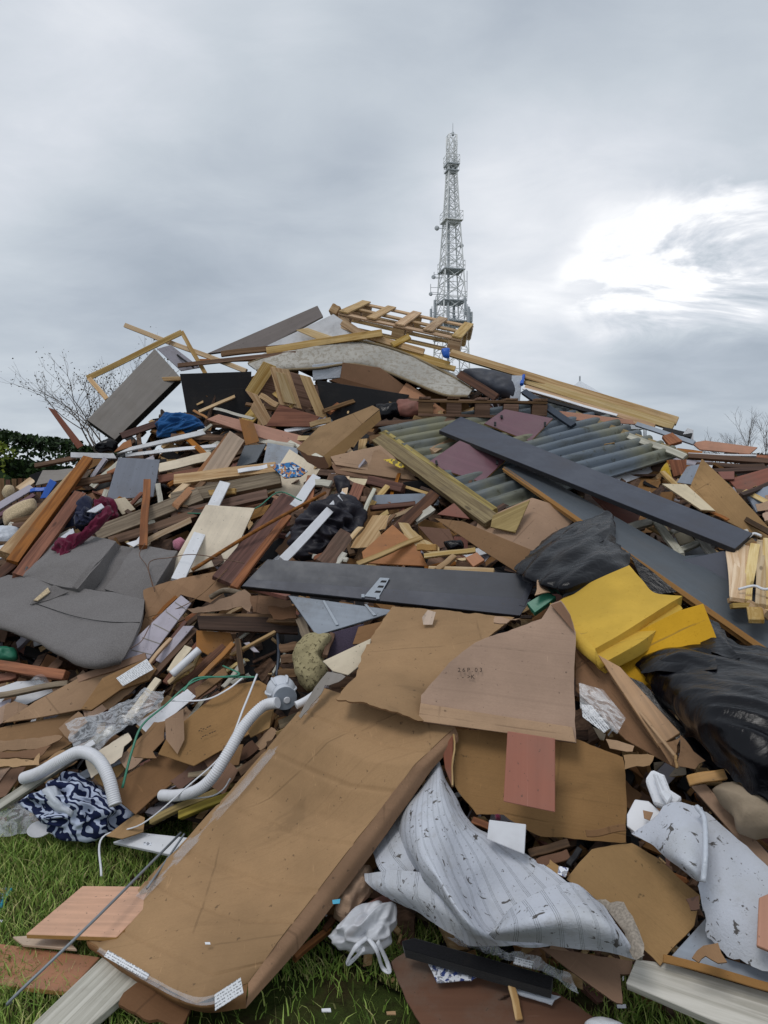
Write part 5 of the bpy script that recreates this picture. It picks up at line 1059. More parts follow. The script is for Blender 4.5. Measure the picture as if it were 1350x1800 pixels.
tu('branch', 'thin forked twig over the right sofa cushion', 'twig', [(268, 1030, .3), (258, 995, .32), (245, 975, .32), (255, 955, .3)], 0.7, 'timber_brown', seg=5); tu('branch', 'thin dry stem across torn card sheets', 'twig', [(260, 1085, .3), (320, 1066, .34), (360, 1040, .36), (400, 1000, .36)], 0.7, 'timber_brown', seg=5)
lu('pink_cloth', 'small pink cloth tucked beside the cream board', 'clothing', [(303, 952), (318, 945), (328, 955), (318, 968), (306, 964)], 'cloth_pink', 0.16, 0.04, 0.01)
# tile sheets
tp_ = f('tile_sheet', 'pale blue wall panel with tile grooves sloping below torn card', 'board', [(318, 1046), (336, 1060), (262, 1158), (208, 1168), (240, 1120)], 0.012, 'board_lilac', 0.28, k=0.5)
for a_, c_ in (((308, 1058), (328, 1071)), ((292, 1074), (314, 1090)), ((270, 1096), (298, 1110)), ((250, 1120), (282, 1131)), ((232, 1142), (268, 1150))): on(tp_, [a_, c_, (c_[0] - 1, c_[1] + 1.6), (a_[0] - 1, a_[1] + 1.6)], 0.001, 'board_grey', 'groove')
f('tile_sheet', 'narrow pale blue panel beside the grooved wall panel', 'board', [(322, 1100), (341, 1100), (284, 1166), (272, 1160)], 0.012, 'board_lilac', 0.28, k=0.5); b('plank', 'dark strip between the two pale blue panels', 'strip', (326, 1090), (268, 1164), 7, 0.02, 'timber_red', 0.25)
# boards and tubes left of the gap
for i, (a_, c_, w_, m_, lf) in enumerate((((345, 1105), (270, 1185), 9, 'timber_brown', .25), ((360, 1115), (290, 1200), 10, 'timber_orange', .22), ((395, 1135), (320, 1200), 12, 'timber_red', .22), ((330, 1135), (300, 1180), 14, 'board_cream', .3), ((410, 1130), (350, 1190), 8, 'mdf', .27), ((375, 1150), (310, 1215), 9, 'timber_dark', .2), ((300, 1120), (262, 1165), 6, 'pine', .32), ((340, 1168), (295, 1200), 7, 'pine_pale', .28))):
    b('plank', ('thin brown plank below the tile panels', 'orange brown plank below the tile panels', 'red brown plank left of the dark gap', 'cream plastic strip among the thin planks', 'tan fibreboard strip left of the dark gap', 'dark plank under the thin brown planks', 'slim pine stick beside the tile panels', 'short pale stick under the cream strip')[i], 'plank', a_, c_, w_, 0.02, m_, lf)
tu('white_pipe', 'short white plastic pipe among the thin planks', 'pipe', [(350, 1142, .34), (325, 1165, .34), (302, 1186, .34)], 7, 'plastic_white', seg=12); f('brown_board', 'brown panel standing left of the dark gap', 'board', [(345, 1108), (405, 1112), (420, 1155), (380, 1160), (345, 1140)], 0.02, 'mdf', 0.18, k=0.8); b('timber_post', 'thin post standing at the left of the dark gap', 'timber', (416, 1122), (424, 1185), 10, 0.03, 'timber_dark', 0.3, k=0.9); f('board_offcut', 'pale chip of board inside the dark gap', 'board', [(428, 1130), (438, 1128), (456, 1146), (446, 1146)], 0.01, 'board_lilac', 0.16)
f('hollow_shade', 'black sheet added as shade at the back of the dark gap', 'board', [(415, 1112), (500, 1114), (496, 1205), (420, 1200)], 0.01, 'board_dark', -0.10, k=0.8)  # black sheet set in the hollow to paint its shade
for i, (x, y) in enumerate(((500, 1140), (503, 1160), (498, 1185))): b('plank', ('upper brown plank end beside the sponge block', 'middle brown plank end beside the sponge block', 'lowest brown plank end beside the sponge block')[i], 'plank', (x - 10, y), (x + 22, y - 4), 15, 0.06, 'timber_brown', 0.24, k=0.9)
lu('sponge_block', 'speckled khaki foam chip block standing by the grey appliance', 'foam', [(530, 1122), (556, 1112), (584, 1118), (574, 1145), (564, 1158), (577, 1180), (560, 1208), (540, 1214), (520, 1192), (514, 1155)], 'foam_khaki', 0.30, 0.07, 0.012, 14, power=4); f('purple_board', 'dark plum fabric board behind the khaki foam block', 'board', [(582, 1112), (640, 1096), (622, 1145), (570, 1160)], 0.02, 'cloth_plum', 0.28, k=0.7); b('plank', 'thin brown board edge beside the khaki foam block', 'plank', (584, 1112), (570, 1150), 9, 0.02, 'timber_brown', 0.36, k=0.8); b('plank', 'short painted plank end under the drawer base', 'plank', (526, 1085), (540, 1118), 16, 0.03, 'timber_grey', 0.28, k=0.8)
f('white_board', 'white board corner above the big flat carton', 'board', [(567, 1162), (652, 1122), (645, 1160), (612, 1187), (585, 1180)], 0.012, 'board_cream', 0.40, k=0.6, edge='board_white'); f('card_sheet', 'folded card in the shade of the drawer base', 'cardboard', [(630, 1102), (690, 1088), (660, 1130), (620, 1132)], 0.006, 'card_dark', 0.32)
# big upper cards
sh('card_flap', 'broad crumpled carton panel sloping under the drawer front', 'cardboard', [[(690, 1066, .36), (750, 1070, .38), (820, 1078, .38), (905, 1084, .36)], [(662, 1110, .40), (730, 1112, .40), (800, 1118, .40), (868, 1112, .40)], [(634, 1155, .46), (700, 1160, .44), (760, 1168, .42), (810, 1165, .42)], [(622, 1190, .52), (680, 1200, .50), (735, 1210, .47), (775, 1215, .42)], [(592, 1228, .58), (640, 1236, .58), (700, 1252, .56), (745, 1266, .48)]], 0.006, 'card', amp=0.008, fs=5, rag=0.012, edge='card_dark')
f('card_scrap', 'grey torn paper strip on the corner of the big flat carton', 'paper', [(576, 1182), (608, 1190), (596, 1200), (572, 1206), (548, 1240), (530, 1264), (526, 1260), (560, 1202)], 0.004, 'board_grey', 0.50, warp=0.015, rag=0.006, k=0.5); f('foil_piece', 'small pale torn paper on the crumpled carton panel', 'paper', [(742, 1085), (752, 1072), (766, 1076), (760, 1098), (744, 1098)], 0.002, 'board_ash', 0.47)
fp = f('carton_flap', 'big pale tan carton flap with printed digits hanging over the box', 'cardboard', [(740, 1222), (790, 1165), (836, 1129), (900, 1107), (952, 1088), (968, 1062), (986, 1056), (1002, 1080), (1012, 1112), (1009, 1200), (1013, 1306), (870, 1286), (735, 1268)], 0.007, 'card_pale', 0.62, k=0.62, warp=0.010, rag=0.003, edge='card_dark', bends=False)
on(fp, [(739, 1236), (1006, 1278), (1012, 1305), (735, 1267)], 0.004, 'card_pale', 'turned_edge', 0.012); on(fp, [(968, 1063), (986, 1057), (1003, 1082), (1010, 1112), (985, 1082)], 0.004, 'card_dark', 'dog_ear', 0.016)
text_on(fp, '2 6 P . 0 3', 827, 1181, 0.022, off=0.022); text_on(fp, '.  -  >K', 820, 1193, 0.022, off=0.022)
f('green_bottle', 'green and white plastic packet behind the carton flap', 'packaging', [(926, 1058), (962, 1040), (978, 1050), (940, 1075)], 0.03, 'plastic_green', 0.42, warp=0.015); f('card_scrap', 'torn card scraps at the end of the drawer front', 'cardboard', [(944, 1020), (972, 1022), (975, 1040), (940, 1050)], 0.006, 'card_pale', 0.5, warp=0.03, rag=0.01); f('card_scrap', 'shredded card fringe above the carton flap', 'cardboard', [(870, 1085), (915, 1084), (890, 1096), (868, 1096)], 0.006, 'card_pale', 0.52, warp=0.02, rag=0.01)
# ---- big flat carton in front
bx = empty('flat_carton', 'long damp stained flat pack carton sloping down onto the grass', 'box', S3(300, 1730, 0.0))
TOPR = [[(562, 1207, .42), (640, 1232, .42), (720, 1256, .42), (800, 1278, .40)], [(505, 1272, .42), (575, 1305, .40), (650, 1338, .40), (728, 1345, .42)], [(415, 1378, .33), (490, 1410, .31), (565, 1438, .31), (646, 1452, .34)], [(310, 1492, .26), (385, 1530, .24), (470, 1558, .24), (556, 1570, .27)], [(222, 1588, .18), (310, 1630, .18), (400, 1665, .19), (486, 1660, .21)], [(152, 1655, .12), (235, 1708, .12), (345, 1764, .12), (436, 1728, .12)]]
sh('top_face', None, None, TOPR, 0.006, 'card', amp=0.007, fs=5, linear=True, parent=bx, nu=60, nv=140, crease=(('v', .13, .006, .004), ('v', .29, .007, .004), ('v', .46, .006, .004), ('v', .60, .009, .004), ('v', .72, .007, .004), ('v', .9, .005, .004), ('u', .05, .005, .010)))
re = [r[-1] for r in TOPR]; dn = [(806, 1302, .36), (760, 1352, .36), (683, 1462, .28), (592, 1582, .21), (527, 1668, .15), (432, 1773, .06)]
sh('side_face', None, None, [re, [((a[0] + c[0]) / 2 + 2, (a[1] + c[1]) / 2, (a[2] + c[2]) / 2 + .01) for a, c in zip(re, dn)], dn], 0.006, 'card_warm', amp=0.004, fs=6, parent=bx, nu=60, nv=8, linear=True)  # darker card than the top, painting in this side's shade
fe_ = TOPR[-1]; db = [(157, 1668, .08), (238, 1724, .06), (345, 1779, .05), (432, 1773, .06)]
sh('end_face', None, None, [fe_, [((a[0] + c[0]) / 2 - 1, (a[1] + c[1]) / 2 + 1, .10) for a, c in zip(fe_, db)], db], 0.006, 'card_dark', amp=0.004, parent=bx, nu=40, nv=8)
lb_ = f('address_label', None, None, [(190, 1670), (263, 1712), (257, 1722), (183, 1681)], 0.002, 'label_lines', 0.165, k=0.5, parent=bx)
f('shipping_label', None, None, [(377, 1748), (423, 1718), (428, 1745), (378, 1777)], 0.002, 'label_lines', 0.16, k=0.95, parent=bx); sh('packing_tape', None, None, [[(175, 1665, .145), (250, 1708, .145), (345, 1752, .145), (420, 1732, .14)], [(170, 1672, .135), (240, 1716, .135), (345, 1766, .135), (428, 1748, .14)]], 0.001, 'tape_clear', amp=0.003, parent=bx); sh('packing_tape', None, None, [[(552, 1222, .44), (430, 1368, .355), (325, 1482, .275), (238, 1575, .205)], [(562, 1228, .44), (442, 1374, .355), (338, 1490, .275), (252, 1582, .205)]], 0.001, 'tape_clear', amp=0.002, parent=bx)
f('card_scrap', 'tiny white paper scrap lying on the flat pack carton', 'paper', [(360, 1656), (369, 1656), (370, 1660), (361, 1660)], 0.002, 'paper', 0.21)
# grey appliance and hoses
ap = empty('spray_appliance', 'round pale grey appliance head with white hoses', 'appliance', S3(500, 1230, 0.35)); Aw = S3(493, 1212, 0.36); axd = S3(511, 1247, 0.47) - Aw; u_ = 1 / F * Aw[1]
lathe('bowl', Aw, axd, [(-12 * u_, 12 * u_), (-10 * u_, 20 * u_), (-3 * u_, 25 * u_), (8 * u_, 26 * u_), (16 * u_, 22 * u_), (22 * u_, 18 * u_)], 'plastic_grey', ap); ba_ = Aw + unit(axd) * 21 * u_
lathe('neck', ba_, axd, [(0, 17 * u_), (4 * u_, 18 * u_), (24 * u_, 20.5 * u_), (26 * u_, 20.5 * u_)], 'plastic_grey', ap); cp_ = lathe('cap', ba_ + unit(axd) * 26 * u_, axd, [(-1 * u_, 20 * u_), (1 * u_, 20 * u_), (1.2 * u_, 17 * u_)], 'board_greyblue', ap); lathe('cap_button', ba_ + unit(axd) * 26.5 * u_ + np.array([0.008, 0, -0.008]), axd, [(0, 6 * u_), (1.5 * u_, 5 * u_)], 'plastic_white', cp_, seg=16)
for i in range(6):
    t_ = i * math.pi / 3 + .3; axu = unit(axd); s1 = unit(np.cross(axu, (0.1, 0.3, 0.95))); s2 = np.cross(axu, s1); rd = s1 * math.cos(t_) + s2 * math.sin(t_); tube3('rib', None, None, [Aw + rd * 25 * u_ + axu * -4 * u_, Aw + rd * 26.5 * u_ + axu * 8 * u_, Aw + rd * 19 * u_ + axu * 21 * u_], 2.2 * u_, 'plastic_grey', parent=ap, seg=6, per=4)
tu('hose', None, None, [(488, 1235, .45), (462, 1242, .44), (430, 1275, .42), (400, 1325, .38), (372, 1368, .33), (345, 1390, .27), (312, 1398, .2), (285, 1398, .15)], 10, 'plastic_white', ribs=0.05, parent=ap, seg=14, pitch=0.009); tu('hose', None, None, [(520, 1240, .46), (540, 1230, .44), (565, 1212, .36)], 7, 'plastic_white', parent=ap, seg=12)
tu('corrugated_hose', 'loose white hose end curling into the patterned cloth', 'hose', [(42, 1368, .20), (70, 1358, .27), (105, 1338, .35), (140, 1322, .39), (170, 1333, .39), (190, 1365, .35), (203, 1415, .26)], 11, 'plastic_white', ribs=0.045, seg=14, pitch=0.009); tu('pipe_end', 'thin bent metal pipe inside the dark gap', 'pipe', [(488, 1115, .2), (490, 1150, .22), (486, 1190, .2)], 3, 'steel_dark', seg=7)
# left cards
f('card_sheet', 'folded carton lying below the sofa on the left', 'cardboard', [(5, 1272), (60, 1232), (140, 1190), (215, 1168), (240, 1175), (150, 1245), (60, 1262)], 0.012, 'card', 0.22, warp=0.012, k=0.4); b('card_edge', 'thick folded card edge under the sofa', 'cardboard', (136, 1194), (256, 1152), 12, 0.02, 'card_warm', 0.24)
lbx = f('labelled_carton', 'crushed carton with a white shipping label', 'box', [(142, 1246), (180, 1192), (255, 1158), (276, 1175), (262, 1195), (212, 1212), (160, 1248)], 0.02, 'card_warm', 0.28, warp=0.010, k=0.5, bends=False); f('shipping_label', None, None, [(204, 1192), (258, 1158), (270, 1176), (216, 1206)], 0.002, 'label_lines', 0.335, k=0.5, parent=lbx)
f('card_sheet', 'wide layered cardboard at the left foot of the heap', 'cardboard', [(-30, 1285), (20, 1272), (130, 1250), (128, 1300), (60, 1345), (-30, 1352)], 0.012, 'card_warm', 0.18, warp=0.012, k=0.4); f('card_sheet', 'brown card corner at the lowest left of the heap', 'cardboard', [(-30, 1345), (48, 1350), (10, 1400), (-30, 1412)], 0.01, 'card_dark', 0.14, k=0.4, warp=0.01); f('card_sheet', 'curled card edge above the wide layered cardboard', 'cardboard', [(5, 1268), (8, 1240), (25, 1232), (50, 1240), (30, 1260)], 0.006, 'card', 0.2, warp=0.015)
for i, (y, m_) in enumerate(((1312, 'card'), (1328, 'card_dark'), (1342, 'card_pale'))): f('card_layer', ('upper ragged card edge at the left foot', 'middle ragged card edge at the left foot', 'lower ragged card edge at the left foot')[i], 'cardboard', [(-30, y - 8), (60, y - 16 + i * 6), (110 - i * 20, y - 18), (70, y + 4), (-30, y + 8)], 0.006, m_, 0.20 + .015 * i, warp=0.012, rag=0.008, k=0.4)
f('paper_sheet', 'crumpled white paper sheets on the left below the sofa', 'paper', [(-20, 1215), (30, 1198), (70, 1195), (102, 1212), (40, 1240), (-20, 1250)], 0.004, 'paper', 0.16, warp=0.025, k=0.4); f('paper_sheet', 'white paper corner under the crumpled white sheets', 'paper', [(-20, 1240), (20, 1228), (12, 1262), (-20, 1262)], 0.004, 'board_lilac', 0.17, warp=0.02); b('pole', 'weathered round pole over the crumpled white paper', 'pole', (-10, 1222), (118, 1200), 9, 0.03, 'timber_grey', 0.24)
b('plank', 'orange pine plank lying below the sofa', 'plank', (-20, 1166), (112, 1186), 17, 0.05, 'timber_orange', 0.26, k=0.7); b('plank', 'second orange plank end below the first under the sofa', 'plank', (-20, 1196), (28, 1184), 13, 0.04, 'timber_orange', 0.2); lu('clear_wrap', 'clear plastic wrap bundle on the white paper', 'plastic wrap', [(50, 1196), (80, 1186), (92, 1202), (70, 1212)], 'film_clear', 0.22, 0.04, 0.02); lu('green_cloth', 'dark green cloth in the shade under the sofa', 'cloth', [(-20, 1140), (25, 1140), (28, 1162), (-20, 1162)], 'plastic_green', 0.02, 0.04, 0.02)
sh('clear_film', 'torn clear plastic film sheet over the left cartons', 'plastic film', [[(120, 1272, .3), (180, 1250, .34), (250, 1215, .36), (292, 1212, .34)], [(128, 1292, .3), (190, 1275, .34), (250, 1245, .36), (288, 1228, .34)], [(150, 1330, .27), (195, 1300, .32), (240, 1270, .34), (280, 1245, .33)]], 0.001, 'film_clear', amp=0.02, fs=11, ridge=0.02, rag=0.03)
sh('clear_film', 'grey translucent plastic sheet lying flat on the grass edge', 'plastic film', [[(-20, 1415, .10), (50, 1400, .12), (100, 1385, .12)], [(-20, 1445, .07), (40, 1440, .08), (95, 1430, .08)], [(-20, 1472, .03), (40, 1468, .03), (100, 1460, .03)]], 0.001, 'film_clear', amp=0.012, fs=9, rag=0.01)
b('cream_strip', 'long cream painted strip running down to the left edge', 'strip', (278, 1192), (225, 1262), 12, 0.02, 'board_cream', 0.36, 0.34); b('cream_strip', 'long grey cream batten down to the patterned cloth', 'strip', (200, 1280), (-10, 1420), 14, 0.03, 'timber_white', 0.28, 0.14); b('cream_strip', 'thin white strip beside the long cream batten', 'strip', (165, 1303), (120, 1335), 9, 0.01, 'plastic_white', 0.32); f('paper_sheet', 'pale torn card sheet beneath the clear film', 'paper', [(150, 1335), (225, 1288), (232, 1300), (218, 1312), (214, 1330), (160, 1368)], 0.005, 'board_cream', 0.27, k=0.5, rag=0.006); f('board_offcut', 'grey green board under the pale torn card', 'board', [(120, 1370), (205, 1322), (215, 1340), (150, 1368)], 0.01, 'board_greyblue', 0.22); f('paper_sheet', 'white paper under the green straps', 'paper', [(240, 1272), (330, 1212), (345, 1225), (262, 1292)], 0.003, 'paper', 0.27, warp=0.01)
# middle-left card with print
mc = f('card_sheet', 'broad brown carton panel under the white hose', 'cardboard', [(345, 1248), (400, 1205), (455, 1196), (482, 1212), (440, 1290), (342, 1348), (280, 1328), (300, 1290)], 0.008, 'card_warm', 0.28, warp=0.012, k=0.45); text_on(mc, '-:-.--', 362, 1282, 0.035, ang=25, off=0.02); text_on(mc, '.-- ---', 368, 1292, 0.035, ang=25, off=0.02)
f('card_sheet', 'lower brown carton panel by the patterned cloth', 'cardboard', [(190, 1382), (282, 1325), (344, 1346), (270, 1402), (238, 1432), (210, 1410)], 0.008, 'card_dark', 0.18, warp=0.012, k=0.45); f('card_flap', 'upright bent card flap under the green straps', 'cardboard', [(290, 1265), (322, 1245), (324, 1300), (312, 1326), (292, 1300)], 0.006, 'card', 0.38, k=0.8, warp=0.008); f('card_flap', 'crumpled small carton left of the bent flap', 'cardboard', [(222, 1318), (270, 1268), (292, 1266), (288, 1300), (268, 1320), (275, 1332), (235, 1330)], 0.012, 'card_warm', 0.33, warp=0.02, k=0.6, rag=0.005); f('card_flap', 'rolled card tube above the broad carton panel', 'cardboard', [(342, 1210), (395, 1172), (400, 1186), (345, 1228)], 0.03, 'card_warm', 0.34, k=0.7); f('card_flap', 'ragged hanging card right of the white hose', 'cardboard', [(462, 1250), (482, 1248), (474, 1280), (440, 1296), (432, 1280)], 0.006, 'card', 0.34, warp=0.015, rag=0.006); f('card_flap', 'torn carton side in the shade under the hose', 'cardboard', [(392, 1310), (428, 1308), (420, 1345), (385, 1348)], 0.008, 'card_warm', 0.22, k=0.8, warp=0.01)
b('plank', 'pale grey plank in the shade beside the flat pack carton', 'plank', (330, 1362), (425, 1348), 10, 0.03, 'timber_grey', 0.16); b('plank', 'brown plank end tucked under the flat pack carton', 'plank', (420, 1358), (470, 1322), 14, 0.03, 'timber_brown', 0.2); b('plank', 'mossy green batten on the grass beside the carton', 'timber', (262, 1442), (405, 1378), 11, 0.03, 'timber_green', 0.10, 0.16); b('plank', 'short mossy batten beside the longer one on grass', 'timber', (312, 1432), (410, 1394), 13, 0.03, 'timber_green', 0.12, 0.18)
for i, (x, y, w_) in enumerate(((520, 1262, 30), (515, 1282, 34), (500, 1300, 38))): b('plank', ('upper grey timber end beside the flat pack carton', 'middle pine timber end beside the flat pack carton', 'lowest weathered timber end beside the flat pack carton')[i], 'plank', (x - 30, y + 12), (x + 20, y - 8), 16, 0.05, ('timber_grey', 'pine', 'timber_brown')[i], 0.16)
# straps
tu('green_strap', 'green plastic strap curling down over the left cartons', 'strap', [(392, 1170, .36), (420, 1186, .4), (360, 1192, .4), (328, 1206, .4), (290, 1240, .4), (250, 1275, .4), (232, 1320, .36), (215, 1385, .28)], 2.2, 'plastic_green', seg=6, flat_=.5); tu('green_strap', 'short green strap crossing near the dark gap', 'strap', [(322, 1215, .4), (345, 1192, .4), (400, 1190, .4), (450, 1190, .36)], 2.4, 'plastic_green', seg=6, flat_=.5)
tu('white_strap', 'white plastic strap curving over the broad carton panel', 'strap', [(300, 1232, .38), (360, 1230, .38), (400, 1212, .38), (428, 1190, .38)], 2.2, 'plastic_white', seg=6, flat_=.5); tu('white_strap', 'long white strap running beside the hose', 'strap', [(452, 1185, .4), (430, 1240, .43), (395, 1320, .38), (330, 1382, .28), (250, 1448, .14), (180, 1472, .08), (178, 1540, .02)], 2.0, 'plastic_white', seg=6, flat_=.5); tu('white_strap', 'short white cable end on the mossy battens', 'strap', [(330, 1404, .2), (370, 1400, .22), (392, 1388, .24), (405, 1368, .26)], 1.5, 'plastic_white', seg=6)
# patterned cloth, plates
lu('patterned_cloth', 'navy and white patterned cloth bundle on the grass edge', 'clothing', [(32, 1410), (75, 1392), (120, 1362), (160, 1372), (190, 1395), (222, 1412), (240, 1432), (205, 1466), (150, 1470), (100, 1470), (75, 1440)], 'zebra', 0.10, 0.10, 0.03, 17, 0.11, rings=34, seg=120, ani=(1, 0.2)); lu('plastic_bag', 'crumpled clear bag lying on the patterned cloth', 'bag', [(75, 1390), (100, 1382), (112, 1400), (140, 1410), (130, 1440), (100, 1432), (85, 1412)], 'film_pale', 0.22, 0.05, 0.02, 14, 0.05)
for i, (x, y, r, tl) in enumerate(((70, 1458, 21, (0.1, -0.3, 0.95)), (105, 1446, 22, (0.1, -0.75, 0.66)))):
    p_ = S3(x, y, 0.07); u_ = p_[1] / F; lathe('plate', p_, tl, [(-0.012, r * u_ * .5), (-0.004, r * u_ * .9), (0.004, r * u_), (0.006, r * u_ * .97), (0.0, r * u_ * .7)], 'plastic_white', label=('white plastic lid lying on the grass', 'white plastic lid tilted against the patterned cloth')[i], cat='lid')
f('card_scrap', 'curved brown card scrap at the edge of the grass', 'cardboard', [(188, 1472), (240, 1432), (255, 1438), (252, 1462), (215, 1476)], 0.006, 'card', 0.10, warp=0.01, k=0.3); wb = f('white_board', 'white board lying on the grass beside the carton', 'board', [(198, 1480), (248, 1463), (330, 1472), (300, 1502)], 0.015, 'board_white', 0.05, k=0.0); on(wb, [(253, 1480), (267, 1481), (266, 1486), (252, 1485)], 0.001, 'print_mono', 'printed_mark')
f('leaflet', 'blue and white leaflet lying on the grass', 'paper', [(-10, 1562), (22, 1558), (8, 1592), (-10, 1602)], 0.004, 'print_blue', 0.03, k=0.0); tu('toothbrush', 'turquoise plastic stick on the leaflet', 'plastic stick', [(-2, 1600, .05), (8, 1580, .05), (20, 1563, .05)], 3, 'plastic_teal', seg=6); f('leaflet', 'white paper corner on the grass by the turquoise stick', 'paper', [(-12, 1616), (8, 1617), (-12, 1634)], 0.003, 'paper', 0.03, k=0.0)
# foreground boards left
f('laminate_board', 'square beech laminate board lying over the carton foot', 'board', [(145, 1557), (270, 1558), (277, 1572), (205, 1647), (45, 1642)], 0.018, 'board_beech', 0.20, k=0.12, edge='chipboard'); f('laminate_board', 'beech laminate board flat on the grass', 'board', [(-40, 1653), (176, 1682), (120, 1743), (-40, 1726)], 0.018, 'board_terracotta', 0.05, k=0.0, edge='chipboard'); f('board_offcut', 'grey paper backed strip between the two beech boards', 'board', [(22, 1646), (110, 1640), (135, 1668), (40, 1660)], 0.01, 'board_ash', 0.08, k=0.0)
f('painted_plank', 'weathered pale painted plank end on the grass', 'plank', [(180, 1682), (250, 1722), (120, 1835), (20, 1835)], 0.025, 'timber_white', 0.06, k=0.05); f('torn_card', 'torn damp brown card under the carton end', 'cardboard', [(228, 1738), (262, 1722), (335, 1768), (318, 1802), (262, 1790), (208, 1765)], 0.01, 'card_wet', 0.06, warp=0.02, rag=0.012, k=0.1)
tu('metal_rod', 'long thin metal rod leaning across the beech board', 'rod', [(318, 1464, .22), (170, 1613, .30), (25, 1752, .12), (20, 1762, .05)], 2.6, 'rod', seg=8, per=4); tu('metal_rod', 'short metal rod beside the long one by the carton', 'rod', [(324, 1466, .22), (318, 1475, .23), (258, 1562, .24)], 2.0, 'rod', seg=8, per=4)
# sofa
so = empty('sofa', 'grey upholstered sofa back and seat tipped on the left slope', 'sofa', S3(140, 1100, 0.0))
def cush(name, rows, t=0.10, mat='fabric_grey', amp=0.011): sh(name, None, None, rows, t, mat, amp=amp, fs=5, parent=so, nu=40, nv=30)
cush('back_cushion', [[(60, 985, .16), (104, 942, .18), (150, 940, .25), (204, 952, .28)], [(44, 1010, .2), (88, 985, .27), (122, 985, .33), (172, 992, .34)], [(38, 1018, .18), (70, 1020, .22), (95, 1028, .27), (136, 1036, .30)]]); cush('back_side', [[(203, 951, .28), (214, 962, .12)], [(171, 991, .34), (186, 998, .14)], [(134, 1036, .30), (152, 1037, .14)]], 0.03)
cush('back_panel', [[(212, 960, .14), (240, 962, .14)], [(180, 996, .16), (215, 998, .17)], [(146, 1034, .17), (195, 1040, .18)]], 0.03); cush('back_cushion', [[(238, 958, .18), (275, 962, .2), (312, 968, .18)], [(212, 995, .22), (250, 1002, .24), (285, 1008, .22)], [(184, 1036, .2), (222, 1046, .22), (256, 1056, .2)]])
cush('seat', [[(14, 1010, .18), (80, 1018, .22), (140, 1034, .25), (195, 1040, .25), (254, 1054, .22)], [(-50, 1035, .22), (55, 1055, .28), (130, 1080, .32), (190, 1090, .33), (248, 1092, .30)], [(-70, 1068, .24), (35, 1092, .32), (105, 1125, .36), (165, 1142, .37), (232, 1130, .32)], [(-70, 1088, .2), (25, 1112, .28), (100, 1148, .32), (158, 1172, .33), (213, 1164, .28)], [(-70, 1084, .05), (28, 1112, .1), (105, 1148, .14), (160, 1172, .15), (214, 1164, .12)]], 0.03)
tu('seam', None, None, [(60, 1060, .30), (130, 1083, .335), (190, 1093, .345), (246, 1094, .315)], 0.6, 'fabric_black', parent=so, seg=5); f('torn_cover', None, None, [(60, 1052), (95, 1028), (120, 1040), (90, 1052), (52, 1062)], 0.006, 'fabric_grey', 0.32, warp=0.015, parent=so); f('foam_showing', None, None, [(58, 1055), (84, 1032), (88, 1040), (66, 1056)], 0.01, 'cloth_cream', 0.34, parent=so)
lu('maroon_clothing', 'maroon garment hanging over the sofa back', 'clothing', [(150, 935), (175, 915), (188, 890), (200, 900), (170, 935), (135, 962), (118, 985), (112, 1020), (100, 1033), (87, 1028), (88, 995), (98, 975), (90, 962), (105, 948)], 'cloth_maroon', 0.30, 0.05, 0.012, 24, 0.07, seg=120, rings=22, ani=(-0.5, 1)); lu('clothing_bundle', 'dark plum clothing bundle above the maroon garment', 'clothing', [(165, 885), (185, 872), (205, 888), (205, 912), (180, 925), (162, 915)], 'cloth_maroon', 0.16, 0.06, 0.02, 22, 0.08, rings=22, seg=70); lu('navy_clothing', 'slate blue garment tucked behind the maroon garment', 'clothing', [(130, 905), (150, 895), (178, 898), (165, 915), (140, 925)], 'cloth_navy', 0.22, 0.05, 0.02, 22, 0.08, rings=22, seg=70)
for i, q_ in enumerate(([(104, 945), (128, 928), (131, 936), (112, 950)], [(152, 900), (178, 885), (184, 892), (168, 902)])): f('white_cloth', ('white folded cloth at the top of the maroon garment', 'white cloth label above the slate blue garment')[i], 'cloth', q_, 0.01, 'cloth_white', 0.36, warp=0.008)
f('white_scrap', 'white plastic scrap at the foot of the stake', 'plastic', [(222, 955), (240, 950), (248, 940), (246, 955), (235, 962)], 0.006, 'plastic_white', 0.24, warp=0.01)
# ---- right of the middle
ub = sh('rubble_sack', 'black plastic sack draped between the carton and yellow foam', 'bag', [[(1000, 925, .46), (1040, 912, .50), (1068, 902, .52), (1078, 915, .46)], [(950, 955, .46), (1000, 945, .56), (1050, 938, .58), (1090, 962, .46)], [(925, 985, .46), (980, 980, .60), (1050, 978, .60), (1108, 985, .46)], [(905, 1002, .44), (960, 1022, .56), (1020, 1020, .58), (1105, 1002, .46)], [(945, 1030, .44), (985, 1044, .50), (1010, 1046, .52), (1060, 1025, .50)]], 0.004, 'bag_black', amp=0.008, fs=9, ridge=0.045, rag=0.015, ani=(1, -0.5))
sh('sack_peak', None, None, [[(985, 930, .5), (1030, 915, .54), (1074, 903, .56)], [(960, 960, .52), (1020, 950, .60), (1072, 930, .60)], [(940, 990, .5), (1010, 972, .60), (1062, 950, .58)]], 0.003, 'bag_black', amp=0.004, fs=8, ridge=0.02, parent=ub, ani=(1, -0.45))
fo = empty('foam_mattress', 'folded yellow foam mattress spilling from a black sack', 'foam', S3(1100, 1120, 0.2))
sh('folded_top', None, None, [[(975, 1060, .50), (1045, 1020, .54), (1106, 993, .52)], [(992, 1088, .56), (1068, 1052, .58), (1130, 1020, .55)], [(1018, 1118, .60), (1090, 1082, .62), (1152, 1042, .57)], [(1044, 1140, .61), (1115, 1100, .63), (1200, 1046, .55)]], 0.055, 'foam_yellow', amp=0.005, fs=4, parent=fo)
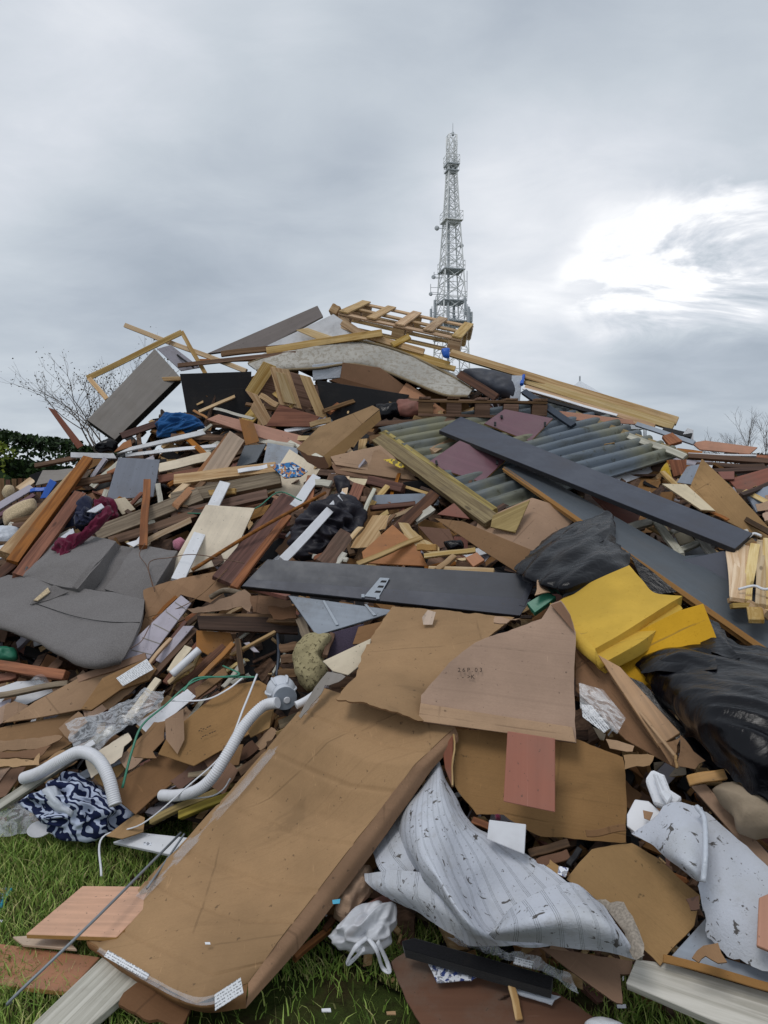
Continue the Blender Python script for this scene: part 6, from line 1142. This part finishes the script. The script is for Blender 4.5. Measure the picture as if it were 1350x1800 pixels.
sh('folded_under', None, None, [[(1004, 1112, .50), (1090, 1096, .52), (1190, 1060, .48)], [(1032, 1142, .55), (1108, 1118, .57), (1197, 1066, .52)], [(1062, 1166, .56), (1130, 1126, .58), (1200, 1070, .52)]], 0.05, 'foam_yellow', amp=0.006, fs=4, parent=fo)
sh('fold_edge', None, None, [[(975, 1060, .50), (992, 1088, .56), (1018, 1118, .60), (1044, 1140, .61)], [(978, 1072, .47), (998, 1104, .55), (1026, 1138, .60), (1056, 1160, .61)], [(990, 1085, .42), (1012, 1116, .50), (1038, 1148, .55), (1064, 1170, .56)]], 0.02, 'foam_yellow', amp=0.003, fs=5, parent=fo)
f('foam_base', None, None, [(1020, 1120), (1080, 1130), (1195, 1074), (1236, 1062), (1266, 1138), (1200, 1165), (1128, 1208), (1078, 1178)], 0.05, 'foam_amber', 0.50, k=0.45, warp=0.01, parent=fo)
rb_ = sh('rubble_sack', 'large glossy black plastic sack below the yellow foam', 'bag', [[(1222, 1078, .40), (1252, 1090, .44), (1290, 1130, .46), (1350, 1140, .44), (1450, 1150, .40)], [(1130, 1155, .44), (1190, 1138, .54), (1260, 1150, .58), (1350, 1175, .58), (1450, 1190, .50)], [(1128, 1180, .46), (1195, 1190, .60), (1270, 1215, .66), (1350, 1240, .66), (1450, 1250, .56)], [(1160, 1225, .46), (1220, 1255, .60), (1290, 1290, .66), (1360, 1320, .64), (1450, 1330, .54)], [(1195, 1268, .42), (1250, 1330, .50), (1310, 1385, .54), (1365, 1415, .52), (1450, 1420, .46)]], 0.004, 'bag_black', amp=0.022, fs=6, ridge=0.04, rag=0.02, ani=(1, 0.35), nu=90, nv=90)
sh('sack_mouth', None, None, [[(1222, 1078, .48), (1240, 1085, .50), (1262, 1105, .50)], [(1228, 1105, .50), (1255, 1120, .54), (1285, 1140, .52)], [(1235, 1140, .50), (1262, 1150, .54), (1300, 1160, .52)]], 0.003, 'bag_black', amp=0.01, fs=12, ridge=0.03, parent=rb_, ani=(0.7, 1)); sh('sack_lip', None, None, [[(1122, 1160, .50), (1160, 1145, .54), (1200, 1140, .55), (1250, 1142, .55)], [(1130, 1185, .52), (1165, 1180, .58), (1205, 1178, .60), (1260, 1180, .60)]], 0.003, 'bag_black', amp=0.008, fs=10, ridge=0.03, rag=0.01, parent=rb_, ani=(1, -0.2))
f('black_sheet', 'black plastic sheet edge under the folded yellow foam', 'sheet', [(1070, 1175), (1130, 1200), (1320, 1400), (1300, 1400), (1190, 1300)], 0.006, 'bag_black', 0.36, k=0.4, warp=0.01); f('black_sheet', 'black sack scrap beside the slate board edge', 'sheet', [(1108, 975), (1190, 1040), (1150, 1045), (1128, 1020)], 0.004, 'bag_black', 0.40, warp=0.015, k=0.4)
pb = f('printed_carton', 'printed carton side leaning beside the carton flap', 'box', [(1012, 1112), (1020, 1112), (1195, 1310), (1188, 1348), (1100, 1300), (1012, 1215)], 0.008, 'card_dark', 0.42, k=0.5, warp=0.006); f('wrapped_face', None, None, [(1018, 1200), (1060, 1212), (1100, 1262), (1085, 1290), (1020, 1245)], 0.004, 'film_clear', 0.46, k=0.5, parent=pb); b('carton_edge', None, None, (1014, 1114), (1186, 1326), 5, 0.01, 'card_pale', 0.50, 0.47, parent=pb); b('carton_edge', None, None, (1186, 1326), (1190, 1350), 5, 0.01, 'card', 0.47, 0.45, parent=pb)
f('teak_board', 'smooth teak veneer board lying inside the printed carton', 'board', [(1050, 1150), (1090, 1172), (1196, 1288), (1158, 1312)], 0.02, 'board_teak', 0.50, k=0.4); tx_ = f('paper_label', 'striped white label under the printed carton', 'label', [(1022, 1238), (1040, 1240), (1072, 1280), (1062, 1288), (1024, 1260)], 0.003, 'label_lines', 0.42, k=0.6)
for i, q_ in enumerate(([(1155, 1305), (1200, 1290), (1190, 1318), (1180, 1345)], [(1195, 1290), (1240, 1335), (1222, 1350), (1190, 1345)], [(1096, 1328), (1150, 1330), (1142, 1346), (1098, 1352)], [(1065, 1300), (1115, 1312), (1112, 1322), (1072, 1316)])): f('torn_card', ('torn folded card at the foot of the teak board', 'torn card corner beside the black sheet', 'crushed card with red print under the printed carton', 'grey card fold above the crushed card')[i], 'cardboard', q_, 0.006, ('card_warm', 'card_warm', 'card', 'card_pale')[i], 0.44, warp=0.02, rag=0.006, k=0.6)
b('teak_block', 'short oak veneer block above the foam packing', 'board', (1210, 1372), (1275, 1358), 18, 0.02, 'board_teak', 0.46, k=0.7); f('torn_card', 'brown card flap running under the grey stone', 'cardboard', [(1215, 1382), (1240, 1378), (1350, 1500), (1400, 1545), (1390, 1565), (1300, 1480)], 0.012, 'card', 0.34, k=0.4, warp=0.006); f('board_strip', 'brown board edge beside the right white carpet', 'board', [(1222, 1395), (1235, 1392), (1400, 1540), (1390, 1560)], 0.03, 'timber_dark', 0.30, k=0.4)
lu('stone', 'rough grey brown concrete lump under the black sack', 'stone', [(1258, 1392), (1285, 1378), (1330, 1395), (1390, 1410), (1390, 1470), (1330, 1478), (1300, 1462), (1285, 1432)], 'stone', 0.42, 0.10, 0.02, 8, power=3)
# polystyrene
ps = empty('foam_packing', 'white stepped polystyrene packing block', 'polystyrene', S3(1165, 1400, 0.3)); f('block_face', None, None, [(1134, 1370), (1146, 1352), (1168, 1362), (1178, 1388), (1200, 1402), (1182, 1424), (1150, 1412)], 0.06, 'polystyrene', 0.44, k=0.6, parent=ps, bev=0.006); f('ridge', None, None, [(1146, 1356), (1156, 1360), (1168, 1388), (1184, 1398), (1174, 1416), (1160, 1396)], 0.025, 'polystyrene', 0.48, k=0.6, parent=ps, bev=0.006); f('white_plate', 'white plastic tray half under the polystyrene block', 'tray', [(1102, 1432), (1116, 1405), (1140, 1408), (1162, 1428), (1120, 1466), (1102, 1452)], 0.015, 'plastic_white', 0.38, k=0.5); f('card_scrap', 'small brown card tag on the white tray', 'cardboard', [(1130, 1424), (1148, 1428), (1142, 1442), (1132, 1438)], 0.004, 'card_warm', 0.42)
# card with the glossy red panel
bc = f('backing_carton', 'large upright carton side with a glossy panel before it', 'cardboard', [(796, 1280), (900, 1280), (1010, 1296), (1095, 1330), (1100, 1372), (1100, 1481), (1040, 1478), (950, 1470), (905, 1446), (885, 1432), (838, 1432), (800, 1382)], 0.008, 'card_warm', 0.28, k=0.8, warp=0.010, rag=0.004, edge='card_dark'); b('torn_edge', None, None, (1030, 1466), (1100, 1456), 12, 0.01, 'card_dark', 0.40, k=0.8, parent=bc)
f('glossy_board', 'glossy red brown panel hanging under the carton flap', 'board', [(892, 1285), (976, 1298), (976, 1428), (885, 1409)], 0.012, 'board_redbrown', 0.46, k=0.9, edge='pine'); b('thin_strip', 'thin pale strip beside the carton edge', 'strip', (797, 1290), (795, 1380), 3, 0.008, 'pine', 0.42, k=0.9); f('red_board', 'dark red board between carton and striped carpet', 'board', [(778, 1318), (797, 1290), (795, 1385), (782, 1350)], 0.012, 'board_redlead', 0.36, k=0.8)
f('white_tile', 'clean white square tile standing behind the striped carpet', 'tile', [(860, 1441), (925, 1449), (922, 1502), (856, 1475)], 0.012, 'plastic_white', 0.36, k=0.9)
for i, (a_, c_, w_, m_) in enumerate((((930, 1500), (1000, 1480), 14, 'timber_dark'), ((945, 1518), (1000, 1500), 16, 'card_wet'), ((960, 1512), (985, 1535), 14, 'card'), ((1000, 1520), (1020, 1490), 10, 'board_dark'), ((830, 1440), (880, 1462), 12, 'timber_orange'))): b('board_offcut', ('dark wood offcut in the shade behind the striped carpet', 'damp card offcut behind the striped carpet', 'tan card offcut beside the damp one', 'black offcut beside the flat brown card', 'orange wood offcut beside the white tile')[i], 'offcut', a_, c_, w_, 0.02, m_, 0.26)
f('paper_scrap', 'small printed paper scrap behind the striped carpet', 'paper', [(982, 1522), (1000, 1526), (994, 1542), (980, 1536)], 0.002, 'print_mono', 0.36); lu('red_cup', 'small red plastic cup in the torn carton gap', 'cup', [(870, 1432), (880, 1432), (880, 1442), (872, 1442)], 'cloth_maroon', 0.34, 0.02, 0.003)
# striped carpet
cp = empty('striped_carpet', 'folded white carpet with striped backing lying before the cartons', 'carpet', S3(860, 1620, 0.0))
sh('carpet_fold', None, None, [[(735, 1388, .26), (752, 1362, .30), (770, 1332, .32), (782, 1362, .30)], [(700, 1430, .22), (735, 1422, .40), (785, 1414, .42), (830, 1446, .28)], [(695, 1480, .18), (742, 1490, .44), (825, 1505, .32), (925, 1498, .26)], [(725, 1535, .16), (780, 1560, .46), (855, 1575, .24), (1000, 1552, .28)], [(775, 1590, .14), (815, 1620, .42), (890, 1634, .26), (1040, 1600, .28)], [(800, 1648, .16), (835, 1662, .24), (930, 1660, .28), (1060, 1650, .28)]], 0.008, 'carpet_striped', amp=0.012, fs=5, parent=cp, nu=90, nv=90)
sh('carpet_fold', None, None, [[(712, 1415, .22), (690, 1450, .22), (655, 1498, .22)], [(730, 1440, .25), (705, 1490, .26), (668, 1530, .24)], [(745, 1480, .24), (730, 1525, .26), (700, 1555, .24)]], 0.008, 'carpet_striped', amp=0.01, fs=6, parent=cp)
sh('carpet_fold', None, None, [[(640, 1535, .22), (700, 1530, .28), (770, 1545, .34), (800, 1600, .32)], [(645, 1555, .22), (700, 1565, .28), (765, 1590, .33), (815, 1632, .30)], [(690, 1582, .18), (740, 1608, .22), (790, 1638, .24), (830, 1662, .22)]], 0.008, 'carpet_striped', amp=0.008, fs=6, parent=cp)
sh('carpet_fold', None, None, [[(880, 1612, .30), (910, 1590, .42), (970, 1562, .44), (1012, 1556, .42), (1060, 1592, .36)], [(866, 1634, .36), (930, 1624, .50), (1000, 1610, .52), (1060, 1620, .50), (1100, 1645, .40)], [(850, 1652, .28), (930, 1658, .36), (1010, 1668, .38), (1070, 1675, .38), (1118, 1688, .32)]], 0.008, 'carpet_striped', amp=0.008, fs=6, parent=cp)
sh('carpet_pile', None, None, [[(1045, 1582, .34), (1070, 1582, .36), (1096, 1590, .36)], [(1070, 1600, .36), (1098, 1610, .38), (1118, 1622, .38)], [(1092, 1640, .37), (1115, 1645, .39), (1130, 1655, .38)], [(1112, 1684, .36), (1126, 1688, .38), (1130, 1678, .38)]], 0.012, 'carpet_pile', amp=0.01, fs=30, ridge=0.012, rag=0.015, parent=cp)
# right carpet
cw = empty('white_carpet', 'dirty plain white carpet folded over at the right', 'carpet', S3(1280, 1650, 0.1))
sh('carpet_body', None, None, [[(1222, 1420, .40), (1260, 1440, .40), (1330, 1500, .36), (1430, 1590, .32)], [(1235, 1490, .40), (1270, 1510, .40), (1330, 1560, .36), (1430, 1640, .32)], [(1236, 1570, .36), (1270, 1590, .36), (1330, 1620, .34), (1430, 1690, .3)], [(1244, 1650, .28), (1280, 1680, .28), (1340, 1705, .28), (1430, 1740, .26)]], 0.010, 'carpet_plain', amp=0.012, fs=6, parent=cw, rag=0.012); sh('carpet_flap', None, None, [[(1110, 1466, .40), (1145, 1440, .44), (1180, 1412, .46), (1235, 1418, .46)], [(1140, 1482, .44), (1170, 1475, .50), (1200, 1465, .52), (1238, 1470, .50)], [(1165, 1505, .44), (1190, 1512, .52), (1215, 1520, .54), (1240, 1520, .50)], [(1210, 1540, .42), (1220, 1548, .46), (1230, 1552, .48), (1242, 1550, .46)]], 0.012, 'carpet_plain', amp=0.008, fs=8, parent=cw, rag=0.01, edge='carpet_pile')
tu('plastic_strip', None, None, [(1225, 1418, .54), (1238, 1440, .55), (1240, 1500, .54), (1236, 1550, .5)], 5, 'film_pale', parent=cw, seg=8)
f('card_sheet', 'flat brown carton sheet between the two carpets', 'cardboard', [(996, 1545), (1040, 1492), (1110, 1478), (1150, 1500), (1232, 1568), (1220, 1622), (1160, 1696), (1122, 1660), (1060, 1590)], 0.008, 'card', 0.30, k=0.35, warp=0.008, rag=0.003, edge='card_dark'); f('card_scrap', 'triangular brown card under the striped carpet end', 'cardboard', [(950, 1668), (1045, 1680), (1112, 1690), (1108, 1712), (1090, 1712), (1094, 1764), (1075, 1758)], 0.008, 'card_warm', 0.20, k=0.35, warp=0.006, rag=0.004, edge='card_dark'); f('card_scrap', 'dark leaf scrap on the flat brown carton', 'leaf', [(1206, 1580), (1228, 1574), (1230, 1598), (1214, 1600)], 0.006, 'card_wet', 0.40, warp=0.015, rag=0.006)
f('blue_sheet', 'grey blue laminate sheet under the plain white carpet', 'board', [(1180, 1680), (1242, 1612), (1262, 1680), (1430, 1730), (1430, 1752), (1300, 1720)], 0.02, 'board_greyblue', 0.24, k=0.2, edge='chip_orange'); b('chip_edge', 'thick orange chipboard edge above the painted board', 'strip', (1165, 1684), (1420, 1752), 14, 0.02, 'chip_orange', 0.26, k=0.9); f('painted_board', 'long weathered cream painted board at the lower right', 'plank', [(1118, 1686), (1172, 1692), (1430, 1768), (1430, 1850), (1350, 1835), (1100, 1728)], 0.03, 'timber_white', 0.20, k=0.15); f('tan_board', 'tan board corner on the plain white carpet', 'board', [(1334, 1578), (1420, 1540), (1420, 1700), (1330, 1662)], 0.015, 'board_pink', 0.40, k=0.4); f('torn_card', 'crumpled yellow brown card on the plain white carpet edge', 'cardboard', [(1216, 1682), (1236, 1660), (1262, 1655), (1278, 1690), (1262, 1692), (1240, 1678), (1228, 1690)], 0.006, 'card_warm', 0.36, warp=0.02, rag=0.006)
# bottom
f('hardboard_sheet', 'rusty brown hardboard sheet lying on the grass', 'board', [(688, 1690), (720, 1668), (830, 1690), (980, 1745), (1060, 1800), (1010, 1870), (780, 1870), (715, 1760)], 0.006, 'hardboard', 0.04, k=0.0, rag=0.004, warp=0.004)
f('black_bar', 'long black padded bar lying across the hardboard sheet', 'bar', [(706, 1654), (728, 1648), (972, 1716), (968, 1740), (710, 1668)], 0.05, 'fabric_black', 0.16, k=0.3); f('sticker', 'small white printed sticker on the black bar', 'label', [(906, 1682), (938, 1690), (934, 1702), (902, 1694)], 0.003, 'label_lines', 0.20, k=0.3); f('flyer', 'crumpled printed flyer lying on the hardboard sheet', 'paper', [(748, 1682), (800, 1696), (838, 1704), (842, 1714), (828, 1722), (768, 1726)], 0.003, 'print_mono', 0.09, k=0.0, warp=0.008, rag=0.003); b('pine_batten', 'small pine stick lying on the hardboard sheet', 'timber', (898, 1724), (912, 1792), 13, 0.012, 'pine', 0.10, 0.06, k=0.2)
sh('clear_film', 'crinkled clear film under the striped carpet by black bar', 'plastic film', [[(790, 1650, .14), (860, 1660, .16), (940, 1680, .16), (1010, 1720, .14)], [(810, 1665, .12), (870, 1680, .13), (950, 1705, .13), (1025, 1750, .10)]], 0.001, 'film_clear', amp=0.02, fs=12, ridge=0.03, rag=0.02); f('plastic_scrap', 'dirty white plastic strip below the black bar', 'plastic', [(890, 1728), (920, 1732), (985, 1752), (970, 1766), (905, 1744)], 0.004, 'film_pale', 0.07, k=0.0, warp=0.01, rag=0.006)
wbg = lu('carrier_bag', 'tied white plastic carrier bag lying on the grass', 'bag', [(578, 1652), (600, 1630), (628, 1605), (662, 1596), (696, 1598), (698, 1625), (688, 1640), (690, 1660), (660, 1678), (625, 1672), (598, 1668)], 'bag_white', 0.10, 0.09, 0.012, 20, 0.08, rings=34, seg=120, ani=(-0.6, 1))
for pts_ in ([(645, 1648, .20), (625, 1665, .2), (610, 1692, .12), (618, 1690, .12), (640, 1668, .19)], [(648, 1650, .20), (662, 1670, .18), (672, 1700, .10), (684, 1708, .09), (680, 1690, .12), (664, 1655, .2)]): tu('handle', None, None, pts_, 4.5, 'bag_white', parent=wbg, seg=8, flat_=.5)
lu('paper_ball', 'crumpled brown paper with blue print beside the flat carton', 'paper', [(588, 1610), (600, 1570), (625, 1540), (648, 1535), (650, 1560), (630, 1590), (612, 1625)], 'card_pale', 0.12, 0.06, 0.03, 14, 0.06, sm=False); f('blue_scrap', 'tiny turquoise paper scrap on the crumpled brown paper', 'paper', [(584, 1582), (598, 1580), (597, 1588), (585, 1589)], 0.002, 'plastic_teal', 0.24)
f('red_board', 'red brown curved board behind the white carrier bag', 'board', [(600, 1650), (640, 1590), (690, 1565), (700, 1580), (650, 1600), (615, 1650)], 0.012, 'board_redlead', 0.10, warp=0.01); b('plank', 'damp wood stick beside the crumpled brown paper', 'timber', (570, 1632), (622, 1570), 10, 0.02, 'timber_red', 0.08); b('plank', 'orange timber edge along the flat pack carton side', 'timber', (520, 1680), (580, 1630), 9, 0.03, 'timber_orange', 0.06)
for i, (x, y) in enumerate(((573, 1775), (687, 1780), (1092, 1768))): f('paper_scrap', ('tiny white paper scrap on the muddy grass', 'small brown card chip on the muddy grass', 'white paper shred under the triangular card')[i], 'paper', [(x - 8, y - 2), (x + 8, y - 3), (x + 9, y + 3), (x - 7, y + 3)], 0.003, ('paper', 'card', 'paper')[i], 0.03, k=0.0)
lu('white_foam', 'dirty white foam lump at the lower edge beside the hardboard', 'foam', [(1030, 1800), (1060, 1788), (1095, 1800), (1085, 1830), (1040, 1830)], 'polystyrene', 0.05, 0.04, 0.01)
